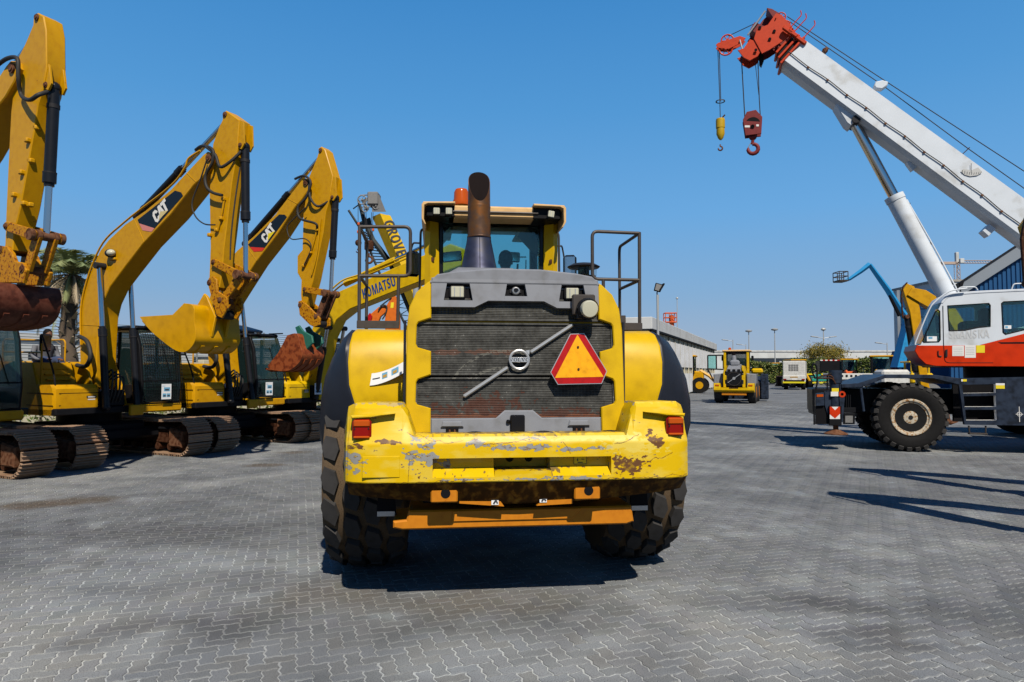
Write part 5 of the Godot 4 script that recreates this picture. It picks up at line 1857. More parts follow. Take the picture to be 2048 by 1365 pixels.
func excavator_row() -> void:
	var n := dig_n
	var p2 := (on_ground(190, 940) + on_ground(397, 914)) / 2
	var p3 := (on_ground(463, 905) + on_ground(605, 887)) / 2
	var p1 := on_ground(78, 958) - n * 1.19
	var p4 := on_ground(640, 884) + n * 1.19
	# the boom of the second machine, traced on its near face
	var z := 0.22
	var boom2 := dig_poly(p2, [161, 775, 159, 700, 160, 650, 163, 599, 174, 559, 199, 502, 217, 479, 249, 449, 289, 422, 340, 380, 377, 340, 406, 309, 414, 303, 424, 306, 427, 317, 420, 335, 403, 356, 387, 370, 340, 430, 284, 489, 247, 537, 219, 574, 204, 606, 197, 634, 193, 700, 191, 775], z)
	var foot2 := dig_px(p2, 176, 745, z)
	var pin2 := dig_px(p2, 418, 316, z)
	var ram2 := dig_px(p2, 198, 532, 0.34)
	var dec2 := dig_poly(p2, [275, 440, 278, 447, 309, 457, 366, 392, 362, 385, 350, 381.5, 278, 447, 285, 461, 303, 464, 309, 457, 313, 448, 339, 417, 302, 430, 318, 441, 337, 421, 321, 424], z)
	var sea2 := dig_poly(p2, [268, 438, 288, 484, 373, 346, 392, 364, 163, 650, 198, 652], z)
	digger("excavator", "yellow excavator with smooth yellow bucket, steel mesh over its cab window", p2, {
		"boom": boom2, "foot": foot2, "pin": pin2, "ramtop": ram2, "decal": dec2, "seams": [[sea2[0], sea2[1]], [sea2[2], sea2[3]], [sea2[4], sea2[5]]], "faded": true, "guard": true,
		"stick": dig_poly(p2, [444, 240, 444, 228, 451, 221, 460, 227, 478, 240, 476, 265, 474, 298, 463, 364, 456, 425, 447, 497, 444, 540, 438, 575, 426, 580, 417, 566, 420, 495, 418, 385, 425, 288, 438, 252], 0.14),
		"apex": dig_px(p2, 450, 229, 0.14), "sc0": dig_px(p2, 274, 434, 0.0), "scsplit": 0.5,
		"lug": dig_poly(p2, [486, 246, 497, 249, 498, 290, 492, 302, 484, 300, 481, 290], 0.0), "bc0": dig_px(p2, 490, 294, 0.0), "bc1": dig_px(p2, 491, 552, 0.0), "bcsplit": 0.57,
		"linkpin": dig_px(p2, 428, 525, 0.18), "tip": dig_px(p2, 420, 566, 0.17), "bpin": dig_px(p2, 441, 601, 0.17),
		"coupler": dig_poly(p2, [416, 566, 419, 556, 428, 553, 435, 560, 436, 583, 455, 595, 456, 616, 445, 637, 435, 632, 428, 610], 0.17), "couplermid": dig_px(p2, 450, 630, 0.0),
		"ears": dig_poly(p2, [411, 588, 417, 593, 434, 634, 426, 674, 419, 677, 415, 660, 397, 640, 397, 612], 0.14), "earmat": M.bucket_yellow,
		"bucket": dig_poly(p2, [280, 634, 346, 630, 369, 607, 388, 613, 390, 645, 392, 665, 391, 682, 381, 698, 367, 705, 346, 698, 307, 667, 290, 648], 0.5), "b0": 2, "b1": 11, "bhalf": 0.5, "bmat": M.bucket_yellow,
		"hoses": [[v3(dig_px(p2, 391, 300, 0.1), 0.1), v3(dig_px(p2, 405, 292, 0.2), 0.2), v3(dig_px(p2, 425, 300, 0.28), 0.28), v3(dig_px(p2, 424, 325, 0.28), 0.28), v3(dig_px(p2, 411, 350, 0.28), 0.28), v3(dig_px(p2, 412, 372, 0.28), 0.28), v3(dig_px(p2, 424, 385, 0.26), 0.26), v3(dig_px(p2, 444, 391, 0.25), 0.25)], [v3(dig_px(p2, 412, 294, 0.25), 0.25), v3(dig_px(p2, 430, 310, 0.27), 0.27), v3(dig_px(p2, 440, 334, 0.27), 0.27), v3(dig_px(p2, 462, 322, 0.2), 0.2), v3(dig_px(p2, 482, 303, 0.1), 0.1)]],
		"thin": [[v3(dig_px(p2, 413, 320, 0.28), 0.28), v3(dig_px(p2, 400, 360, 0.28), 0.28), v3(dig_px(p2, 384, 405, 0.28), 0.28), v3(dig_px(p2, 390, 432, 0.28), 0.28), v3(dig_px(p2, 408, 448, 0.2), 0.2), v3(dig_px(p2, 430, 450, 0.2), 0.2)], [v3(dig_px(p2, 480, 335, 0.1), 0.1), v3(dig_px(p2, 470, 400, 0.15), 0.15), v3(dig_px(p2, 462, 470, 0.18), 0.18), v3(dig_px(p2, 460, 520, 0.2), 0.2)]],
		"pipes": [[v3(dig_px(p2, 163, 690, z), 0.24), v3(dig_px(p2, 165, 600, z), 0.24), v3(dig_px(p2, 200, 498, z), 0.24), v3(dig_px(p2, 250, 445, z), 0.24), v3(dig_px(p2, 340, 375, z), 0.24), v3(dig_px(p2, 370, 338, z), 0.24), v3(dig_px(p2, 378, 318, z), 0.24), v3(dig_px(p2, 398, 301, z), 0.2)], [v3(dig_px(p2, 447, 395, 0.19), 0.17), v3(dig_px(p2, 441, 430, 0.19), 0.17), v3(dig_px(p2, 433, 462, 0.19), 0.17)]],
		"clips": [v3(dig_px(p2, 446, 398, 0.18), 0.17), v3(dig_px(p2, 441, 437, 0.18), 0.17), v3(dig_px(p2, 432, 460, 0.18), 0.17), v3(dig_px(p2, 418, 470, 0.18), 0.17)]})
	var e2: Node3D = get_child(get_child_count() - 1)
	flyer(e2, Transform3D(Basis(Vector3(0, 1, 0), PI / 2 - 0.3), v3(dig_px(p2, 208, 794, 0.2), 0.2)), 0.22, 0.31)
	flyer(e2, Transform3D(Basis(Vector3(0, 1, 0), PI / 2), Vector3(-0.8, 1.42, -0.9)), 0.24, 0.34)
	boom_lamp(e2, v3(dig_px(p2, 222, 507, 0.26), 0.28))
	# the first machine: only its stick, cab and left track are in the frame
	var pin1 := dig_px(p1, 25, 137, z)
	var foot1 := Vector2(-1.93, 1.85)
	digger("excavator", "tall yellow excavator with rusty brown bucket and clear cab glass", p1, {
		"boom": map_poly(boom2, foot2, pin2, foot1, pin1), "foot": foot1, "pin": pin1, "ramtop": map_poly(PackedVector2Array([ram2]), foot2, pin2, foot1, pin1)[0],
		"stick": dig_poly(p1, [65, 50, 66, 32, 74, 25, 86, 32, 91, 60, 92, 134, 83, 184, 75, 207, 67, 261, 53, 340, 40, 412, 27, 465, 24, 500, 5, 505, 9, 489, 11, 430, 15, 340, 17, 299, 21, 224, 25, 189, 37, 112, 50, 86], 0.14),
		"apex": dig_px(p1, 74, 35, 0.14), "sc0": map_poly(PackedVector2Array([dig_px(p2, 274, 434, 0.0)]), foot2, pin2, foot1, pin1)[0],
		"lug": dig_poly(p1, [98, 130, 114, 135, 118, 172, 112, 186, 102, 183, 96, 160], 0.0), "bc0": dig_px(p1, 108, 176, 0.0), "bc1": dig_px(p1, 92, 474, 0.0), "bcsplit": 0.64,
		"linkpin": dig_px(p1, 15, 453, 0.18), "tip": dig_px(p1, 3, 500, 0.17), "bpin": dig_px(p1, 33, 537, 0.26),
		"ears": dig_poly(p1, [-8, 492, 8, 492, 18, 505, 24, 522, 40, 525, 47, 540, 40, 566, -20, 566], 0.22), "earmat": M.digger_yellow_worn,
		"bucket": dig_poly(p1, [-165, 602, -135, 580, -75, 566, -20, 563, -10, 572, -8, 592, -12, 615, -20, 632, -36, 646, -78, 655, -125, 650, -175, 628], 0.44), "b0": 2, "b1": 11, "bhalf": 0.44, "bmat": M.bucket_rust,
		"hoses": [[v3(dig_px(p1, -8, 132, 0.25), 0.25), v3(dig_px(p1, 14, 117, 0.27), 0.27), v3(dig_px(p1, 34, 118, 0.28), 0.28), v3(dig_px(p1, 36, 155, 0.27), 0.27), v3(dig_px(p1, 42, 190, 0.2), 0.2), v3(dig_px(p1, 58, 200, 0.28), 0.28), v3(dig_px(p1, 76, 190, 0.26), 0.26), v3(dig_px(p1, 94, 184, 0.12), 0.12)]],
		"clips": [v3(dig_px(p1, 73, 256, 0.1), 0.1), v3(dig_px(p1, 62, 322, 0.1), 0.1), v3(dig_px(p1, 55, 281, 0.16), 0.16), v3(dig_px(p1, 43, 345, 0.16), 0.16), v3(dig_px(p1, 28, 390, 0.16), 0.16), v3(dig_px(p1, 48, 407, 0.1), 0.1), v3(dig_px(p1, 60, 410, 0.05), 0.05)]})
	# the third machine
	var pin3 := dig_px(p3, 612, 366, z)
	var foot3 := dig_px(p3, 437, 755, z)
	digger("excavator", "yellow excavator with rust-red bucket on a green bracket and raised roof hatch", p3, {
		"boom": map_poly(boom2, foot2, pin2, foot3, pin3), "foot": foot3, "pin": pin3, "ramtop": map_poly(PackedVector2Array([ram2]), foot2, pin2, foot3, pin3)[0], "decal": map_poly(dec2, foot2, pin2, foot3, pin3), "seams": [[map_poly(sea2, foot2, pin2, foot3, pin3)[0], map_poly(sea2, foot2, pin2, foot3, pin3)[1]], [map_poly(sea2, foot2, pin2, foot3, pin3)[2], map_poly(sea2, foot2, pin2, foot3, pin3)[3]]], "hatch": true,
		"stick": dig_poly(p3, [636, 306, 636, 297, 642, 293, 650, 300, 665, 352, 658, 401, 651, 424, 646, 465, 633, 526, 626, 560, 617, 592, 612, 612, 603, 612, 601, 590, 602, 560, 594, 546, 594, 512, 604, 500, 606, 428, 618, 352, 632, 319], 0.14),
		"apex": dig_px(p3, 641, 301, 0.14), "sc0": map_poly(PackedVector2Array([dig_px(p2, 274, 434, 0.0)]), foot2, pin2, foot3, pin3)[0],
		"lug": dig_poly(p3, [670, 354, 677, 357, 679, 394, 673, 404, 664, 400, 664, 385], 0.0), "bc0": dig_px(p3, 671, 397, 0.0), "bc1": dig_px(p3, 661, 588, 0.0), "bcsplit": 0.62,
		"linkpin": dig_px(p3, 610, 579, 0.18), "tip": dig_px(p3, 601, 611, 0.17), "bpin": dig_px(p3, 627, 633, 0.26), "linkmat": M.rust,
		"coupler": dig_poly(p3, [597, 604, 603, 601, 615, 610, 641, 637, 640, 650, 630, 655, 620, 650, 600, 630], 0.17), "couplermid": dig_px(p3, 640, 648, 0.0),
		"ears": dig_poly(p3, [588, 655, 596, 651, 604, 662, 622, 672, 624, 686, 612, 699, 603, 690, 594, 672], 0.21), "earmat": M.coupler_green,
		"bucket": dig_poly(p3, [536, 732, 557, 706, 575, 671, 594, 668, 600, 688, 605, 706, 603, 718, 596, 729, 580, 741, 562, 743, 540, 740], 0.35), "b0": 2, "b1": 10, "bhalf": 0.35, "bmat": M.bucket_red,
		"hoses": [[v3(dig_px(p3, 590, 358, 0.1), 0.1), v3(dig_px(p3, 608, 352, 0.26), 0.26), v3(dig_px(p3, 621, 365, 0.28), 0.28), v3(dig_px(p3, 612, 395, 0.28), 0.28), v3(dig_px(p3, 596, 415, 0.28), 0.28), v3(dig_px(p3, 600, 437, 0.28), 0.28), v3(dig_px(p3, 630, 447, 0.26), 0.26), v3(dig_px(p3, 634, 456, 0.2), 0.2)], [v3(dig_px(p3, 618, 362, 0.2), 0.2), v3(dig_px(p3, 620, 395, 0.27), 0.27), v3(dig_px(p3, 636, 413, 0.2), 0.2), v3(dig_px(p3, 660, 401, 0.1), 0.1)]],
		"thin": [[v3(dig_px(p3, 612, 415, 0.28), 0.28), v3(dig_px(p3, 588, 437, 0.28), 0.28), v3(dig_px(p3, 574, 455, 0.28), 0.28), v3(dig_px(p3, 582, 478, 0.28), 0.28), v3(dig_px(p3, 610, 478, 0.2), 0.2), v3(dig_px(p3, 622, 495, 0.2), 0.2), v3(dig_px(p3, 608, 530, 0.2), 0.2)]],
		"pipes": [[v3(dig_px(p3, 640, 438, 0.18), 0.17), v3(dig_px(p3, 632, 510, 0.18), 0.17), v3(dig_px(p3, 622, 550, 0.18), 0.17)], [v3(dig_px(p3, 634, 456, 0.18), 0.17), v3(dig_px(p3, 622, 500, 0.18), 0.17), v3(dig_px(p3, 608, 532, 0.18), 0.17)]],
		"clips": [v3(dig_px(p3, 634, 460, 0.18), 0.17), v3(dig_px(p3, 620, 505, 0.18), 0.17), v3(dig_px(p3, 606, 532, 0.18), 0.17)]})
	var e3: Node3D = get_child(get_child_count() - 1)
	flyer(e3, Transform3D(Basis(Vector3(0, 1, 0), PI / 2 - 0.3), v3(dig_px(p3, 456, 780, 0.2), 0.2)), 0.22, 0.31)
	flyer(e3, Transform3D(Basis(Vector3(0, 1, 0), PI / 2), Vector3(-0.8, 1.42, -0.72)), 0.24, 0.34)
	# the fourth, of another make, its boom lowered
	var o4 := digger("excavator", "bright yellow excavator with blue maker's name on its long lowered boom", p4, {"paint": M.komatsu_yellow,
		"boom": dig_poly(p4, [604, 800, 608, 730, 620, 668, 641, 612, 667, 588, 710, 569, 760, 548, 830, 518, 900, 488, 930, 500, 930, 528, 832, 566, 790, 582, 745, 600, 700, 618, 672, 640, 655, 675, 643, 730, 638, 800], z),
		"foot": dig_px(p4, 620, 790, z), "pin": dig_px(p4, 915, 505, z), "ramtop": dig_px(p4, 655, 655, 0.34), "ramsplit": 0.7})
	var b := B.new()
	b.tube([v3(dig_px(p4, 690, 568, 0.0), 0.0), v3(dig_px(p4, 790, 520, 0.0), 0.0)], 0.09, 12)
	var sc := part(o4, "stick_cylinder", b, M.komatsu_yellow)
	b = B.new()
	b.tube([v3(dig_px(p4, 785, 522, 0.0), 0.0), v3(dig_px(p4, 850, 492, 0.0), 0.0)], 0.05, 12)
	part(sc, "rod", b, M.chrome)
	for k in 2: hose(o4, [v3(dig_px(p4, 660, 590 - 3 * k, 0.1), 0.1 + 0.1 * k), v3(dig_px(p4, 690, 566 - 4 * k, 0.1), 0.1 + 0.1 * k), v3(dig_px(p4, 730, 552 - 4 * k, 0.1), 0.1 + 0.1 * k), v3(dig_px(p4, 830, 510 - 3 * k, 0.1), 0.1 + 0.1 * k)], 0.025, M.komatsu_yellow)
	var a0 := dig_px(p4, 727, 596, z)
	var a1 := dig_px(p4, 792, 569, z)
	var ux := (a1 - a0).normalized()
	var uy := Vector2(-ux.y, ux.x)
	var bs := Basis(Vector3(ux.x, ux.y, 0), Vector3(uy.x, uy.y, 0), Vector3(0, 0, 1))
	var name4 := words(o4, "lettering", "KOMATSU", 0.28, M.komatsu_blue, Transform3D(bs, v3((a0 + a1) / 2 + uy * 0.1, z + 0.006)), 1.0)
	name4.transform.basis = bs * Basis.from_scale(Vector3((a1 - a0).length() / name4.mesh.get_aabb().size.x, 1, 1))
	flyer(o4, Transform3D(Basis(Vector3(0, 1, 0), PI / 2 - 0.3), v3(dig_px(p4, 636, 778, 0.35), 0.35)), 0.22, 0.32)

func boom_lamp(o: Node3D, at: Vector3) -> void:
	var b := B.new()
	b.ball(at, Vector3(0.13, 0.09, 0.1), 14, 9)
	var l := part(o, "boom_lamp", b, M.dark_metal)
	b = B.new()
	b.ball(at + Vector3(0.05, 0.0, 0.02), Vector3(0.1, 0.075, 0.085), 14, 9)
	part(l, "lens", b, M.lens_clear)
	b = B.new()
	b.box(at + Vector3(0.03, -0.12, -0.04), Vector3(0.2, 0.05, 0.06), 0.01)
	part(l, "bracket", b, M.digger_yellow)

# ---------------------------------------------------------------- the white and red mobile crane on the right
# local axes: x along the machine to the right, y up, z towards the camera; x = z = 0 at the outer face of the near front tyre
var crane_at := Vector3.ZERO
var crane_phi := deg_to_rad(16.5)
func kp(px: float, py: float, z := 0.0) -> Vector3:
	var u := Vector3(cos(crane_phi), 0, sin(crane_phi))
	var m := Vector3(-sin(crane_phi), 0, cos(crane_phi))
	var w := on_plane(px, py, crane_at + m * z, m) - crane_at
	return Vector3(w.dot(u), w.y, z)
func kpoly(a: Array, z := 0.0) -> PackedVector2Array:
	var o := PackedVector2Array()
	for i in range(0, a.size(), 2):
		var p := kp(a[i], a[i + 1], z)
		o.append(Vector2(p.x, p.y))
	return o
func kprism(b: B, a: Array, z0: float, z1: float, ref: float, bev := 0.0) -> B:
	return b.prism(kpoly(a, ref), z0, z1, Transform3D.IDENTITY, bev)
func wall_with_holes(parent: Node3D, called: String, outer: PackedVector2Array, holes: Array, z: float, thick: float, m: Material) -> void:
	var c := CSGPolygon3D.new()
	c.name = called
	c.polygon = B.ccw(outer)
	c.mode = CSGPolygon3D.MODE_DEPTH
	c.depth = thick
	c.material = m
	c.position.z = z
	for h in holes:
		var k := CSGPolygon3D.new()
		k.name = "opening"
		k.polygon = B.ccw(h)
		k.depth = thick + 0.2
		k.position.z = 0.1
		k.operation = CSGShape3D.OPERATION_SUBTRACTION
		c.add_child(k, true)
	parent.add_child(c, true)

func crane_wheel(o: Node3D, at: Vector3, R: float, W: float, detail: bool) -> void:
	var w := Node3D.new()
	w.name = "wheel"
	o.add_child(w, true)
	w.position = at
	var tz := Transform3D(Basis(Vector3(1, 0, 0), PI / 2), Vector3.ZERO)
	var h := W / 2
	var b := B.new()
	var r := R - 0.05
	b.lathe([Vector2(R * 0.5, -h * 0.8), Vector2(R * 0.7, -h), Vector2(R * 0.88, -h * 0.96), Vector2(r, -h * 0.8), Vector2(r, h * 0.8), Vector2(R * 0.88, h * 0.96), Vector2(R * 0.8, h), Vector2(R * 0.7, h), Vector2(R * 0.6, h * 0.94), Vector2(R * 0.5, h * 0.8)], tz, 48)
	part(w, "tyre", b, M.tyre_side)
	var lug := B.new()
	var pts := []
	for q in [[0.0, 0.03], [0.35, 0.06], [1.0, 0.1]]: pts.append(q)
	# a bar lug from the middle of the tread to the shoulder
	lug.ring([PackedVector3Array([Vector3(-0.05, r - 0.01, 0.0), Vector3(0.05, r - 0.01, 0.0), Vector3(0.035, R, 0.0), Vector3(-0.035, R, 0.0)]), PackedVector3Array([Vector3(-0.02, r - 0.01, h * 0.5), Vector3(0.09, r - 0.01, h * 0.5), Vector3(0.075, R, h * 0.5), Vector3(-0.01, R, h * 0.5)]), PackedVector3Array([Vector3(-0.01, r - 0.02, h * 0.94), Vector3(0.11, r - 0.02, h * 0.94), Vector3(0.1, R - 0.02, h * 0.9), Vector3(0.0, R - 0.02, h * 0.9)]), PackedVector3Array([Vector3(0.0, R * 0.86, h * 0.99), Vector3(0.1, R * 0.86, h * 0.99), Vector3(0.09, R * 0.88, h * 1.03), Vector3(0.01, R * 0.88, h * 1.03)])])
	var lm := lug.mesh(20.0)
	var n := 26
	for k in n:
		for s in [0, 1]:
			var l := part(w, "tread_lug", lm, M.tread_rubber)
			l.transform = Transform3D(Basis(Vector3(0, 0, 1), TAU * (k + 0.5 * s) / n) * (Basis(Vector3(0, 1, 0), PI) if s else Basis.IDENTITY), Vector3.ZERO)
	b = B.new()
	b.lathe([Vector2(R * 0.54, h * 0.9), Vector2(R * 0.52, h * 0.98), Vector2(R * 0.48, h * 0.97), Vector2(R * 0.46, h * 0.86), Vector2(R * 0.42, h * 0.84), Vector2(R * 0.4, h * 0.5), Vector2(R * 0.3, h * 0.35), Vector2(0.0, h * 0.35)], tz, 40, false)
	var rim := part(w, "rim", b, M.rim_white)
	if not detail: return
	b = B.new()
	b.lathe([Vector2(R * 0.36, h * 0.3), Vector2(R * 0.36, h * 0.5), Vector2(R * 0.33, h * 0.52)], tz, 30, true)
	part(rim, "bolt_ring", b, M.rim_grey)
	b = B.new()
	b.lathe([Vector2(R * 0.28, h * 0.5), Vector2(R * 0.27, h * 0.72), Vector2(R * 0.22, h * 0.78), Vector2(R * 0.15, h * 0.82), Vector2(R * 0.06, h * 0.84), Vector2(0.0, h * 0.84)], tz, 28)
	part(rim, "hub", b, M.rim_white)
	b = B.new()
	b.cyl(Vector3(0, 0, h * 0.84), Vector3(0, 0, h * 0.88), 0.05, -1, 8)
	part(rim, "hub_cap", b, M.dark_metal)
	for k in 18:
		b = B.new()
		var a := TAU * k / 18
		b.cyl(Vector3(cos(a) * R * 0.32, sin(a) * R * 0.32, h * 0.5), Vector3(cos(a) * R * 0.32, sin(a) * R * 0.32, h * 0.6), 0.018, -1, 6)
		part(rim, "wheel_nut", b, M.rust_dark)

func spoked(parent: Node3D, c: Vector3, r: float, m: Material, spokes := 6) -> void:
	var b := B.new()
	var pts := []
	for k in 25: pts.append(c + Vector3(cos(TAU * k / 24) * r, sin(TAU * k / 24) * r, 0))
	b.tube(pts, r * 0.13, 8)
	for k in spokes: b.tube([c, c + Vector3(cos(TAU * k / spokes) * r, sin(TAU * k / spokes) * r, 0)], r * 0.08, 6)
	b.cyl(c - Vector3(0, 0, 0.06), c + Vector3(0, 0, 0.06), r * 0.22, -1, 12)
	part(parent, "sheave", b, m)

func rope(parent: Node3D, pts: Array, r := 0.011) -> void:
	var b := B.new()
	b.tube(pts, r, 6)
	part(parent, "wire_rope", b, M.rope)

func hook_shape(b: B, c: Vector3, r: float, th: float) -> void:
	var pts := []
	var rad := []
	for k in 12:
		var a := lerpf(1.7, -3.5, k / 11.0)
		pts.append(c + Vector3(cos(a) * r, sin(a) * r, 0))
		rad.append(th * lerpf(0.8, 1.0, sin(PI * k / 11.0)) * (0.45 if k == 11 else 1.0))
	b.tube([c + Vector3(0, r * 2.0, 0), pts[0]], th * 0.75, 8)
	b.tube(pts, rad, 10)

func mobile_crane() -> void:
	crane_at = on_ground(1823, 905)
	var o := thing("mobile_crane", "white and red rough-terrain crane with raised white boom and navy chassis", "crane", crane_at, -crane_phi)
	var b: B
	for q in [[Vector3(0.02, 0.8, -0.25), true], [Vector3(0.02, 0.8, -2.2), false], [Vector3(3.9, 0.8, -0.25), false], [Vector3(3.9, 0.8, -2.2), false]]: crane_wheel(o, q[0], 0.8, 0.5, q[1])
	b = B.new()
	b.box(Vector3(1.7, 1.15, -1.23), Vector3(7.4, 0.6, 1.1), 0.03)
	b.cyl(Vector3(0.02, 0.8, -0.4), Vector3(0.02, 0.8, -2.1), 0.16, -1, 14)
	b.cyl(Vector3(3.9, 0.8, -0.4), Vector3(3.9, 0.8, -2.1), 0.16, -1, 14)
	part(o, "frame", b, M.digger_black)
	# fender deck: bent plate over the front wheel
	var deck := kpoly([1683, 769, 1716, 767, 1770, 750, 1866, 750, 1919, 757, 1919, 770, 1866, 757, 1770, 757, 1722, 775, 1683, 776], 0.0)
	b = B.new()
	b.prism(deck, -2.46, 0.03, Transform3D.IDENTITY, 0.006)
	part(o, "fender_deck", b, M.crane_navy)
	b = B.new()
	b.tube([kp(1722, 776, 0.0), kp(1728, 823, 0.0)], 0.03, 8)
	part(o, "deck_strut", b, M.crane_navy)
	# side panel with three open steps
	wall_with_holes(o, "side_panel", kpoly([1917, 757, 2400, 748, 2400, 856, 1930, 850], 0.0), [kpoly([1925, 770, 1992, 769, 1992, 786, 1927, 787], 0.0), kpoly([1928, 793, 1992, 792, 1993, 814, 1930, 814], 0.0), kpoly([1931, 820, 1993, 820, 1994, 841, 1933, 841], 0.0)], 0.0, 0.12, M.crane_navy)
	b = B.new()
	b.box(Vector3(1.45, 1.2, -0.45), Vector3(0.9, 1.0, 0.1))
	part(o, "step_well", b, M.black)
	b = B.new()
	b.box(Vector3(3.6, 1.2, -0.65), Vector3(3.4, 0.95, 1.0))
	part(o, "tank", b, M.crane_navy)
	b = B.new()
	b.tube([kp(1938, 852, -0.05), kp(1940, 868, -0.05), kp(1972, 868, -0.05), kp(1972, 852, -0.05)], 0.02, 6)
	b.box(kp(1956, 868, -0.08), Vector3(0.36, 0.035, 0.14), 0.005)
	part(o, "lower_step", b, M.rail_grey)
	for q in [[1923, 759, 1934, 763.5, M.decal_white, "sticker"], [1926, 759, 1934, 763.5, M.print_yellow, "sticker"], [1992, 767, 2010, 771, M.decal_white, "sticker"], [1992, 771, 2010, 778, M.print_yellow, "sticker"]]:
		b = B.new()
		var p0 := kp(q[0], q[1], 0.002)
		var p1 := kp(q[2], q[3], 0.002)
		b.box((p0 + p1) / 2 + Vector3(0, 0, 0.002 if q[4] == M.decal_white else 0.004), Vector3(absf(p1.x - p0.x), absf(p1.y - p0.y), 0.006))
		part(o, q[5], b, q[4])
	# target mark
	b = B.new()
	var tm := kp(2039.5, 829, 0.004)
	b.box(tm, Vector3(0.012, 0.34, 0.006))
	b.box(tm, Vector3(0.14, 0.012, 0.0065))
	var ringp := []
	for k in 17: ringp.append(tm + Vector3(cos(TAU * k / 16) * 0.045, sin(TAU * k / 16) * 0.045, 0))
	b.tube(ringp, 0.006, 5)
	part(o, "target_mark", b, M.decal_white)
	# front outrigger with jack, lamp box, warning plate and hoses
	b = B.new()
	b.box(Vector3(-1.65, 1.0, -1.25), Vector3(0.5, 0.5, 2.3), 0.02)
	part(o, "outrigger_beam", b, M.digger_black)
	var rig := Node3D.new()
	rig.name = "outrigger"
	o.add_child(rig)
	b = B.new()
	b.cyl(kp(1671, 845, -0.05), kp(1671, 765, -0.05), 0.13, -1, 20)
	b.cyl(kp(1671, 766, -0.05), kp(1671, 741, -0.05), 0.15, -1, 20)
	part(rig, "jack_cylinder", b, M.crane_navy)
	b = B.new()
	b.cyl(kp(1672, 858, -0.05), kp(1672, 845, -0.05), 0.06, -1, 14)
	var ft := kp(1672, 869, -0.05)
	b.lathe([Vector2(0.27, 0.0), Vector2(0.27, 0.02), Vector2(0.06, 0.12), Vector2(0.05, 0.16)], Transform3D(Basis.IDENTITY, ft), 22)
	part(rig, "jack_foot", b, M.rust)
	b = B.new()
	kprism(b, [1659, 812, 1684, 812, 1684, 852, 1659, 852], -0.02, 0.1, 0.09, 0.008)
	part(rig, "plate_holder", b, M.digger_black)
	b = B.new()
	kprism(b, [1660, 814, 1680.5, 814, 1680.5, 838.5, 1660, 838.5], 0.1, 0.106, 0.1)
	var chv := part(rig, "warning_plate", b, M.decal_white)
	b = B.new()
	kprism(b, [1660, 814, 1663.5, 814, 1670.5, 821, 1677.5, 814, 1680.5, 814, 1680.5, 828, 1670.5, 837.5, 1660, 829], 0.106, 0.109, 0.1)
	part(chv, "chevron", b, M.crane_red)
	b = B.new()
	b.lathe([Vector2(0.035, -0.02), Vector2(0.075, -0.02), Vector2(0.075, 0.02), Vector2(0.035, 0.02), Vector2(0.035, -0.02)], Transform3D(Basis(Vector3(1, 0, 0), PI / 2), kp(1684.5, 789, 0.08)), 20, false)
	part(rig, "pin_ring", b, M.crane_head)
	b = B.new()
	kprism(b, [1679, 795, 1690, 795, 1686, 845, 1683, 845], 0.05, 0.09, 0.08)
	part(rig, "pin_bracket", b, M.crane_navy)
	b = B.new()
	kprism(b, [1632, 788, 1649, 786, 1649, 812, 1632, 813], -0.2, 0.06, 0.05, 0.01)
	var lb := part(rig, "lamp_box", b, M.crane_navy)
	b = B.new()
	kprism(b, [1634, 789.5, 1647, 789, 1647, 794, 1634, 794.5], 0.06, 0.07, 0.06)
	part(lb, "indicator_lens", b, M.lens_orange)
	b = B.new()
	kprism(b, [1632, 813, 1658, 813, 1658, 849, 1632, 849], -0.1, 0.0, 0.0)
	part(rig, "mud_guard", b, M.black)
	b = B.new()
	kprism(b, [1650, 782, 1662, 782, 1662, 815, 1656, 830, 1650, 810], -0.05, 0.03, 0.03)
	part(rig, "side_plate", b, M.crane_navy)
	b = B.new()
	kprism(b, [1688, 827, 1711, 827, 1710, 849, 1688, 849], -0.1, 0.06, 0.05, 0.008)
	var cb := part(rig, "control_box", b, M.digger_black)
	b = B.new()
	kprism(b, [1691, 832, 1706, 832, 1706, 846, 1691, 846], 0.06, 0.064, 0.06)
	part(cb, "panel", b, M.rim_grey)
	b = B.new()
	kprism(b, [1686, 816, 1712, 816, 1712, 826, 1686, 826], -0.1, 0.06, 0.05, 0.008)
	for k in 3: b.tube([kp(1693 + k * 4, 818, 0.02), kp(1693 + k * 4, 790, 0.02)], 0.012, 6)
	part(rig, "valve_levers", b, M.digger_black)
	b = B.new()
	kprism(b, [1664, 777, 1678, 777, 1678, 784, 1664, 784], 0.09, 0.095, 0.09)
	part(rig, "label", b, M.print_yellow)
	b = B.new()
	kprism(b, [1662, 784, 1677, 784, 1677, 793, 1662, 793], 0.09, 0.095, 0.09)
	part(rig, "label", b, M.decal_white)
	b = B.new()
	b.tube(bend([kp(1655, 780, 0.05), kp(1655, 748, 0.05), kp(1679, 746, 0.05), kp(1679, 782, 0.05)], 0.08), 0.018, 8)
	b.tube(bend([kp(1629, 850, 0.05), kp(1628, 790, 0.05), kp(1635, 770, 0.05), kp(1634, 730, 0.05), kp(1626, 726, 0.05), kp(1624, 745, 0.05), kp(1632, 758, 0.05)], 0.12), 0.02, 8)
	part(rig, "guard_hoop", b, M.digger_black)
	hose(rig, [kp(1634, 756, 0.05), kp(1648, 752, 0.08), kp(1662, 752, 0.1), kp(1668, 760, 0.08), kp(1668, 768, 0.05)], 0.016, M.rust_dark)
	hose(rig, [kp(1634, 758, 0.05), kp(1650, 757, 0.1), kp(1664, 758, 0.1), kp(1672, 768, 0.08)], 0.016, M.rust_dark)
	# black box at the front end with red and white marker tape on top
	b = B.new()
	kprism(b, [1640, 722, 1680, 722, 1680, 742, 1640, 744], -1.9, -1.2, -1.2, 0.01)
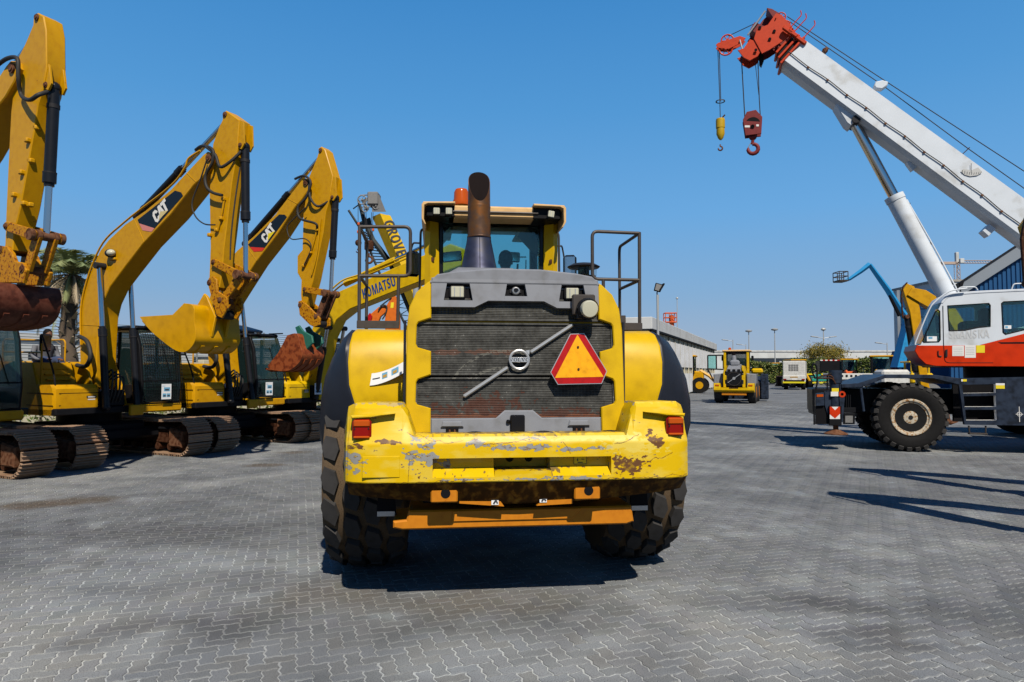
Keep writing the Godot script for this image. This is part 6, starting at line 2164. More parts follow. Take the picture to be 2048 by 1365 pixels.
	var fbx := part(o, "hook_locker", b, M.digger_black)
	for k in 8:
		b = B.new()
		kprism(b, [1641 + k * 4.8, 720, 1645.8 + k * 4.8, 720, 1645.8 + k * 4.8, 722.2, 1641 + k * 4.8, 722.2], -1.25, -1.19, -1.2)
		part(fbx, "marker_tape", b, M.sign_red if k % 2 else M.decal_white)
	# upper works
	b = B.new()
	b.cyl(Vector3(2.2, 1.7, -1.23), Vector3(2.2, 2.0, -1.23), 0.7, -1, 28)
	b.box(Vector3(2.6, 2.05, -1.23), Vector3(3.6, 0.16, 1.7), 0.02)
	part(o, "turntable", b, M.black)
	b = B.new()
	b.prism(V2([2.6, 2.1, 5.4, 2.1, 5.4, 4.4, 4.9, 4.6, 4.1, 3.2, 2.6, 2.9]), -1.75, -1.68)
	b.prism(V2([2.6, 2.1, 5.4, 2.1, 5.4, 4.4, 4.9, 4.6, 4.1, 3.2, 2.6, 2.9]), -0.78, -0.72)
	part(o, "boom_tower", b, M.crane_white)
	b = B.new()
	b.box(Vector3(5.4, 2.6, -1.23), Vector3(0.8, 1.1, 2.3), 0.1)
	part(o, "counterweight", b, M.crane_red)
	# cab: two walls with window openings, red skirt below
	var cab := Node3D.new()
	cab.name = "cab"
	o.add_child(cab)
	var zc := -0.08
	var outer := kpoly([1834, 692, 1842, 690, 1884, 606, 1891, 594, 1904, 588, 1960, 584, 2180, 574, 2180, 640, 2048, 668, 1962, 690, 1958, 693], zc)
	var w1 := kpoly([1846, 682, 1871, 625, 1877, 620, 1880, 623, 1881, 680, 1878, 684, 1848, 685], zc)
	var w2 := kpoly([1896, 612, 1978, 607, 1981, 611, 1981, 653, 1958, 655, 1930, 661, 1899, 662], zc)
	var w3 := kpoly([2004, 607, 2008, 604, 2130, 598, 2130, 640, 2012, 669, 2007, 665], zc)
	var shift := Vector2(0.0, 0.0)
	wall_with_holes(cab, "near_wall", outer, [w1, w2, w3], zc, 0.05, M.crane_white)
	wall_with_holes(cab, "far_wall", outer, [w1, w2, w3], zc - 0.95, 0.05, M.crane_white)
	for wv in [[w1, "quarter_window"], [w2, "door_window"], [w3, "rear_window"]]:
		b = B.new()
		b.prism(B.inset(B.ccw(wv[0]), 0.002), zc - 0.03, zc - 0.022)
		part(cab, wv[1], b, M.cab_glass)
		b = B.new()
		var ring: PackedVector2Array = B.ccw(wv[0])
		var lp := []
		for p in ring: lp.append(Vector3(p.x, p.y, zc + 0.0))
		lp.append(lp[0])
		b.tube(lp, 0.014, 6)
		part(cab, "window_seal", b, M.black)
		b = B.new()
		b.prism(B.inset(B.ccw(wv[0]), 0.002), zc - 0.98, zc - 0.972)
		part(cab, "far_pane", b, M.clear_glass)
	# roof, windscreen frame
	var rf := kpoly([1882, 606, 1890, 594, 1904, 586, 1960, 582, 2180, 572, 2180, 577, 1960, 587, 1906, 591, 1894, 598, 1886, 608], zc)
	b = B.new()
	b.prism(rf, zc - 0.98, zc + 0.012, Transform3D.IDENTITY, 0.01)
	part(cab, "roof", b, M.crane_white, 40.0)
	b = B.new()
	b.prism(kpoly([1838, 690, 1880, 606, 1883, 607, 1841, 690], zc), zc - 0.9, zc - 0.05)
	part(cab, "windscreen", b, M.clear_glass)
	b = B.new()
	kprism(b, [1830, 702, 1834, 691, 1960, 691, 2048, 668, 2180, 638, 2180, 735, 1872, 733, 1852, 729, 1838, 716], zc - 1.0, zc + 0.006, zc, 0.012)
	var red := part(cab, "skirt", b, M.crane_red, 40.0)
	# door gap, handle, vent, stickers, lettering
	b = B.new()
	b.tube(bend([kp(1886.5, 612, zc + 0.008), kp(1888, 690, zc + 0.008), kp(1890, 726, zc + 0.008), kp(1987, 726, zc + 0.008)], 0.1), 0.007, 5)
	part(cab, "door_gap", b, M.black)
	b = B.new()
	kprism(b, [1891, 700, 1895, 699, 1895, 714, 1891, 714], zc + 0.006, zc + 0.03, zc)
	part(cab, "door_handle", b, M.dark_metal)
	b = B.new()
	b.tube(bend([kp(1877, 702, zc + 0.02), kp(1877, 713, zc + 0.02), kp(1884, 713, zc + 0.02)], 0.05), 0.012, 6)
	part(cab, "grab_handle", b, M.dark_metal)
	b = B.new()
	kprism(b, [1996, 685, 2180, 683, 2180, 687, 2003, 688], zc + 0.006, zc + 0.01, zc)
	part(red, "vent_slot", b, M.black)
	for q in [[1905, 692, 1928.5, 712.5, M.decal_white], [1930, 691, 1952, 716, M.decal_white], [1953, 691, 1970, 706, M.print_yellow], [1855, 673, 1875, 683, M.paper], [1858, 674, 1866, 678, M.print_blue], [2010, 651, 2024, 658, M.paper], [2012, 652.5, 2017, 656.5, M.print_blue]]:
		b = B.new()
		var hi: bool = q[4] == M.print_blue
		kprism(b, [q[0], q[1], q[2], q[1], q[2], q[3], q[0], q[3]], zc + (0.006 if q[1] > 685 else (-0.02 if not hi else -0.017)), zc + (0.009 if q[1] > 685 else (-0.017 if not hi else -0.014)), zc)
		var stk := part(cab, "sticker", b, q[4])
		if q[4] == M.decal_white:
			b = B.new()
			for k in 5: kprism(b, [q[0] + 2.5, q[1] + 4 + k * 3.4, q[2] - 3, q[1] + 4 + k * 3.4, q[2] - 3, q[1] + 4.9 + k * 3.4, q[0] + 2.5, q[1] + 4.9 + k * 3.4], zc + 0.009, zc + 0.011, zc)
			part(stk, "print", b, M.sheet_grey)
	var c0 := kp(1898, 671, zc)
	var c1 := kp(1979, 667, zc)
	var ln := words(cab, "lettering", "SKANSKA", 0.19, M.faded_print, Transform3D(Basis.IDENTITY, (c0 + c1) / 2 + Vector3(0, 0, 0.003)), 1.0, "Droid Sans", 700, 0.003)
	ln.transform.basis = Basis.from_scale(Vector3((c1 - c0).length() / ln.mesh.get_aabb().size.x, 1, 1))
	b = B.new()
	b.tube(curve([kp(1832, 690, 0.02), kp(1833, 682, 0.02), kp(1858, 622, 0.02), kp(1872, 603, 0.02), kp(1900, 583, 0.02), kp(1935, 577, 0.02)], 5), 0.016, 8)
	b.tube(bend([kp(1915, 583, -0.1), kp(1920, 575, -0.1), kp(1952, 574, -0.1), kp(1956, 581, -0.1)], 0.05), 0.014, 8)
	b.tube(bend([kp(2024, 579, -0.1), kp(2028, 568, -0.1), kp(2080, 566, -0.1), kp(2084, 576, -0.1)], 0.05), 0.014, 8)
	part(cab, "grab_rail", b, M.crane_white)
	b = B.new()
	kprism(b, [1918, 566, 1926, 561, 1930, 563, 1926, 574, 1920, 576], -0.4, -0.2, -0.2, 0.02)
	b.tube([kp(1921, 576, -0.3), kp(1922, 584, -0.3)], 0.014, 6)
	part(cab, "wing_mirror", b, M.digger_black)
	b = B.new()
	b.box(Vector3(1.5, 2.75, -0.6), Vector3(0.5, 0.6, 0.5), 0.06)
	b.box(Vector3(1.75, 3.1, -0.6), Vector3(0.14, 0.5, 0.45), 0.05)
	part(cab, "seat", b, M.seat_cloth)
	# boom: tapering six-sided box
	var zb := -1.23
	var hw := 0.36
	var T0 := kp(1614, 81, zb + hw)
	var C0 := kp(1568, 119, zb + hw)
	var B0 := kp(1563, 130, zb + 0.2)
	var T1 := kp(2300, 577, zb + hw)
	var C1 := kp(2300, 661, zb + hw)
	var B1 := kp(2300, 672, zb + 0.2)
	var sec := func(T: Vector3, C: Vector3, Q: Vector3) -> PackedVector3Array:
		return PackedVector3Array([Vector3(T.x, T.y, zb + hw - 0.03), Vector3(C.x, C.y, zb + hw), Vector3(Q.x, Q.y, zb + 0.2), Vector3(Q.x, Q.y, zb - 0.2), Vector3(C.x, C.y, zb - hw), Vector3(T.x, T.y, zb - hw + 0.03)])
	b = B.new()
	b.ring([sec.call(T0, C0, B0), sec.call(T1, C1, B1)])
	var boom := part(o, "boom", b, M.crane_white, 20.0)
	b = B.new()
	b.prism(kpoly([1672, 209, 1694, 245, 1702, 251, 1716, 238, 1727, 246, 1722, 230, 1690, 200], zb + 0.25), zb - 0.25, zb + 0.25, Transform3D.IDENTITY, 0.015)
	part(boom, "cylinder_lug", b, M.crane_white)
	b = B.new()
	kprism(b, [1814, 325, 1822, 320, 1836, 333, 1826, 341], zb - 0.1, zb + 0.1, zb + 0.1)
	part(boom, "bottom_bracket", b, M.crane_white)
	b = B.new()
	kprism(b, [1966, 462, 1980, 448, 1993, 458, 1978, 473], zb - 0.15, zb + 0.15, zb + 0.15, 0.01)
	part(boom, "bottom_bracket", b, M.crane_white)
	# angle scale: a fan with tick marks
	b = B.new()
	var fan := kpoly([1922, 343, 1927, 338, 1943, 341, 1957, 335, 1965, 345, 1955, 351, 1941, 353, 1930, 350], zb + hw)
	b.prism(fan, zb + hw + 0.001, zb + hw + 0.004)
	var gauge := part(boom, "angle_scale", b, M.sheet_grey)
	b = B.new()
	for k in 9:
		var f := k / 8.0
		kprism(b, [1925 + 38 * f, 340.5 + 4 * sin(PI * f) + 3 * f * f, 1926 + 38 * f, 340.5 + 4 * sin(PI * f) + 3 * f * f, 1926 + 36 * f, 347 + 3 * sin(PI * f), 1925 + 36 * f, 347 + 3 * sin(PI * f)], zb + hw + 0.004, zb + hw + 0.006, zb + hw)
	kprism(b, [1942.5, 327, 1943.5, 327, 1943.5, 346, 1942.5, 346], zb + hw + 0.004, zb + hw + 0.007, zb + hw)
	part(gauge, "scale_marks", b, M.print_dark)
	# cable along the side with clips, rope guides on top
	var cabp := []
	for k in 15:
		var f := k / 14.0
		var px := lerpf(1578, 2120, f)
		cabp.append(kp(px, lerpf(103, 510, f) + (2.5 if k % 2 else 0.0) - 6 * sin(PI * f), zb + hw + 0.02))
	hose(boom, cabp, 0.012, M.rope)
	for k in 13:
		b = B.new()
		b.box(cabp[k + 1] + Vector3(0, -0.02, 0), Vector3(0.05, 0.05, 0.03), 0.005)
		part(boom, "cable_clip", b, M.rust)
	b = B.new()
	kprism(b, [1749, 170, 1752, 163, 1766, 160, 1777, 163, 1776, 170, 1765, 178, 1752, 176], zb - 0.1, zb + 0.1, zb + 0.1, 0.02)
	part(boom, "rope_guide", b, M.crane_white)
	b = B.new()
	kprism(b, [1646, 97, 1654, 93, 1658, 97, 1651, 105], zb - 0.1, zb + 0.1, zb + 0.1, 0.01)
	part(boom, "rope_guide", b, M.rust)
	b = B.new()
	b.tube([kp(1922, 312, zb), kp(1940, 295, zb)], 0.012, 6)
	part(boom, "rope_peg", b, M.rust_dark)
	# telescoped ends: collars between boom and head
	var ax := (T1 - T0).normalized()
	var nrm := Vector3(-ax.y, ax.x, 0)
	var cmid := (T0 + B0) / 2
	cmid.z = zb
	var hh: float = absf((T0 - B0).dot(nrm)) / 2
	for k in 5:
		b = B.new()
		var c := cmid - ax * (0.06 + k * 0.075) + nrm * 0.02 * k
		b.box(c, Vector3(0.06, hh * 2.0 - 0.05 * k + (0.08 if k % 2 == 0 else -0.05), hw * 2 - 0.05 * k + (0.04 if k % 2 == 0 else -0.08)), 0.01, Basis(ax, nrm, Vector3(0, 0, 1)))
		part(o, "boom_collar", b, M.crane_head if k % 2 == 0 else M.digger_black)
	for k in 3:
		b = B.new()
		var a := [kp(1573, 64, zb + hw), kp(1583, 70, zb + hw), kp(1600, 84, zb + hw)][k] as Vector3
		b.box(a + nrm * 0.05, Vector3(0.3, 0.1, 0.1), 0.02, Basis(ax, nrm, Vector3(0, 0, 1)))
		b.tube(bend([a, a + nrm * 0.55, a + nrm * 0.62 - ax * 0.1], 0.05), 0.014, 6)
		part(o, "collar_guide", b, M.crane_head)
	# boom head
	var head := Node3D.new()
	head.name = "boom_head"
	o.add_child(head)
	for s in [-1.0, 1.0]:
		b = B.new()
		var zz: float = zb + s * 0.24
		if s < 0: kprism(b, [1529, 22, 1536, 16, 1541, 20, 1563, 30, 1580, 48, 1590, 62, 1570, 80, 1540, 100, 1524, 108, 1512, 92, 1497, 66, 1509, 50], zz - 0.02, zz + 0.02, zb + 0.24, 0.006)
		else: kprism(b, [1552, 27, 1563, 30, 1580, 48, 1590, 62, 1570, 80, 1540, 100, 1524, 108, 1508, 78, 1514, 58, 1536, 50], zz - 0.02, zz + 0.02, zb + 0.24, 0.006)
		part(head, "cheek_plate", b, M.crane_head if s > 0 else M.crane_maroon)  # far plate in darker red: shade inside the head put into its colour
		b = B.new()
		kprism(b, [1476, 100, 1488, 96, 1500, 78, 1518, 84, 1524, 98, 1516, 112, 1500, 121, 1488, 115], zz - 0.05, zz - 0.01, zb + 0.24, 0.006)
		part(head, "lower_cheek", b, M.crane_head)
		b = B.new()
		kprism(b, [1432, 90, 1436, 86, 1480, 72, 1492, 76, 1486, 84, 1466, 94, 1458, 98, 1436, 96], zz * 0.4 + zb * 0.6 - 0.012, zz * 0.4 + zb * 0.6 + 0.012, zb + 0.1, 0.004)
		part(head, "runner_arm", b, M.crane_head)
	b = B.new()
	kprism(b, [1500, 66, 1509, 52, 1528, 60, 1520, 80], zb - 0.22, zb + 0.22, zb)
	kprism(b, [1533, 24, 1543, 26, 1560, 36, 1550, 50], zb - 0.22, zb + 0.22, zb)
	part(head, "web_plate", b, M.crane_maroon)
	for q in [[1455, 81, 0.16, 0.0], [1452, 98, 0.17, 0.06], [1562, 34, 0.12, 0.0], [1571, 50, 0.12, 0.12], [1500, 105, 0.18, 0.1], [1552, 37, 0.07, 0.25]]: spoked(head, kp(q[0], q[1], zb + q[3]), q[2], M.crane_head)
	b = B.new()
	b.tube([kp(1531, 22, zb + 0.26), kp(1496, 70, zb + 0.26)], 0.025, 8)
	b.tube([kp(1480, 80, zb + 0.14), kp(1486, 104, zb + 0.14)], 0.02, 8)
	part(head, "stay_rod", b, M.silver)
	for q in [[1549, 62], [1540, 78], [1512, 100], [1520, 55]]:
		b = B.new()
		b.cyl(kp(q[0], q[1], zb + 0.26), kp(q[0], q[1], zb + 0.3), 0.04, -1, 10)
		part(head, "head_bolt", b, M.dark_metal)
	b = B.new()
	kprism(b, [1518, 108, 1526, 106, 1528, 122, 1523, 135, 1519, 130], zb - 0.05, zb + 0.05, zb)
	part(head, "limit_switch", b, M.black)
	# wire ropes
	rope(o, [kp(1575, 33, zb + 0.05), kp(1768, 160, zb + 0.05), kp(2048, 342, zb + 0.05), kp(2180, 430, zb + 0.05)])
	rope(o, [kp(1578, 42, zb - 0.05), kp(1762, 168, zb - 0.05), kp(1935, 296, zb - 0.05), kp(2180, 470, zb - 0.05)])
	rope(o, [kp(1457, 72, zb), kp(1510, 47, zb)])
	# two ropes to the hook block, one to the ball hook
	rope(o, [kp(1483, 112, zb), kp(1490, 236, zb)], 0.016)
	rope(o, [kp(1516, 116, zb), kp(1519, 200, zb), kp(1521, 232, zb)], 0.014)
	rope(o, [kp(1510, 118, zb), kp(1518, 190, zb)], 0.009)
	rope(o, [kp(1436, 100, zb), kp(1440, 203, zb)], 0.012)
	rope(o, [kp(1439, 104, zb), kp(1442, 203, zb)], 0.012)
	rope(o, [kp(1440, 203, zb), kp(1441, 240, zb)], 0.012)
	b = B.new()
	b.lathe([Vector2(0.09, 0.0), Vector2(0.125, -0.012), Vector2(0.125, 0.012), Vector2(0.09, 0.0)], Transform3D(Basis.IDENTITY, kp(1441, 203, zb)), 22, false)
	part(o, "trip_ring", b, M.rail_grey)
	var hb := Node3D.new()
	hb.name = "hook_block"
	o.add_child(hb)
	for s in [-1.0, 1.0]:
		b = B.new()
		kprism(b, [1486, 240, 1494, 224, 1512, 220, 1525, 234, 1523, 268, 1491, 272], zb + s * 0.11 - 0.02, zb + s * 0.11 + 0.02, zb + 0.11, 0.01)
		part(hb, "block_plate", b, M.crane_maroon)
	b = B.new()
	b.cyl(kp(1505.5, 250, zb - 0.1), kp(1505.5, 250, zb + 0.1), 0.2, -1, 24)
	part(hb, "block_sheave", b, M.dark_metal)
	b = B.new()
	b.cyl(kp(1505.5, 253, zb + 0.13), kp(1505.5, 253, zb + 0.16), 0.05, -1, 12)
	part(hb, "block_pin", b, M.black)
	for q in [[1490, 251, 1500, 255], [1513, 249, 1518, 253]]:
		b = B.new()
		kprism(b, [q[0], q[1], q[2], q[1], q[2], q[3], q[0], q[3]], zb + 0.13, zb + 0.135, zb + 0.13)
		part(hb, "block_label", b, M.decal_white)
	b = B.new()
	b.ball(kp(1506, 275, zb), Vector3(0.1, 0.08, 0.08), 14, 9)
	var hc := kp(1506.5, 298, zb)
	hook_shape(b, hc, 0.13, 0.055)
	part(hb, "hook", b, M.crane_maroon)
	b = B.new()
	b.tube([hc + Vector3(-0.12, 0.06, 0), hc + Vector3(-0.02, 0.22, 0)], 0.012, 6)
	part(hb, "safety_latch", b, M.silver)
	var bh := Node3D.new()
	bh.name = "ball_hook"
	o.add_child(bh)
	var bt := kp(1441, 238, zb)
	b = B.new()
	b.lathe([Vector2(0.05, 0.02), Vector2(0.11, 0.0), Vector2(0.12, -0.04), Vector2(0.12, -0.25), Vector2(0.105, -0.27), Vector2(0.11, -0.42), Vector2(0.07, -0.53), Vector2(0.03, -0.58)], Transform3D(Basis.IDENTITY, bt), 22)
	part(bh, "weight", b, M.hook_yellow)
	b = B.new()
	hook_shape(b, kp(1441, 297, zb), 0.055, 0.022)
	part(bh, "hook", b, M.rust)
	b = B.new()
	b.tube([bt + Vector3(0.02, 0.0, 0), bt + Vector3(0.12, 0.1, 0)], 0.02, 6)
	part(bh, "shackle", b, M.rust_dark)
	# lift cylinder
	b = B.new()
	var l0 := kp(1905, 612, zb)
	var l1 := kp(1793, 402, zb)
	var l2 := kp(1709, 246, zb)
	b.cyl(l0, l1, 0.215, -1, 26)
	b.cyl(l1 - (l2 - l1).normalized() * 0.0, l1 + (l2 - l1).normalized() * 0.14, 0.23, -1, 26)
	var lc := part(o, "lift_cylinder", b, M.crane_white)
	b = B.new()
	b.cyl(l1, l2, 0.125, -1, 22)
	part(lc, "rod", b, M.chrome)
	b = B.new()
	b.cyl(l2 - Vector3(0, 0, 0.3), l2 + Vector3(0, 0, 0.3), 0.1, -1, 16)
	part(lc, "eye_pin", b, M.dark_metal)
	b = B.new()
	for k in 5: b.box(l1.lerp(l0, 0.06 + 0.19 * k) + Vector3(0.21, 0.05, 0.05), Vector3(0.04, 0.06, 0.05), 0.008)
	part(lc, "pipe_clip", b, M.dark_metal)
	hose(lc, [l1 + Vector3(0.22, 0.0, 0.06), l1.lerp(l0, 0.5) + Vector3(0.24, 0.05, 0.06), l0 + Vector3(0.24, 0.05, 0.06)], 0.02, M.crane_white)

# ---------------------------------------------------------------- backhoe loaders on the right: one shows the knee of its arm, both throw shadows
func backhoe(label: String, apex: Vector3, seen: bool) -> void:
	# local axes: x from the knee towards the machine
	var o := thing("backhoe_loader", label, "backhoe", Vector3(apex.x, 0, apex.z), deg_to_rad(-10), "backhoe loaders standing on the right")
	var h := apex.y
	var b := B.new()
	# dipper hangs from the knee
	b.prism(V2([-0.12, h - 0.1, 0.0, h + 0.08, 0.2, h - 0.02, 0.34, h - 0.7, 0.52, 1.5, 0.66, 0.95, 0.5, 0.9, 0.3, 1.5, 0.06, h - 0.8]), -0.11, 0.11, Transform3D.IDENTITY, 0.012)
	part(o, "dipper", b, M.digger_yellow_clean)
	b = B.new()
	b.prism(V2([-0.02, h - 0.28, 0.12, h - 0.06, 0.5, h - 0.14, 1.3, h - 0.72, 2.1, 2.2, 2.55, 1.25, 2.25, 1.15, 1.75, 2.05, 1.05, h - 0.98, 0.3, h - 0.5]), -0.16, 0.16, Transform3D.IDENTITY, 0.012)
	part(o, "boom", b, M.digger_yellow_clean)
	# black guard along the outer edge of the knee
	b = B.new()
	b.prism(V2([-0.16, h - 0.95, -0.18, h - 0.3, -0.12, h + 0.0, 0.0, h + 0.12, 0.02, h + 0.09, -0.1, h - 0.02, -0.15, h - 0.3, -0.12, h - 0.95]), 0.06, 0.115, Transform3D.IDENTITY, 0.006)
	part(o, "edge_guard", b, M.rust_dark)
	b = B.new()
	b.cyl(Vector3(-0.02, h - 0.92, 0.13), Vector3(-0.02, h - 0.92, -0.13), 0.06, -1, 14)
	part(o, "pin", b, M.rust)
	ram(o, Vector3(0.0, h - 0.95, 0), Vector3(0.28, 1.2, 0), 0.7, 0.075, 0.04, "bucket_cylinder")
	ram(o, Vector3(1.9, 2.75, 0), Vector3(0.1, h + 0.02, 0), 0.6, 0.07, 0.04, "dipper_cylinder")
	bucket(o, V2([0.95, 0.75, 0.62, 1.05, 0.5, 1.02, 0.36, 0.8, 0.36, 0.55, 0.5, 0.36, 0.7, 0.3, 1.0, 0.36]), 2, 7, 0.32, M.rust, M.rust)
	b = B.new()
	b.box(Vector3(2.65, 0.95, 0), Vector3(0.35, 0.9, 1.9), 0.03)
	part(o, "rear_frame", b, M.digger_black)
	b = B.new()
	b.box(Vector3(4.0, 0.95, 0), Vector3(2.6, 0.5, 0.9), 0.04)
	b.box(Vector3(5.6, 1.25, 0), Vector3(1.5, 0.8, 0.9), 0.08)
	part(o, "body", b, M.digger_yellow_clean)
	for s in [-1.0, 1.0]:
		b = B.new()
		b.cyl(Vector3(3.4, 0.75, s * 0.7), Vector3(3.4, 0.75, s * 1.12), 0.75, -1, 28)
		var w := part(o, "rear_wheel", b, M.tyre_side)
		b = B.new()
		b.cyl(Vector3(3.4, 0.75, s * 1.1), Vector3(3.4, 0.75, s * 1.13), 0.38, -1, 20)
		part(w, "rim", b, M.digger_yellow_clean)
		b = B.new()
		b.cyl(Vector3(5.9, 0.5, s * 0.75), Vector3(5.9, 0.5, s * 1.05), 0.5, -1, 24)
		part(o, "front_wheel", b, M.tyre_side)
		for x in [2.95, 4.55]:
			b = B.new()
			b.box(Vector3(x, 2.0, s * 0.7), Vector3(0.09, 1.6, 0.09), 0.01)
			part(o, "cab_post", b, M.digger_black)
	b = B.new()
	b.box(Vector3(3.75, 2.82, 0), Vector3(1.9, 0.1, 1.6), 0.03)
	part(o, "cab_roof", b, M.digger_yellow_clean)
	b = B.new()
	b.box(Vector3(3.75, 2.1, 0.7), Vector3(1.5, 1.3, 0.01))
	part(o, "side_glass", b, M.dark_glass)
	b = B.new()
	b.prism(V2([6.7, 0.08, 7.6, 0.06, 7.0, 0.35, 6.85, 0.8, 7.1, 1.0, 6.6, 0.9]), -1.15, 1.15)
	part(o, "front_bucket", b, M.digger_black)

func backhoes() -> void:
	backhoe("backhoe arm with rust-edged yellow knee beside the white crane", Vector3(7.44, 4.05, -9.7), true)
	backhoe("backhoe whose arm shadow falls on the paving in front of the crane", Vector3(5.8, 4.0, -7.1), false)

# ---------------------------------------------------------------- background
func leaf_mesh(w: float, l: float) -> ArrayMesh:
	var b := B.new()
	b.quad(Vector3(-w / 2, 0, 0), Vector3(0, 0.12 * l, l * 0.45), Vector3(0, 0, l), Vector3(-w * 0.4, -0.05 * l, l * 0.5))
	b.quad(Vector3(w / 2, 0, 0), Vector3(w * 0.4, -0.05 * l, l * 0.5), Vector3(0, 0, l), Vector3(0, 0.12 * l, l * 0.45))
	return b.mesh(0.0)
func foliage(parent: Node3D, called: String, places: Array, cols: Array, mesh: Mesh, m: StandardMaterial3D) -> void:
	var mm := MultiMesh.new()
	mm.transform_format = MultiMesh.TRANSFORM_3D
	mm.use_colors = true
	mm.mesh = mesh
	mm.instance_count = places.size()
	for k in places.size():
		mm.set_instance_transform(k, places[k])
		mm.set_instance_color(k, cols[k])
	var mi := MultiMeshInstance3D.new()
	mi.name = called
	mi.multimesh = mm
	mi.material_override = m
	mi.set_meta("kind", "stuff")
	parent.add_child(mi, true)
func leaf_material(key: String) -> StandardMaterial3D:
	if M.has(key): return M[key]
	var m := mk(key, Color.WHITE, 0.55)
	m.vertex_color_use_as_albedo = true
	m.backlight_enabled = true
	m.backlight = Color(0.35, 0.4, 0.15)
	return m
func rand_basis(s: float) -> Basis:
	return Basis(Vector3(rng.randf_range(-1, 1), rng.randf_range(-1, 1), rng.randf_range(-1, 1)).normalized(), rng.randf() * TAU) * Basis.from_scale(Vector3.ONE * s)
func hedge(label: String, p0: Vector3, p1: Vector3, h: float, w: float, count: int, leaf: float) -> void:
	var o := thing("hedge", label, "hedge", (p0 + p1) / 2)
	var d := (p1 - p0) / 2
	var len := d.length()
	var u := d.normalized()
	var v := Vector3(-u.z, 0, u.x)
	var noise := FastNoiseLite.new()
	noise.seed = count
	noise.frequency = 0.22
	var places := []
	var cols := []
	for k in count:
		var a := rng.randf_range(-len, len)
		var hh := h * (1.0 + 0.32 * noise.get_noise_2d(a, 3.0) + 0.14 * noise.get_noise_2d(a * 4.0, 9.0))
		var y := hh * pow(rng.randf(), 0.6)
		var bulge := 1.0 + 0.5 * noise.get_noise_2d(a * 1.6, y * 1.6)
		var side := signf(rng.randf() - 0.5) * w * bulge * (1.0 - 0.3 * y / hh) * rng.randf_range(0.75, 1.0)
		if rng.randf() < 0.3:
			side = rng.randf_range(-w, w) * 0.8
			y = hh * rng.randf_range(0.9, 1.04)
		places.append(Transform3D(rand_basis(rng.randf_range(0.7, 1.3)), u * a + v * side + Vector3.UP * y))
		cols.append([Color(0.055, 0.085, 0.02), Color(0.07, 0.1, 0.022), Color(0.09, 0.115, 0.028), Color(0.13, 0.13, 0.045)][rng.randi() % 4])
	foliage(o, "leaves", places, cols, leaf_mesh(leaf * 0.55, leaf), leaf_material("hedge_leaf"))
	var b := B.new()
	var n := int(len / 0.8)
	for k in n:
		var a := lerpf(-len, len, (k + 0.5) / n)
		b.tube([u * a, u * (a + rng.randf_range(-0.2, 0.2)) + Vector3.UP * h * 0.6, u * (a + rng.randf_range(-0.4, 0.4)) + Vector3.UP * h * 0.9], [0.05, 0.035, 0.012], 5)
	var st := part(o, "stems", b, M.bark)
	st.set_meta("kind", "stuff")

func palm(at: Vector3) -> void:
	var o := thing("palm_tree", "palm tree with drooping dry fronds behind the parked diggers", "tree", at)
	var h := 5.0
	var b := B.new()
	var pts := []
	var rad := []
	for k in 12:
		pts.append(Vector3(0.1 * sin(k * 0.6), h * k / 11.0, 0.05 * cos(k)))
		rad.append(0.2 + (0.05 if k % 2 else 0.0))
	b.tube(pts, rad, 10)
	var tr := part(o, "trunk", b, M.bark)
	for k in 70:
		b = B.new()
		var a := k * 2.4
		var y := 0.5 + (h - 0.7) * k / 70.0
		var dr := Vector3(cos(a), 0.75, sin(a))
		b.ring([PackedVector3Array([Vector3(0.07, 0, 0), Vector3(0, 0.03, 0), Vector3(-0.07, 0, 0)]), PackedVector3Array([Vector3(0.03, 0.0, 0.34), Vector3(0, 0.02, 0.34), Vector3(-0.03, 0, 0.34)])])
		var s := part(tr, "frond_stub", b, M.palm_leaf_1)
		s.transform = Transform3D(Basis.looking_at(-dr, Vector3.UP), Vector3(cos(a) * 0.16, y, sin(a) * 0.16))
	# fronds: arched rib with paired leaflets
	for k in 46:
		var a := k * 2.399963
		var dry := k >= 26
		var lift := rng.randf_range(0.3, 1.15) if not dry else rng.randf_range(-1.1, 0.0)
		var L := rng.randf_range(1.7, 2.4) if not dry else rng.randf_range(1.5, 2.6)
		var dir := Vector3(cos(a), 0, sin(a))
		var rib := []
		for i in 9:
			var f := i / 8.0
			rib.append(Vector3.UP * h + dir * L * f * cos(lift) * (1.0 - (0.15 if not dry else 0.45) * f) + Vector3.UP * (L * f * sin(lift) - (0.75 if not dry else 0.6) * L * f * f * 0.7))
		b = B.new()
		b.tube(rib, [0.03, 0.027, 0.024, 0.02, 0.017, 0.014, 0.011, 0.008, 0.004], 4)
		for i in 44:
			var f := 0.12 + 0.86 * i / 44.0
			var i0 := int(f * 8)
			var p: Vector3 = rib[i0].lerp(rib[mini(i0 + 1, 8)], f * 8 - i0)
			var tdir: Vector3 = (rib[mini(i0 + 1, 8)] - rib[i0]).normalized()
			var side := tdir.cross(Vector3.UP).normalized()
			var ll := 0.5 * sin(PI * (0.12 + 0.8 * f))
			for s in [-1.0, 1.0]:
				var tip: Vector3 = p + (side * s * (0.75 if not dry else 0.35) + tdir * 0.55 - Vector3.UP * ((0.25 if not dry else 0.8) + rng.randf_range(0, 0.25))).normalized() * ll
				var wv := tdir * 0.022
				b.tri(p - wv, p + wv, tip)
		part(o, "frond", b, M.palm_leaf_1 if dry and k % 3 else ([M.palm_leaf_0, M.palm_leaf_2][k % 2]), 0.0)

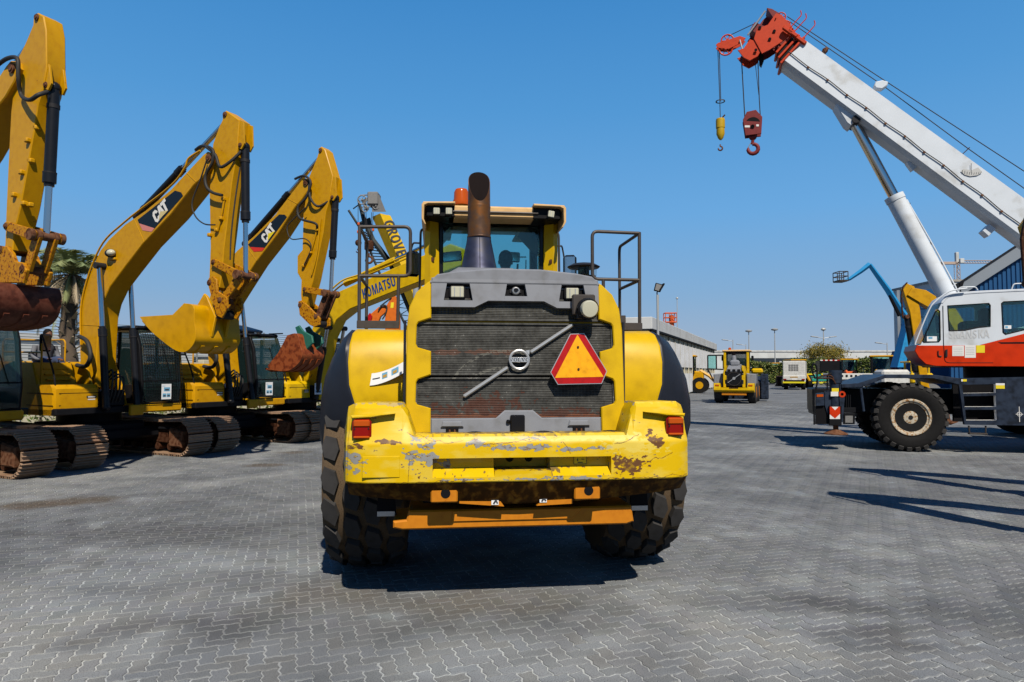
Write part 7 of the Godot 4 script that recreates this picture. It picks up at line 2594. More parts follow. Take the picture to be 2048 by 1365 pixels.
func acacia(at: Vector3, h: float, w: float) -> void:
	var o := thing("tree", "round olive-yellow tree rising above the hedge by the double lamp post", "tree", at)
	var b := B.new()
	b.tube([Vector3.ZERO, Vector3(0.1, h * 0.3, 0), Vector3(0, h * 0.55, 0.1)], [0.3, 0.22, 0.15], 8)
	var tips := []
	for k in 9:
		var a := k * 0.7 + 0.2
		var tip := Vector3(cos(a) * w * 0.7, h * rng.randf_range(0.65, 0.9), sin(a) * w * 0.6)
		b.tube([Vector3(0, h * rng.randf_range(0.25, 0.5), 0), tip * Vector3(0.5, 0.8, 0.5), tip], [0.12, 0.07, 0.02], 5)
		tips.append(tip)
	part(o, "trunk", b, M.bark)
	var places := []
	var cols := []
	for k in 5200:
		var f: Vector3
		if k % 3:
			var t: Vector3 = tips[rng.randi() % tips.size()]
			f = t + Vector3(rng.randfn(), rng.randfn() * 0.7, rng.randfn()) * 0.75
		else:
			var d := Vector3(rng.randfn(), rng.randfn(), rng.randfn()).normalized() * pow(rng.randf(), 0.33)
			f = Vector3(d.x * w, h * 0.58 + d.y * h * 0.42, d.z * w)
		if f.y < 0.3: continue
		places.append(Transform3D(rand_basis(rng.randf_range(0.6, 1.4)), f))
		cols.append([Color(0.1, 0.095, 0.018), Color(0.15, 0.12, 0.02), Color(0.2, 0.15, 0.025)][rng.randi() % 3])
	foliage(o, "crown", places, cols, leaf_mesh(0.14, 0.3), leaf_material("hedge_leaf"))

func lamp_post(label: String, at: Vector3, h: float, kind: int) -> void:
	var o := thing("lamp_post", label, "lamp post", at, 0.0, "tall lamp posts beyond the yard")
	var b := B.new()
	b.tube([Vector3.ZERO, Vector3(0, h, 0)], [0.13, 0.07], 10)
	b.box(Vector3(0, 0.15, 0), Vector3(0.4, 0.3, 0.4), 0.03)
	part(o, "pole", b, M.pole_grey)
	var arms := [[0.0]]
	if kind == 0:
		b = B.new()
		b.lathe([Vector2(0.1, 0.0), Vector2(0.55, 0.12), Vector2(0.6, 0.3), Vector2(0.3, 0.45), Vector2(0.0, 0.48)], Transform3D(Basis.IDENTITY, Vector3(0, h - 0.1, 0)), 14)
		part(o, "lamp_head", b, M.pole_grey)
	if kind == 1 or kind == 2:
		for s in ([-1.0, 1.0] if kind == 2 else [-1.0]):
			b = B.new()
			var y := h - (1.3 if kind == 2 else 0.1)
			b.tube([Vector3(0, y - 0.2, 0), Vector3(s * 1.0, y, 0)], 0.05, 6)
			b.box(Vector3(s * 1.5, y + 0.06, 0), Vector3(1.2, 0.16, 0.4), 0.05, Basis(Vector3(0, 0, 1), s * 0.12))
			part(o, "lamp_arm", b, M.pole_grey)
		if kind == 2:
			b = B.new()
			b.ball(Vector3(0, h, 0), Vector3(0.42, 0.25, 0.3), 12, 8)
			part(o, "lamp_head", b, M.pole_grey)

func long_shed() -> void:
	# cream building whose ribbed wall runs away beside the small loader
	var base := on_ground(1400, 783)
	var u := Vector3(0.37, 0, -0.93).normalized()
	var turn := atan2(-u.z, u.x)      # local x along the wall, away from the camera; local z towards the yard
	var o := thing("long_building", "long cream building with white ribbed wall panels and flat grey roof edge", "building", base, turn)
	var x0 := -27.0
	var x1 := 16.0
	var b := B.new()
	b.box(Vector3((x0 + x1) / 2, 2.2, -6.02), Vector3(x1 - x0, 4.4, 12.0))
	part(o, "wall", b, M.wall_cream)
	b = B.new()
	b.box(Vector3((x0 + x1) / 2, 4.85, -6.0), Vector3(x1 - x0 + 0.3, 0.75, 12.5), 0.03)
	part(o, "roof_edge", b, M.sheet_grey)
	b = B.new()
	b.box(Vector3((x0 + x1) / 2, 4.46, 0.1), Vector3(x1 - x0, 0.1, 0.3))
	part(o, "gutter", b, M.black)
	b = B.new()
	b.box(Vector3(-14, 5.35, -1.2), Vector3(9, 0.3, 1.6), 0.02)
	part(o, "parapet", b, M.concrete)
	var bay := 2.6
	var n := int((x1 - x0) / bay)
	for k in n:
		var xc := x0 + bay * (k + 0.5)
		for row in 2:
			var y0: float = [0.15, 2.25][row]
			var y1: float = [1.75, 4.05][row]
			b = B.new()
			b.box(Vector3(xc, (y0 + y1) / 2, 0.02), Vector3(bay * 0.86, y1 - y0, 0.06))
			for i in 8: b.box(Vector3(xc - bay * 0.4 + i * bay * 0.8 / 7.0, (y0 + y1) / 2, 0.08), Vector3(0.12, y1 - y0, 0.08))
			part(o, "ribbed_panel", b, M.sheet_white)
		b = B.new()
		b.box(Vector3(xc + bay / 2, 2.2, 0.05), Vector3(0.24, 4.3, 0.1), 0.01)
		part(o, "pilaster", b, M.wall_cream)

func block(called: String, label: String, at: Vector3, size: Vector3, turn: float, m: Material, rows: int, cols: int, trim: Material) -> Node3D:
	var o := thing(called, label, "building", at, turn)
	var b := B.new()
	b.box(Vector3(0, size.y / 2, 0), size)
	part(o, "wall", b, m)
	b = B.new()
	b.box(Vector3(0, size.y + 0.15, 0), Vector3(size.x + 0.4, 0.4, size.z + 0.4))
	part(o, "roof_edge", b, trim)
	for r in rows:
		for c in cols:
			b = B.new()
			var w := size.x / cols
			b.box(Vector3(-size.x / 2 + w * (c + 0.5), size.y * (r + 0.55) / rows, size.z / 2 + 0.02), Vector3(w * 0.55, size.y / rows * 0.42, 0.1))
			part(o, "window", b, M.window_dark)
	return o

func blue_hall() -> void:
	# blue steel hall with a pale sloping roof trim; it faces the yard, so its long side runs straight away from the camera
	var turn := deg_to_rad(-31)
	var face := Basis(Vector3.UP, turn)
	var o0 := at_depth(1905, 745, 58.0) * Vector3(1, 0, 1)
	var o := thing("blue_hall", "large blue sheet-metal hall with pale sloping roof trim behind the crane", "building", o0, turn)
	var P := func(px: float, py: float) -> Vector2:
		var q := face.inverse() * (on_plane(px, py, o0, face.z) - o0)
		return Vector2(q.x, q.y)
	var b := B.new()
	b.prism(PackedVector2Array([P.call(1903, 800), P.call(1903, 596), P.call(2048, 500), P.call(2240, 372), P.call(2400, 480), P.call(2400, 800)]), -24.0, 0.0)
	var wl := part(o, "wall", b, M.shed_blue)
	var px := 1908.0
	while px < 2080:
		b = B.new()
		var top: Vector2 = P.call(px, 596 - (px - 1903) * 0.662)
		b.box(Vector3(top.x, top.y / 2, 0.04), Vector3(0.14, top.y, 0.08))
		part(wl, "sheet_rib", b, M.shed_blue)
		px += 9.0
	b = B.new()
	b.prism(PackedVector2Array([P.call(1898, 597), P.call(1900, 581), P.call(2048, 484), P.call(2240, 355), P.call(2240, 380), P.call(2048, 512), P.call(1906, 603)]), -24.3, 0.35)
	part(o, "roof_trim", b, M.shed_trim)
	b = B.new()
	b.prism(PackedVector2Array([P.call(1898, 579), P.call(2048, 481), P.call(2240, 352), P.call(2240, 355.5), P.call(2048, 484.5), P.call(1900, 582)]), -24.4, 0.45)
	part(o, "roof_flashing", b, M.dark_metal)
	# lower wing with a glazed blue front
	var o1 := at_depth(1797, 745, 66.0) * Vector3(1, 0, 1)
	var w := thing("blue_office", "dark blue glass-fronted office block beside the blue hall", "building", o1, turn)
	var Q := func(px2: float, py: float) -> Vector2:
		var q := face.inverse() * (on_plane(px2, py, o1, face.z) - o1)
		return Vector2(q.x, q.y)
	b = B.new()
	b.prism(PackedVector2Array([Q.call(1796, 800), Q.call(1796, 586), Q.call(1800, 581), Q.call(1902, 577), Q.call(1902, 800)]), -14.0, 0.0)
	part(w, "wall", b, M.shed_blue)
	for r in 8:
		for c in 5:
			b = B.new()
			var q0: Vector2 = Q.call(1799 + c * 21, 588 + r * 16)
			var q1: Vector2 = Q.call(1817 + c * 21, 601 + r * 16)
			b.box(Vector3((q0.x + q1.x) / 2, (q0.y + q1.y) / 2, 0.03), Vector3(q1.x - q0.x, q0.y - q1.y, 0.06))
			part(w, "window", b, M.office_glass)
	b = B.new()
	var e0: Vector2 = Q.call(1797, 581)
	b.box(Vector3(e0.x, e0.y / 2, 0.0), Vector3(0.25, e0.y, 0.3))
	part(w, "corner_trim", b, M.shed_trim)

func tower_crane() -> void:
	var D := 230.0
	var c := at_depth(1915, 545, D)
	var o := thing("tower_crane", "distant tower crane with latticed mast and flat jib", "crane", Vector3(c.x, 0, c.z))
	var top := at_depth(1915, 505, D).y
	var jy := at_depth(1915, 525, D).y
	var b := B.new()
	for s in [[-0.6, -0.6], [0.6, -0.6], [0.6, 0.6], [-0.6, 0.6]]: b.tube([Vector3(s[0], 0, s[1]), Vector3(s[0], jy, s[1])], 0.12, 4)
	var n := 26
	for k in n:
		var y0 := jy * k / n
		var y1 := jy * (k + 1) / n
		b.tube([Vector3(-0.6, y0, 0.6), Vector3(0.6, y1, 0.6)], 0.08, 4)
		b.tube([Vector3(0.6, y0, 0.6), Vector3(-0.6, y1, 0.6)], 0.08, 4)
		b.tube([Vector3(0.6, y0, 0.6), Vector3(0.6, y1, -0.6)], 0.08, 4)
	part(o, "mast", b, M.far_mast)
	b = B.new()
	var l := at_depth(1873, 527, D).x - c.x
	var r := at_depth(2000, 521, D).x - c.x
	b.box(Vector3(l / 2, jy - 0.3, 0), Vector3(absf(l), 0.9, 1.0), 0.05)
	b.box(Vector3(l * 0.85, jy - 1.2, 0), Vector3(absf(l) * 0.25, 1.4, 1.0), 0.05)
	part(o, "counter_jib", b, M.far_mast)
	b = B.new()
	b.tube([Vector3(0, jy + 0.6, 0), Vector3(r, jy + 0.6, 0)], 0.15, 4)
	b.tube([Vector3(0, jy - 0.3, 0), Vector3(r, jy - 0.3, 0)], 0.15, 4)
	for k in 16: b.tube([Vector3(r * k / 16.0, jy - 0.3, 0), Vector3(r * (k + 0.5) / 16.0, jy + 0.6, 0), Vector3(r * (k + 1) / 16.0, jy - 0.3, 0)], 0.1, 4)
	part(o, "jib", b, M.far_mast)
	b = B.new()
	b.box(Vector3(0, (jy + top) / 2, 0), Vector3(1.0, top - jy, 1.0), 0.1)
	b.box(Vector3(1.2, jy + 0.4, 0.4), Vector3(1.4, 1.6, 1.4), 0.1)
	part(o, "cat_head", b, M.far_white)

func boom_lift() -> void:
	var D := 52.0
	var q := func(px: float, py: float) -> Vector3:
		var p := at_depth(px, py, D)
		return Vector3(p.x, p.y, 0)
	var g := at_depth(1795, 745, D)
	var o := thing("boom_lift", "bright blue boom lift with folded jib and wire basket in the air", "boom lift", Vector3(0, 0, -D))
	var b := B.new()
	b.ring([PackedVector3Array([q.call(1788, 735) + Vector3(0, 0, 0.5), q.call(1804, 735) + Vector3(0, 0, 0.5), q.call(1804, 735) - Vector3(0, 0, 0.5), q.call(1788, 735) - Vector3(0, 0, 0.5)]), PackedVector3Array([q.call(1814, 634) + Vector3(0, 0, 0.4), q.call(1825, 634) + Vector3(0, 0, 0.4), q.call(1825, 634) - Vector3(0, 0, 0.4), q.call(1814, 634) - Vector3(0, 0, 0.4)])])
	part(o, "lower_arm", b, M.lift_blue)
	b = B.new()
	b.tube([q.call(1822, 650), q.call(1802, 622), q.call(1776, 580), q.call(1740, 530)], [0.34, 0.3, 0.25, 0.18], 4)
	part(o, "main_boom", b, M.lift_blue)
	b = B.new()
	b.tube([q.call(1780, 590), q.call(1800, 632)], 0.16, 8)
	part(o, "cylinder", b, M.digger_black)
	b = B.new()
	b.tube([q.call(1740, 529), q.call(1722, 543), q.call(1700, 558), q.call(1691, 562)], [0.2, 0.17, 0.13, 0.1], 4)
	part(o, "jib", b, M.lift_blue)
	var bk := B.new()
	var c0: Vector3 = q.call(1673, 563)
	var c1: Vector3 = q.call(1690, 545)
	for y in [0.0, 0.5, 1.0]:
		var yy := lerpf(c0.y, c1.y, y)
		bk.tube([Vector3(c0.x, yy, 0.5), Vector3(c1.x, yy, 0.5), Vector3(c1.x, yy, -0.5), Vector3(c0.x, yy, -0.5), Vector3(c0.x, yy, 0.5)], 0.035, 4)
	for x in [0.0, 0.5, 1.0]:
		for z in [-0.5, 0.5]: bk.tube([Vector3(lerpf(c0.x, c1.x, x), c0.y, z), Vector3(lerpf(c0.x, c1.x, x), c1.y, z)], 0.035, 4)
	bk.box(Vector3((c0.x + c1.x) / 2, c0.y, 0), Vector3(c1.x - c0.x, 0.12, 1.0))
	part(o, "basket", bk, M.rail_grey)
	b = B.new()
	var bs := Vector3(g.x, 0, 0)
	b.box(bs + Vector3(0.3, 1.35, 0), Vector3(2.6, 1.0, 2.2), 0.1)
	part(o, "turret", b, M.lift_blue)
	b = B.new()
	b.box(bs + Vector3(0.3, 0.7, 0), Vector3(3.4, 0.4, 1.6), 0.05)
	part(o, "chassis", b, M.digger_black)
	for s in [[-1, -1], [1, -1], [1, 1], [-1, 1]]:
		b = B.new()
		b.cyl(bs + Vector3(0.3 + s[0] * 1.3, 0.5, s[1] * 0.8), bs + Vector3(0.3 + s[0] * 1.3, 0.5, s[1] * 1.2), 0.5, -1, 18)
		part(o, "wheel", b, M.tyre_side)

func orange_lift() -> void:
	var D := 82.0
	var g := at_depth(1347, 745, D)
	var o := thing("boom_lift", "red-orange boom lift with railed basket seen above the long building", "boom lift", Vector3(g.x, 0, -D))
	var top := at_depth(1343, 631, D) - Vector3(g.x, 0, -D)
	var b := B.new()
	b.tube([Vector3(0.3, 1.5, 0), Vector3(-0.1, top.y * 0.75, 0), top], [0.35, 0.28, 0.3], 6)
	part(o, "mast", b, M.lift_orange)
	b = B.new()
	var y0 := at_depth(1343, 645, D).y
	for y in [0.0, 0.55, 1.1]: b.tube([Vector3(-1.0, y0 + y, 0.5), Vector3(0.35, y0 + y, 0.5), Vector3(0.35, y0 + y, -0.5), Vector3(-1.0, y0 + y, -0.5), Vector3(-1.0, y0 + y, 0.5)], 0.05, 4)
	for x in [-1.0, -0.3, 0.35]:
		for z in [-0.5, 0.5]: b.tube([Vector3(x, y0, z), Vector3(x, y0 + 1.1, z)], 0.05, 4)
	b.box(Vector3(-0.33, y0, 0), Vector3(1.35, 0.14, 1.0))
	part(o, "basket", b, M.lift_orange)
	b = B.new()
	b.box(Vector3(0.3, 1.0, 0), Vector3(3.0, 1.2, 2.0), 0.1)
	part(o, "base", b, M.lift_orange)
	for s in [[-1, -1], [1, -1], [1, 1], [-1, 1]]:
		b = B.new()
		b.cyl(Vector3(0.3 + s[0] * 1.2, 0.45, s[1] * 0.8), Vector3(0.3 + s[0] * 1.2, 0.45, s[1] * 1.1), 0.45, -1, 16)
		part(o, "wheel", b, M.tyre_side)

func flood_light() -> void:
	var D := 30.0
	var g := at_depth(1317, 745, D)
	var h := at_depth(1317, 590, D).y
	var o := thing("flood_light", "twin black floodlight on a thin white pole behind the loader's fender", "flood light", Vector3(g.x, 0, -D))
	var b := B.new()
	b.tube([Vector3.ZERO, Vector3(0, h, 0)], 0.055, 10)
	part(o, "pole", b, M.pole_grey)
	for s in [0, 1]:
		b = B.new()
		b.box(Vector3(0.02 + s * 0.16, h + 0.32 + s * 0.02, 0), Vector3(0.3 if s == 0 else 0.08, 0.36, 0.12 if s == 0 else 0.3), 0.02, Basis(Vector3(0, 0, 1), -0.25 - 0.3 * s))
		var l := part(o, "lamp_box", b, M.digger_black)
		if s == 0:
			b = B.new()
			b.box(Vector3(0.02, h + 0.32, 0.062), Vector3(0.24, 0.28, 0.01), 0, Basis(Vector3(0, 0, 1), -0.25))
			part(l, "lamp_glass", b, M.rim_grey)
	b = B.new()
	b.tube([Vector3(0, h - 0.2, 0), Vector3(-0.03, h + 0.1, 0), Vector3(0.06, h + 0.2, 0)], 0.03, 6)
	part(o, "bracket", b, M.digger_black)

# ---------------------------------------------------------------- machines in the background
func small_loader() -> void:
	# a smaller loader of the same make, seen from behind, its bucket to the right
	var at := on_ground(1468, 808)
	var o := thing("wheel_loader", "small yellow wheel loader with grey fenders parked by the long building", "wheel loader", at, deg_to_rad(-23))
	var b := B.new()
	# counterweight
	var rings := []
	for x in [-1.24, -1.2, -0.85, -0.8, 0.0, 0.8, 0.85, 1.2, 1.24]:
		var ax := absf(x)
		var top := 1.28 if ax > 0.82 else 1.0
		var zo := -0.12 if ax > 1.22 else 0.0
		rings.append(PackedVector3Array([Vector3(x, 0.72, zo - 0.15), Vector3(x, 0.84, zo), Vector3(x, 1.0, zo), Vector3(x, top, zo - 0.08), Vector3(x, top, -0.6), Vector3(x, 0.72, -0.6)]))
	b.ring(rings)
	part(o, "counterweight", b, M.loader_yellow, 25.0)
	b = B.new()
	b.box(Vector3(0, 0.98, 0.0), Vector3(0.55, 0.06, 0.03))
	part(o, "tow_slot", b, M.rust_dark)
	b = B.new()
	b.box(Vector3(0, 0.62, -0.4), Vector3(1.5, 0.22, 0.5), 0.03)
	part(o, "lower_guard", b, M.loader_orange)
	for s in [-1.0, 1.0]:
		b = B.new()
		b.box(Vector3(s * 1.0, 1.14, -0.03), Vector3(0.24, 0.1, 0.06), 0.01)
		part(o, "tail_lamp", b, M.lens_orange)
		b = B.new()
		b.prism(V2([s * 0.72, 1.0, s * 1.2, 1.0, s * 1.3, 1.3, s * 1.3, 1.85, s * 0.72, 1.9]), -2.2, -0.75, Transform3D.IDENTITY, 0.05)
		part(o, "fender", b, M.grey_plastic)
		b = B.new()
		b.prism(V2([s * 0.5, 1.0, s * 0.66, 1.0, s * 0.66, 1.95, s * 0.56, 2.35, s * 0.46, 2.4, s * 0.46, 2.1, s * 0.56, 2.0, s * 0.56, 1.8, s * 0.46, 1.75, s * 0.46, 1.5, s * 0.56, 1.45, s * 0.56, 1.25, s * 0.5, 1.2]), -2.4, -0.35, Transform3D.IDENTITY, 0.02)
		part(o, "hood_side", b, M.loader_yellow)
		for z in [-1.4, -4.3]:
			var w := Node3D.new()
			w.name = "wheel"
			o.add_child(w, true)
			w.position = Vector3(s * 1.02, 0.7, z)
			b = B.new()
			b.lathe([Vector2(0.36, -0.24), Vector2(0.6, -0.27), Vector2(0.7, -0.2), Vector2(0.7, 0.2), Vector2(0.6, 0.27), Vector2(0.36, 0.24)], Transform3D(Basis(Vector3(0, 0, 1), PI / 2), Vector3.ZERO), 24)
			part(w, "tyre", b, M.tread_rubber)
			b = B.new()
			b.cyl(Vector3(-0.22, 0, 0), Vector3(0.26 * s, 0, 0), 0.36, -1, 18)
			part(w, "rim", b, M.loader_orange)
	b = B.new()
	b.box(Vector3(0, 1.55, -0.42), Vector3(1.0, 0.95, 0.1), 0.03)
	part(o, "grille", b, M.digger_black)
	b = B.new()
	var rg := []
	for k in 25: rg.append(Vector3(cos(TAU * k / 24) * 0.42, 1.55 + sin(TAU * k / 24) * 0.42, -0.36))
	b.tube(rg, 0.015, 5)
	part(o, "fan_guard", b, M.rail_grey)
	b = B.new()
	var d := Vector3(0.8, 0.58, 0).normalized()
	b.box(Vector3(0, 1.58, -0.34), Vector3(0.95, 0.04, 0.03), 0, Basis(d, Vector3(-d.y, d.x, 0), Vector3(0, 0, 1)))
	b.cyl(Vector3(0, 1.58, -0.34), Vector3(0, 1.58, -0.31), 0.09, -1, 14)
	part(o, "emblem", b, M.silver)
	b = B.new()
	rings = []
	for q in [[-0.4, 2.15, 0.5], [-0.45, 2.25, 0.5], [-0.9, 2.42, 0.45], [-2.3, 2.5, 0.42]]: rings.append(PackedVector3Array([Vector3(-q[2], 1.95, q[0]), Vector3(-q[2] * 0.8, q[1], q[0]), Vector3(q[2] * 0.8, q[1], q[0]), Vector3(q[2], 1.95, q[0])]))
	b.ring(rings)
	b.box(Vector3(0, 2.55, -1.1), Vector3(0.6, 0.4, 0.6), 0.1)
	part(o, "hood_top", b, M.grey_plastic)
	for x in [-0.3, 0.0, 0.3]:
		b = B.new()
		b.box(Vector3(x, 2.1, -0.38), Vector3(0.17, 0.12, 0.05), 0.01)
		part(o, "lamp_pocket", b, M.black)
	b = B.new()
	b.tube([Vector3(-0.05, 2.7, -1.1), Vector3(-0.05, 3.05, -1.1)], [0.17, 0.12], 12)
	part(o, "exhaust", b, M.grey_plastic)
	b = B.new()
	b.cyl(Vector3(-0.05, 3.0, -1.1), Vector3(-0.05, 3.2, -1.08), 0.11, -1, 12)
	part(o, "exhaust_tip", b, M.soot)
	for s in [-1.0, 1.0]:
		b = B.new()
		b.box(Vector3(s * 0.72, 2.6, -2.2), Vector3(0.16, 1.5, 0.16), 0.02)
		part(o, "rear_pillar", b, M.loader_yellow)
		b = B.new()
		b.box(Vector3(s * 0.72, 2.6, -3.6), Vector3(0.1, 1.5, 0.1), 0.02)
		part(o, "front_pillar", b, M.digger_black)
		b = B.new()
		b.box(Vector3(s * 0.95, 2.9, -3.1), Vector3(0.16, 0.34, 0.1), 0.04)
		part(o, "wing_mirror", b, M.black_gloss)
	b = B.new()
	b.box(Vector3(0, 3.38, -2.9), Vector3(1.75, 0.12, 1.7), 0.04)
	part(o, "roof", b, M.bleached_yellow)
	b = B.new()
	b.box(Vector3(0, 3.24, -2.25), Vector3(1.3, 0.16, 0.1))
	part(o, "roof_beam", b, M.digger_black)
	b = B.new()
	b.box(Vector3(0, 2.75, -2.25), Vector3(1.3, 1.1, 0.015))
	part(o, "rear_window", b, M.dark_glass)
	b = B.new()
	b.box(Vector3(0, 2.3, -3.0), Vector3(1.3, 0.8, 0.9), 0.06)
	part(o, "cab_interior", b, M.seat_cloth)
	b = B.new()
	b.lathe([Vector2(0.1, 0.0), Vector2(0.1, 0.12), Vector2(0.05, 0.17), Vector2(0.0, 0.18)], Transform3D(Basis.IDENTITY, Vector3(-0.42, 3.43, -2.4)), 12)
	part(o, "beacon", b, M.lens_orange)
	b = B.new()
	b.box(Vector3(0, 0.9, -2.6), Vector3(0.9, 0.6, 3.6), 0.03)
	part(o, "frame", b, M.digger_black)
	# open door on the left
	var dr := B.new()
	for q in [[-1.85, 1.95, -1.85, 3.1], [-1.85, 3.1, -0.85, 3.1], [-0.85, 3.1, -0.85, 2.2], [-1.85, 2.2, -0.85, 2.15], [-1.3, 2.2, -1.3, 3.1], [-1.85, 2.2, -1.5, 1.4]]: dr.tube([Vector3(q[0], q[1], -2.5), Vector3(q[2], q[3], -2.5)], 0.05, 6)
	var door := part(o, "door_frame", dr, M.digger_black)
	dr = B.new()
	dr.box(Vector3(-1.58, 2.65, -2.5), Vector3(0.5, 0.85, 0.012))
	part(door, "door_glass", dr, M.cab_glass)
	dr = B.new()
	dr.box(Vector3(1.25, 2.05, -3.0), Vector3(0.7, 0.35, 0.8), 0.1)
	part(o, "side_tank", dr, M.loader_yellow)
	# bucket
	b = B.new()
	b.prism(V2([-5.2, 0.1, -6.3, 0.06, -6.35, 0.12, -5.6, 0.6, -5.45, 1.3, -5.7, 1.7, -5.1, 1.35]), -1.75, 1.5, Transform3D(Basis(Vector3(0, 0, 1), Vector3(0, 1, 0), Vector3(-1, 0, 0)), Vector3.ZERO), 0.02)
	part(o, "bucket", b, M.crane_navy)
	b = B.new()
	b.box(Vector3(1.6, 1.0, -4.9), Vector3(0.5, 1.7, 0.2), 0.03)
	part(o, "bucket_guard", b, M.crane_navy)
	o.scale = Vector3.ONE * 0.94

func far_loader(label: String, at: Vector3, turn: float, body: Material, bucket_up: bool) -> void:
	# front view of a loader or backhoe far off: cab, body, bucket, wheels
	var o := thing("loader", label, "loader", at, turn, "machines standing along the hedge")
	var b := B.new()
	b.box(Vector3(0, 1.5, 0), Vector3(1.2, 0.9, 3.0), 0.1)
	part(o, "body", b, body)
	for s in [-1.0, 1.0]:
		for z in [-1.1, 1.2]:
			b = B.new()
			b.cyl(Vector3(s * 0.7, 0.7, z), Vector3(s * 1.15, 0.7, z), 0.7, -1, 18)
			var w := part(o, "wheel", b, M.tyre_side)
			b = B.new()
			b.cyl(Vector3(s * 1.1, 0.7, z), Vector3(s * 1.18, 0.7, z), 0.33, -1, 14)
			part(w, "rim", b, M.digger_yellow_clean)
		for z in [-0.9, 0.7]:
			b = B.new()
			b.box(Vector3(s * 0.75, 2.5, z), Vector3(0.12, 1.6, 0.12))
			part(o, "cab_post", b, M.digger_black)
		b = B.new()
		b.tube([Vector3(s * 0.45, 2.0, 1.2), Vector3(s * 0.45, 1.5, 2.0), Vector3(s * 0.5, 0.8, 2.7)], 0.14, 6)
		part(o, "lift_arm", b, body)
	b = B.new()
	b.box(Vector3(0, 3.3, -0.1), Vector3(1.9, 0.16, 2.0), 0.05)
	part(o, "roof", b, M.digger_yellow_clean)
	b = B.new()
	b.box(Vector3(0, 2.6, 0.72), Vector3(1.4, 1.25, 0.02))
	part(o, "windscreen", b, M.cab_glass)
	b = B.new()
	b.box(Vector3(0, 2.4, -0.8), Vector3(1.4, 1.4, 0.1))
	part(o, "cab_rear", b, M.window_dark)
	b = B.new()
	b.prism(V2([2.5, 0.1, 3.5, 0.08, 2.9, 0.5, 2.8, 1.2, 3.1, 1.4, 2.6, 1.3]), -1.25, 1.25, Transform3D(Basis(Vector3(0, 0, -1), Vector3(0, 1, 0), Vector3(1, 0, 0)), Vector3.ZERO))
	part(o, "bucket", b, M.rust_dark)

func white_truck() -> void:
	var at := on_ground(1589, 780)
	var o := thing("service_truck", "white service truck with yellow chevron bar seen from behind", "truck", at, deg_to_rad(-25))
	var b := B.new()
	b.box(Vector3(0, 2.1, -2.6), Vector3(2.2, 1.9, 5.0), 0.06)
	b.box(Vector3(0, 1.15, -0.15), Vector3(2.25, 0.7, 0.4), 0.06)
	part(o, "body", b, M.truck_white)
	for r in 3:
		for c in 4:
			b = B.new()
			b.box(Vector3(-0.42 + c * 0.25, 2.1 + r * 0.24, -0.09), Vector3(0.2, 0.18, 0.03))
			part(o, "grid_panel", b, M.rim_grey)
	b = B.new()
	b.box(Vector3(0, 0.78, 0.02), Vector3(2.2, 0.18, 0.12))
	part(o, "chevron_bar", b, M.stripe_yellow)
	b = B.new()
	b.box(Vector3(0, 0.95, 0.04), Vector3(2.0, 0.16, 0.1))
	part(o, "bumper", b, M.digger_black)
	b = B.new()
	b.box(Vector3(0, 1.12, 0.06), Vector3(0.5, 0.2, 0.03))
	part(o, "number_plate", b, M.decal_white)
	for s in [-1.0, 1.0]:
		b = B.new()
		b.box(Vector3(s * 0.9, 1.1, 0.06), Vector3(0.3, 0.12, 0.05))
		part(o, "tail_lamp", b, M.lens_red)
		b = B.new()
		b.cyl(Vector3(s * 0.65, 0.42, -0.9), Vector3(s * 1.05, 0.42, -0.9), 0.42, -1, 18)
		part(o, "wheel", b, M.tyre_side)
	b = B.new()
	b.box(Vector3(0, 1.34, 0.065), Vector3(0.75, 0.1, 0.02))
	part(o, "name_strip", b, M.print_tan)

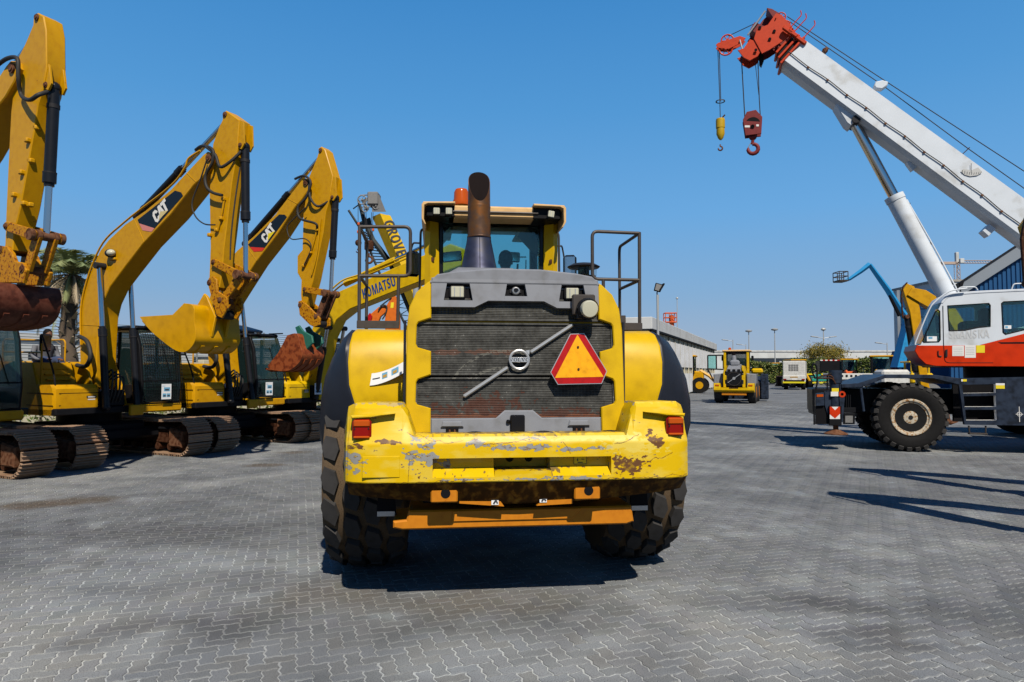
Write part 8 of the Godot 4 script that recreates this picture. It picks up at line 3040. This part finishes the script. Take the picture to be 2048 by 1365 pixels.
func teal_trailer() -> void:
	var at := on_ground(1650, 776)
	var o := thing("flatbed_trailer", "teal trailer with yellow marker bars behind the crane's front outrigger", "trailer", at, deg_to_rad(-8))
	var b := B.new()
	b.box(Vector3(0, 1.4, -1.5), Vector3(4.6, 0.35, 3.0), 0.03)
	b.box(Vector3(0, 0.95, 0.0), Vector3(4.5, 0.3, 0.2), 0.03)
	part(o, "bed", b, M.teal)
	for y in [0.6, 1.62]:
		for x in [-1.6, 0.0, 1.6]:
			b = B.new()
			b.box(Vector3(x, y, 0.12), Vector3(1.3 if y < 1 else 0.8, 0.16, 0.06))
			part(o, "marker_bar", b, M.stripe_yellow)
	for x in [-1.8, 1.8]:
		b = B.new()
		b.box(Vector3(x, 1.2, 0.12), Vector3(0.4, 0.14, 0.05))
		part(o, "tail_lamp", b, M.lens_red)
	for x in [-1.5, 1.5]:
		b = B.new()
		b.cyl(Vector3(x - 0.35, 0.45, -0.9), Vector3(x + 0.35, 0.45, -0.9), 0.45, -1, 18)
		part(o, "wheel", b, M.tyre_side)
	# white frame trailer with pierced side beyond
	var p := on_ground(1722, 790)
	var t := thing("frame_trailer", "low white trailer with pierced side rail and blue rollers", "trailer", p, deg_to_rad(-6))
	b = B.new()
	b.box(Vector3(0, 1.5, 0), Vector3(5.2, 0.5, 2.2), 0.03)
	b.box(Vector3(0, 0.9, 0.2), Vector3(4.8, 0.4, 0.3), 0.03)
	part(t, "rail", b, M.truck_white)
	for k in 12:
		b = B.new()
		b.cyl(Vector3(-2.2 + k * 0.36, 1.55, 1.1), Vector3(-2.2 + k * 0.36, 1.55, 1.12), 0.1, -1, 10)
		part(t, "pierced_hole", b, M.digger_black)
	for k in 6:
		b = B.new()
		b.cyl(Vector3(0.3 + k * 0.38, 1.0, 0.3), Vector3(0.5 + k * 0.38, 1.0, 0.7), 0.15, -1, 12)
		part(t, "roller", b, M.shed_blue)
	for x in [-1.7, 1.7]:
		b = B.new()
		b.cyl(Vector3(x, 0.42, 0.6), Vector3(x, 0.42, 1.0), 0.42, -1, 18)
		part(t, "wheel", b, M.tyre_side)
	b = B.new()
	b.box(Vector3(-1.6, 1.0, 0.4), Vector3(0.3, 0.25, 0.06), 0.02)
	part(t, "tail_lamp", b, M.lens_red)

func lorry(label: String, at: Vector3, turn: float, cab: Material, box: Material) -> void:
	var o := thing("lorry", label, "truck", at, turn, "trucks beyond the hedge")
	var b := B.new()
	b.box(Vector3(0, 2.2, 0), Vector3(2.4, 2.9, 2.2), 0.2)
	b.prism(V2([-1.1, 3.6, 1.0, 3.6, -1.1, 4.3]), -1.1, 1.1, Transform3D(Basis(Vector3(0, 0, 1), Vector3(0, 1, 0), Vector3(-1, 0, 0)), Vector3.ZERO))
	part(o, "cab", b, cab)
	b = B.new()
	b.box(Vector3(0, 2.75, 1.1), Vector3(2.1, 0.9, 0.06), 0.02)
	part(o, "windscreen", b, M.window_dark)
	b = B.new()
	b.box(Vector3(1.2, 2.75, 0.2), Vector3(0.06, 0.8, 1.0), 0.02)
	part(o, "side_window", b, M.window_dark)
	b = B.new()
	b.box(Vector3(0, 2.4, -5.5), Vector3(2.5, 2.8, 8.0), 0.05)
	part(o, "box_body", b, box)
	for z in [0.2, -4.5, -7.5]:
		for s in [-1.0, 1.0]:
			b = B.new()
			b.cyl(Vector3(s * 0.85, 0.5, z), Vector3(s * 1.2, 0.5, z), 0.5, -1, 16)
			part(o, "wheel", b, M.tyre_side)
	b = B.new()
	b.box(Vector3(0, 0.9, 1.12), Vector3(2.4, 0.6, 0.1), 0.04)
	part(o, "bumper", b, M.digger_black)

func car(at: Vector3, turn: float, label: String) -> void:
	var o := thing("parked_car", label, "car", at, turn, "cars parked beyond the hedge")
	var b := B.new()
	b.prism(V2([-2.2, 0.4, 2.2, 0.4, 2.2, 0.85, 1.3, 1.0, 0.6, 1.55, -1.5, 1.6, -2.1, 1.0, -2.2, 0.9]), -0.9, 0.9, Transform3D.IDENTITY, 0.08)
	part(o, "body", b, M.truck_white)
	b = B.new()
	b.prism(V2([-1.9, 1.05, 1.15, 1.05, 0.55, 1.45, -1.45, 1.5]), 0.88, 0.92)
	part(o, "side_window", b, M.window_dark)
	for x in [-1.4, 1.4]:
		b = B.new()
		b.cyl(Vector3(x, 0.34, 0.6), Vector3(x, 0.34, 0.92), 0.34, -1, 16)
		part(o, "wheel", b, M.tyre_side)

# ---------------------------------------------------------------- yellow truck crane and orange arm behind the diggers
func truck_crane() -> void:
	var D := 31.0
	var o := thing("truck_crane", "yellow telescopic crane with maker's name and dark lattice jib behind the diggers", "crane", Vector3(0, 0, -D))
	var q := func(px: float, py: float, z := 0.0) -> Vector3:
		var p := at_depth(px, py, D - z)
		return Vector3(p.x, p.y, z)
	var b := B.new()
	# boom: left face in shade, right face lit, running down to the right
	var sec := func(l: Array, c: Array, r: Array) -> PackedVector3Array:
		return PackedVector3Array([q.call(l[0], l[1], -0.1), q.call(c[0], c[1], 0.35), q.call(r[0], r[1], 0.1), q.call(r[0] - 4, r[1] - 2, -0.7), q.call(l[0] + 4, l[1], -0.8)])
	b.ring([sec.call([744, 434], [760, 427], [781, 432]), sec.call([781, 519], [796, 517], [818, 514]), sec.call([850, 690], [868, 688], [893, 684])])
	var boom := part(o, "boom", b, M.komatsu_yellow, 15.0)
	var up: Vector3 = (q.call(770, 428, 0.25) as Vector3) - (q.call(807, 516, 0.25) as Vector3)
	var along := -up.normalized()
	var side: Vector3 = ((q.call(781, 432, 0.1) as Vector3) - (q.call(760, 427, 0.35) as Vector3)).normalized()
	side = (side - along * side.dot(along)).normalized()
	var out := along.cross(-side).normalized()
	if out.z < 0: out = -out
	var mid: Vector3 = ((q.call(777, 441, 0.22) as Vector3) + (q.call(801, 512, 0.22) as Vector3)) / 2
	var yb := out.cross(along).normalized()
	var bs := Basis(along, yb, out)
	var t := words(boom, "lettering", "GROVE", 0.5, M.print_dark, Transform3D(bs, mid + out * 0.05), 1.0)
	t.transform.basis = bs * Basis.from_scale(Vector3(1.7 / t.mesh.get_aabb().size.x, 1, 1))
	# grey head with sheaves
	b = B.new()
	b.ring([PackedVector3Array([q.call(744, 424, 0.2), q.call(772, 424, 0.3), q.call(772, 424, -0.6), q.call(744, 424, -0.6)]), PackedVector3Array([q.call(742, 396, 0.2), q.call(758, 390, 0.3), q.call(758, 390, -0.6), q.call(742, 396, -0.6)])])
	b.box(q.call(748, 400, 0.0), Vector3(0.5, 0.6, 0.7), 0.05)
	part(o, "boom_head", b, M.rim_grey)
	for p in [[724, 400, 0.2], [735, 408, 0.17], [752, 412, 0.15], [730, 418, 0.14]]: spoked(o, q.call(p[0], p[1], 0.25), p[2], M.rim_grey, 5)
	b = B.new()
	b.tube([q.call(720, 391, 0.1), q.call(756, 389, 0.1)], 0.03, 5)
	b.tube([q.call(742, 396, 0.1), q.call(725, 402, 0.1), q.call(735, 420, 0.1)], 0.09, 5)
	part(o, "sheave_arm", b, M.rim_grey)
	# lattice jib folded alongside
	b = B.new()
	var c0: Vector3 = q.call(697, 421, -0.5)
	var c1: Vector3 = q.call(760, 528, -0.5)
	var d0: Vector3 = q.call(716, 400, -0.5)
	var d1: Vector3 = q.call(782, 520, -0.5)
	b.tube([c0, q.call(722, 460, -0.5), q.call(756, 540, -0.5), q.call(830, 690, -0.5)], 0.06, 6)
	b.tube([d0, q.call(728, 440, -0.5), q.call(745, 480, -0.5), q.call(783, 530, -0.5), q.call(850, 690, -0.5)], [0.05, 0.12, 0.14, 0.16, 0.16], 6)
	for k in 12:
		var f := 0.25 + k * 0.055
		var g := f + 0.05
		b.tube([(q.call(722, 460, -0.5) as Vector3).lerp(q.call(756, 540, -0.5), (f - 0.25) * 1.5), (q.call(740, 470, -0.5) as Vector3).lerp(q.call(783, 530, -0.5), (g - 0.25) * 1.5)], 0.025, 4)
	for k in 10: b.tube([(q.call(756, 540, -0.5) as Vector3).lerp(q.call(830, 690, -0.5), k / 10.0), (q.call(783, 530, -0.5) as Vector3).lerp(q.call(850, 690, -0.5), (k + 0.5) / 10.0), (q.call(756, 540, -0.5) as Vector3).lerp(q.call(830, 690, -0.5), (k + 1) / 10.0)], 0.025, 4)
	b.prism(PackedVector2Array([Vector2(q.call(714, 448, -0.5).x, q.call(714, 448, -0.5).y), Vector2(q.call(740, 436, -0.5).x, q.call(740, 436, -0.5).y), Vector2(q.call(745, 455, -0.5).x, q.call(745, 455, -0.5).y), Vector2(q.call(724, 458, -0.5).x, q.call(724, 458, -0.5).y)]), -0.6, -0.4)
	b.tube([q.call(706, 418, -0.5), q.call(718, 409, -0.5)], 0.03, 4)
	part(o, "lattice_jib", b, M.lattice_dark)
	# ropes, block with hook, ball
	for r in [[728, 415, 733, 487], [731, 415, 736, 487], [743, 425, 742, 487], [746, 425, 744, 487], [716, 395, 716, 480]]: rope(o, [q.call(r[0], r[1], 0.2), q.call(r[2], r[3], 0.2)], 0.014)
	b = B.new()
	b.box(q.call(738, 492, 0.2), Vector3(0.4, 0.5, 0.3), 0.08)
	var hb := part(o, "hook_block", b, M.rust_dark)
	b = B.new()
	hook_shape(b, q.call(738, 520, 0.2), 0.15, 0.055)
	part(hb, "hook", b, M.rust)
	b = B.new()
	b.ball(q.call(716.5, 486, 0.2), Vector3.ONE * 0.15, 14, 9)
	var bl := part(o, "headache_ball", b, M.rust_dark)
	b = B.new()
	hook_shape(b, q.call(715, 503, 0.2), 0.06, 0.025)
	part(bl, "hook", b, M.rust_dark)
	b = B.new()
	for p in [[717, 448], [746, 460], [716, 464]]: b.box(q.call(p[0], p[1], 0.22), Vector3(0.1, 0.13, 0.1), 0.02)
	var mk2 := part(o, "rope_marker", b, M.lift_orange)
	mk2.set_meta("kind", "stuff")
	b = B.new()
	b.tube([q.call(832, 575, 0.3), q.call(838, 690, 0.3)], 0.16, 12)
	part(o, "lift_cylinder", b, M.silver)
	# carrier, mostly hidden by the loader
	var g0 := at_depth(900, 745, D)
	b = B.new()
	b.box(Vector3(g0.x, 1.3, -1.0), Vector3(8.0, 0.7, 2.4), 0.05)
	part(o, "carrier", b, M.komatsu_yellow)
	b = B.new()
	b.box(Vector3(g0.x - 1.0, 2.3, -0.9), Vector3(3.0, 1.4, 2.0), 0.1)
	part(o, "upper_works", b, M.komatsu_yellow)
	for x in [-3.0, -1.5, 2.0, 3.2]:
		b = B.new()
		b.cyl(Vector3(g0.x + x, 0.6, 0.2), Vector3(g0.x + x, 0.6, -0.3), 0.6, -1, 18)
		part(o, "wheel", b, M.tyre_side)

func orange_digger() -> void:
	var D := 28.0
	var g := at_depth(830, 745, D)
	var o := thing("excavator", "orange excavator whose folded arm shows between the loader's handrails", "excavator", Vector3(0, 0, -D), 0.0)
	var P := func(a: Array) -> PackedVector2Array:
		var r := PackedVector2Array()
		for i in range(0, a.size(), 2):
			var p := at_depth(a[i], a[i + 1], D)
			r.append(Vector2(p.x, p.y))
		return r
	var b := B.new()
	b.prism(P.call([770, 648, 774, 612, 787, 590, 793, 594, 800, 640, 800, 700, 776, 700]), -0.15, 0.15, Transform3D.IDENTITY, 0.015)
	var st := part(o, "stick", b, M.orange_paint)
	b = B.new()
	b.prism(P.call([783, 606, 789, 606, 788, 617, 782, 617]), 0.15, 0.155)
	part(st, "sticker", b, M.print_yellow)
	b = B.new()
	b.prism(P.call([728, 645, 742, 629, 758, 615, 772, 612, 776, 622, 762, 634, 756, 648]), -0.12, 0.12, Transform3D.IDENTITY, 0.015)
	part(o, "boom", b, M.orange_paint)
	b = B.new()
	b.prism(P.call([732, 641, 741, 627, 746, 634, 742, 646]), -0.2, 0.2)
	part(o, "bracket", b, M.sign_red)
	var q := func(px: float, py: float, z := 0.18) -> Vector3:
		var p := at_depth(px, py, D)
		return Vector3(p.x, p.y, z)
	hose(o, [q.call(758, 622), q.call(766, 612), q.call(775, 615), q.call(772, 630), q.call(766, 640)], 0.03)
	hose(o, [q.call(762, 614), q.call(772, 606), q.call(780, 600), q.call(784, 596)], 0.03)
	b = B.new()
	b.box(Vector3(g.x + 1.2, 1.5, -0.6), Vector3(3.0, 1.0, 2.4), 0.1)
	part(o, "house", b, M.orange_paint)
	b = B.new()
	b.box(Vector3(g.x + 0.2, 2.2, -1.1), Vector3(1.4, 1.5, 1.0), 0.1)
	part(o, "cab", b, M.digger_black)
	for z in [0.5, -1.7]:
		b = B.new()
		b.box(Vector3(g.x + 0.8, 0.42, z), Vector3(3.6, 0.84, 0.6), 0.3)
		part(o, "track", b, M.digger_black)

func seated_person() -> void:
	# someone in a grey shirt and blue trousers sitting on the second digger's deck, back bent
	var p2 := (on_ground(190, 940) + on_ground(397, 914)) / 2
	var lp := dig_px(p2, 99, 700, 0.75) - Vector2(0.3, 0)
	var w := p2 + dig_e * lp.x - dig_n * 0.75
	var o := thing("person", "person in grey shirt and blue trousers half hidden behind a digger's steps", "person", Vector3(w.x, 1.98, w.z), dig_turn)
	var b := B.new()
	var rings := []
	for q in [[0.0, 0.19, 0.14, 0.0], [0.15, 0.19, 0.13, 0.02], [0.3, 0.21, 0.13, 0.06], [0.42, 0.2, 0.11, 0.12], [0.48, 0.1, 0.08, 0.16], [0.54, 0.06, 0.06, 0.18]]:
		var r := PackedVector3Array()
		for k in 16: r.append(Vector3(sin(TAU * k / 16) * q[2] + q[3], q[0], cos(TAU * k / 16) * q[1]))
		rings.append(r)
	b.ring(rings)
	for s in [-1.0, 1.0]: b.tube(curve([Vector3(0.12, 0.43, s * 0.19), Vector3(0.16, 0.22, s * 0.25), Vector3(0.34, 0.12, s * 0.2)], 4), [0.055, 0.053, 0.05, 0.05, 0.046, 0.044, 0.042, 0.04, 0.038], 10)
	part(o, "shirt", b, M.shirt_grey, 60.0)
	b = B.new()
	b.ball(Vector3(0.02, 0.02, 0), Vector3(0.17, 0.12, 0.2), 14, 9)
	for s in [-1.0, 1.0]: b.tube(curve([Vector3(0.02, 0.03, s * 0.1), Vector3(0.42, 0.12, s * 0.14), Vector3(0.5, -0.25, s * 0.14)], 5), [0.1, 0.1, 0.098, 0.09, 0.085, 0.08, 0.075, 0.07, 0.065, 0.06, 0.055], 10)
	part(o, "trousers", b, M.blue_cloth, 60.0)
	b = B.new()
	b.ball(Vector3(0.22, 0.66, 0), Vector3(0.095, 0.115, 0.076), 16, 11)
	b.cyl(Vector3(0.18, 0.52, 0), Vector3(0.2, 0.6, 0), 0.055, -1, 12)
	b.tube([Vector3(0.31, 0.66, 0), Vector3(0.335, 0.635, 0), Vector3(0.31, 0.62, 0)], [0.01, 0.014, 0.008], 6)
	for s in [-1.0, 1.0]:
		b.ball(Vector3(0.21, 0.65, s * 0.078), Vector3(0.018, 0.03, 0.01), 8, 6)
		b.tube(curve([Vector3(0.33, 0.13, s * 0.2), Vector3(0.42, 0.14, s * 0.14)], 3), 0.034, 8)
		var hnd := Vector3(0.45, 0.15, s * 0.12)
		b.ball(hnd, Vector3(0.04, 0.022, 0.036), 10, 7)
		for k in 4: b.tube([hnd + Vector3(0.02, 0, -0.024 + 0.016 * k), hnd + Vector3(0.07, -0.008, -0.026 + 0.017 * k), hnd + Vector3(0.085 - absf(k - 1.5) * 0.006, -0.035, -0.026 + 0.017 * k)], [0.0095, 0.009, 0.0075], 6)
		b.tube([hnd + Vector3(0.0, 0, -s * 0.03), hnd + Vector3(0.035, 0.004, -s * 0.055), hnd + Vector3(0.055, -0.012, -s * 0.055)], [0.011, 0.01, 0.008], 6)
	part(o, "head_and_hands", b, M.skin, 60.0)
	b = B.new()
	b.ball(Vector3(0.2, 0.7, 0), Vector3(0.1, 0.095, 0.085), 16, 10)
	part(o, "hair", b, M.hair, 60.0)
	b = B.new()
	for s in [-1.0, 1.0]: b.box(Vector3(0.56, -0.3, s * 0.14), Vector3(0.26, 0.09, 0.1), 0.035)
	part(o, "shoes", b, M.digger_black)

func left_boundary() -> void:
	# low hedge, cream wall, wire fence and parked white vehicles behind the diggers
	var u := Vector3(0.456, 0, -0.89).normalized()
	var back := Vector3(-0.89, 0, -0.456).normalized()
	var c := Vector3(-13.5, 0, -20.0)
	hedge("low green hedge along the foot of the fence behind the diggers", c - u * 14 + back * 0.5, c + u * 14 + back * 0.5, 0.85, 0.5, 5000, 0.14)
	var turn := atan2(-u.z, u.x)
	var o := thing("boundary_wall", "pale cream boundary wall behind the row of diggers", "wall", c + back * 6.0, turn)
	var b := B.new()
	b.box(Vector3(6, 1.15, 0), Vector3(64, 2.3, 0.25))
	part(o, "wall", b, M.wall_cream)
	for k in 17:
		b = B.new()
		b.box(Vector3(-26 + k * 4.0, 1.2, 0), Vector3(0.4, 2.45, 0.4), 0.02)
		part(o, "pier", b, M.wall_cream)
	var f := thing("wire_fence", "tall grey wire fence with slim posts above the boundary wall", "fence", c + back * 6.5, turn)
	for k in 33:
		b = B.new()
		b.tube([Vector3(-26 + k * 2.0, 0, 0), Vector3(-26 + k * 2.0, 3.9, 0)], 0.04, 6)
		part(f, "post", b, M.fence_steel)
	for k in 14:
		b = B.new()
		b.tube([Vector3(-26, 2.4 + k * 0.11, 0), Vector3(38, 2.4 + k * 0.11, 0)], 0.014, 4)
		part(f, "wire", b, M.fence_steel)
	for k in 5: car(c + back * 9.5 + u * (-10 + k * 6.0), turn, ["white car behind the wall seen through the first digger's cab", "white car behind the wall seen past the palm tree", "white car behind the wall seen past the mesh-guarded cab", "white car behind the wall seen past the cab with raised hatch", "white car behind the wall near the lowered boom"][k])
	block("warehouse", "long low white warehouse far behind the diggers", c + back * 40 + u * 14, Vector3(70, 4.2, 20), turn, M.far_white, 1, 16, M.sheet_grey)

func background() -> void:
	left_boundary()
	palm(at_depth(138, 745, 22.0) * Vector3(1, 0, 1))
	truck_crane()
	orange_digger()
	seated_person()
	long_shed()
	flood_light()
	orange_lift()
	small_loader()
	var am := at_depth(1356, 745, 70.0)
	var mast := thing("antenna_mast", "very thin mast with small round top beside the long building", "mast", Vector3(am.x, 0, -70))
	var b := B.new()
	b.tube([Vector3.ZERO, Vector3(0, at_depth(1356, 600, 70.0).y, 0)], [0.07, 0.035], 8)
	part(mast, "pole", b, M.pole_grey)
	b = B.new()
	b.ball(Vector3(0, at_depth(1356, 597, 70.0).y, 0), Vector3.ONE * 0.13, 10, 7)
	part(mast, "tip", b, M.pole_grey)
	for q in [[1467, 680, 130, 1, "short single-arm street lamp above the small loader's roof"], [1493, 689, 150, 1, "lowest single-arm street lamp beside the small loader's cab"], [1499, 664, 120, 0, "round-headed lamp post close to the small loader"], [1551, 661, 118, 0, "round-headed lamp post above the white service truck"], [1649, 659, 112, 2, "double-armed lamp post in front of the olive tree"], [1776, 686, 120, 1, "dark single-arm lamp by the blue office block"]]:
		var g := at_depth(q[0], 745, q[2])
		lamp_post(q[4], Vector3(g.x, 0, -q[2]), at_depth(q[0], q[1], q[2]).y, q[3])
	var h0 := at_depth(1478, 745, 104.0)
	var h1 := at_depth(1900, 745, 92.0)
	hedge("long leafy green hedge behind the far machines", Vector3(h0.x, 0, -104), Vector3(h1.x, 0, -92), 3.3, 1.1, 15000, 0.42)
	var tr := at_depth(1650, 745, 108.0)
	acacia(Vector3(tr.x, 0, -108), 6.4, 3.0)
	var w0 := at_depth(1585, 745, 190.0)
	block("white_warehouse", "long white warehouse beyond the hedge", Vector3(w0.x, 0, -200), Vector3(62, 7.6, 20), 0.0, M.far_white, 1, 1, M.sheet_grey)
	var w1 := at_depth(1760, 745, 260.0)
	block("beige_building", "far low beige building on the horizon behind the hedge", Vector3(w1.x, 0, -260), Vector3(70, 7.2, 20), 0.0, M.far_beige, 1, 12, M.far_white)
	var w2 := at_depth(1893, 745, 130.0)
	block("flat_roof_building", "white flat-roofed building with dark windows behind the lift cylinder", Vector3(w2.x, 0, -130), Vector3(11.5, at_depth(1893, 573, 130.0).y, 14), 0.0, M.far_white, 5, 4, M.concrete)
	blue_hall()
	tower_crane()
	boom_lift()
	white_truck()
	teal_trailer()
	far_loader("yellow loader with dark bucket lowered standing before the hedge", on_ground(1545, 768), deg_to_rad(20), M.digger_yellow_clean, false)
	var t1 := at_depth(1592, 745, 82.0)
	far_loader("loader whose cab shows above the white service truck", Vector3(t1.x, 0, -82), 0.0, M.digger_yellow_clean, false)
	var t2 := at_depth(1763, 745, 62.0)
	far_loader("loader with large glass cab behind the crane's front deck", Vector3(t2.x, 0, -62), deg_to_rad(-25), M.digger_yellow_clean, false)
	var t3 := at_depth(1697, 745, 78.0)
	far_loader("loader with red-edged cab beside the front outrigger", Vector3(t3.x, 0, -78), deg_to_rad(-15), M.lift_orange, false)
	var t4 := at_depth(1806, 745, 78.0)
	lorry("dark red truck by the blue boom lift", Vector3(t4.x, 0, -78), deg_to_rad(-35), M.truck_red, M.truck_red)
	var t5 := at_depth(1572, 745, 150.0)
	lorry("white truck with sloping cab beyond the hedge near the lamp post", Vector3(t5.x, 0, -150), deg_to_rad(60), M.truck_white, M.truck_white)
	var t6 := at_depth(1772, 745, 150.0)
	lorry("white truck beyond the hedge near the blue office block", Vector3(t6.x, 0, -150), deg_to_rad(75), M.truck_white, M.truck_white)
	for k in 3:
		var g := at_depth(1515 + k * 40, 745, 140.0)
		car(Vector3(g.x, 1.2, -140), 0.0, ["white car beyond the hedge beside the small loader", "white car beyond the hedge under the round-headed lamp", "white car beyond the hedge close to the olive tree"][k])
	# small yellow roller with white hood
	var rg := at_depth(1806, 745, 40.0)
	var ro := thing("road_roller", "small yellow road roller with pale hood and open cab frame", "roller", Vector3(rg.x, 0, -40), deg_to_rad(-10))
	b = B.new()
	b.box(Vector3(-0.6, 1.55, 0), Vector3(1.5, 0.9, 1.4), 0.12)
	part(ro, "hood", b, M.truck_white)
	for q in [[0.3, 0.5], [1.2, 0.5], [0.3, -0.5], [1.2, -0.5]]:
		b = B.new()
		b.tube([Vector3(q[0], 1.4, q[1]), Vector3(q[0], 2.4, q[1])], 0.06, 6)
		part(ro, "cab_post", b, M.komatsu_yellow)
	b = B.new()
	b.box(Vector3(0.75, 2.45, 0), Vector3(1.3, 0.1, 1.4), 0.03)
	part(ro, "canopy", b, M.komatsu_yellow)
	b = B.new()
	b.box(Vector3(0.8, 1.5, 0), Vector3(1.2, 0.6, 1.3), 0.08)
	part(ro, "deck", b, M.komatsu_yellow)
	for x in [-0.8, 1.2]:
		b = B.new()
		b.cyl(Vector3(x, 0.6, -0.8), Vector3(x, 0.6, 0.8), 0.6, -1, 22)
		part(ro, "drum", b, M.rim_grey)
	var ba := at_depth(1812, 568, 20.5)
	backhoe("backhoe with yellow folded arm standing right behind the crane's cab", Vector3(ba.x, ba.y - 0.08, -20.5), true)
	# digger body panels by the long building
	var yg := on_ground(1374, 786)
	far_loader("yellow machine end-on between the loader's fender and the long building", yg, deg_to_rad(70), M.digger_yellow_clean, false)

func _ready() -> void:
	rng.seed = 12345
	camera_and_light()
	make_materials()
	lay_ground()
	main_loader()
	excavator_row()
	mobile_crane()
	backhoes()
	background()
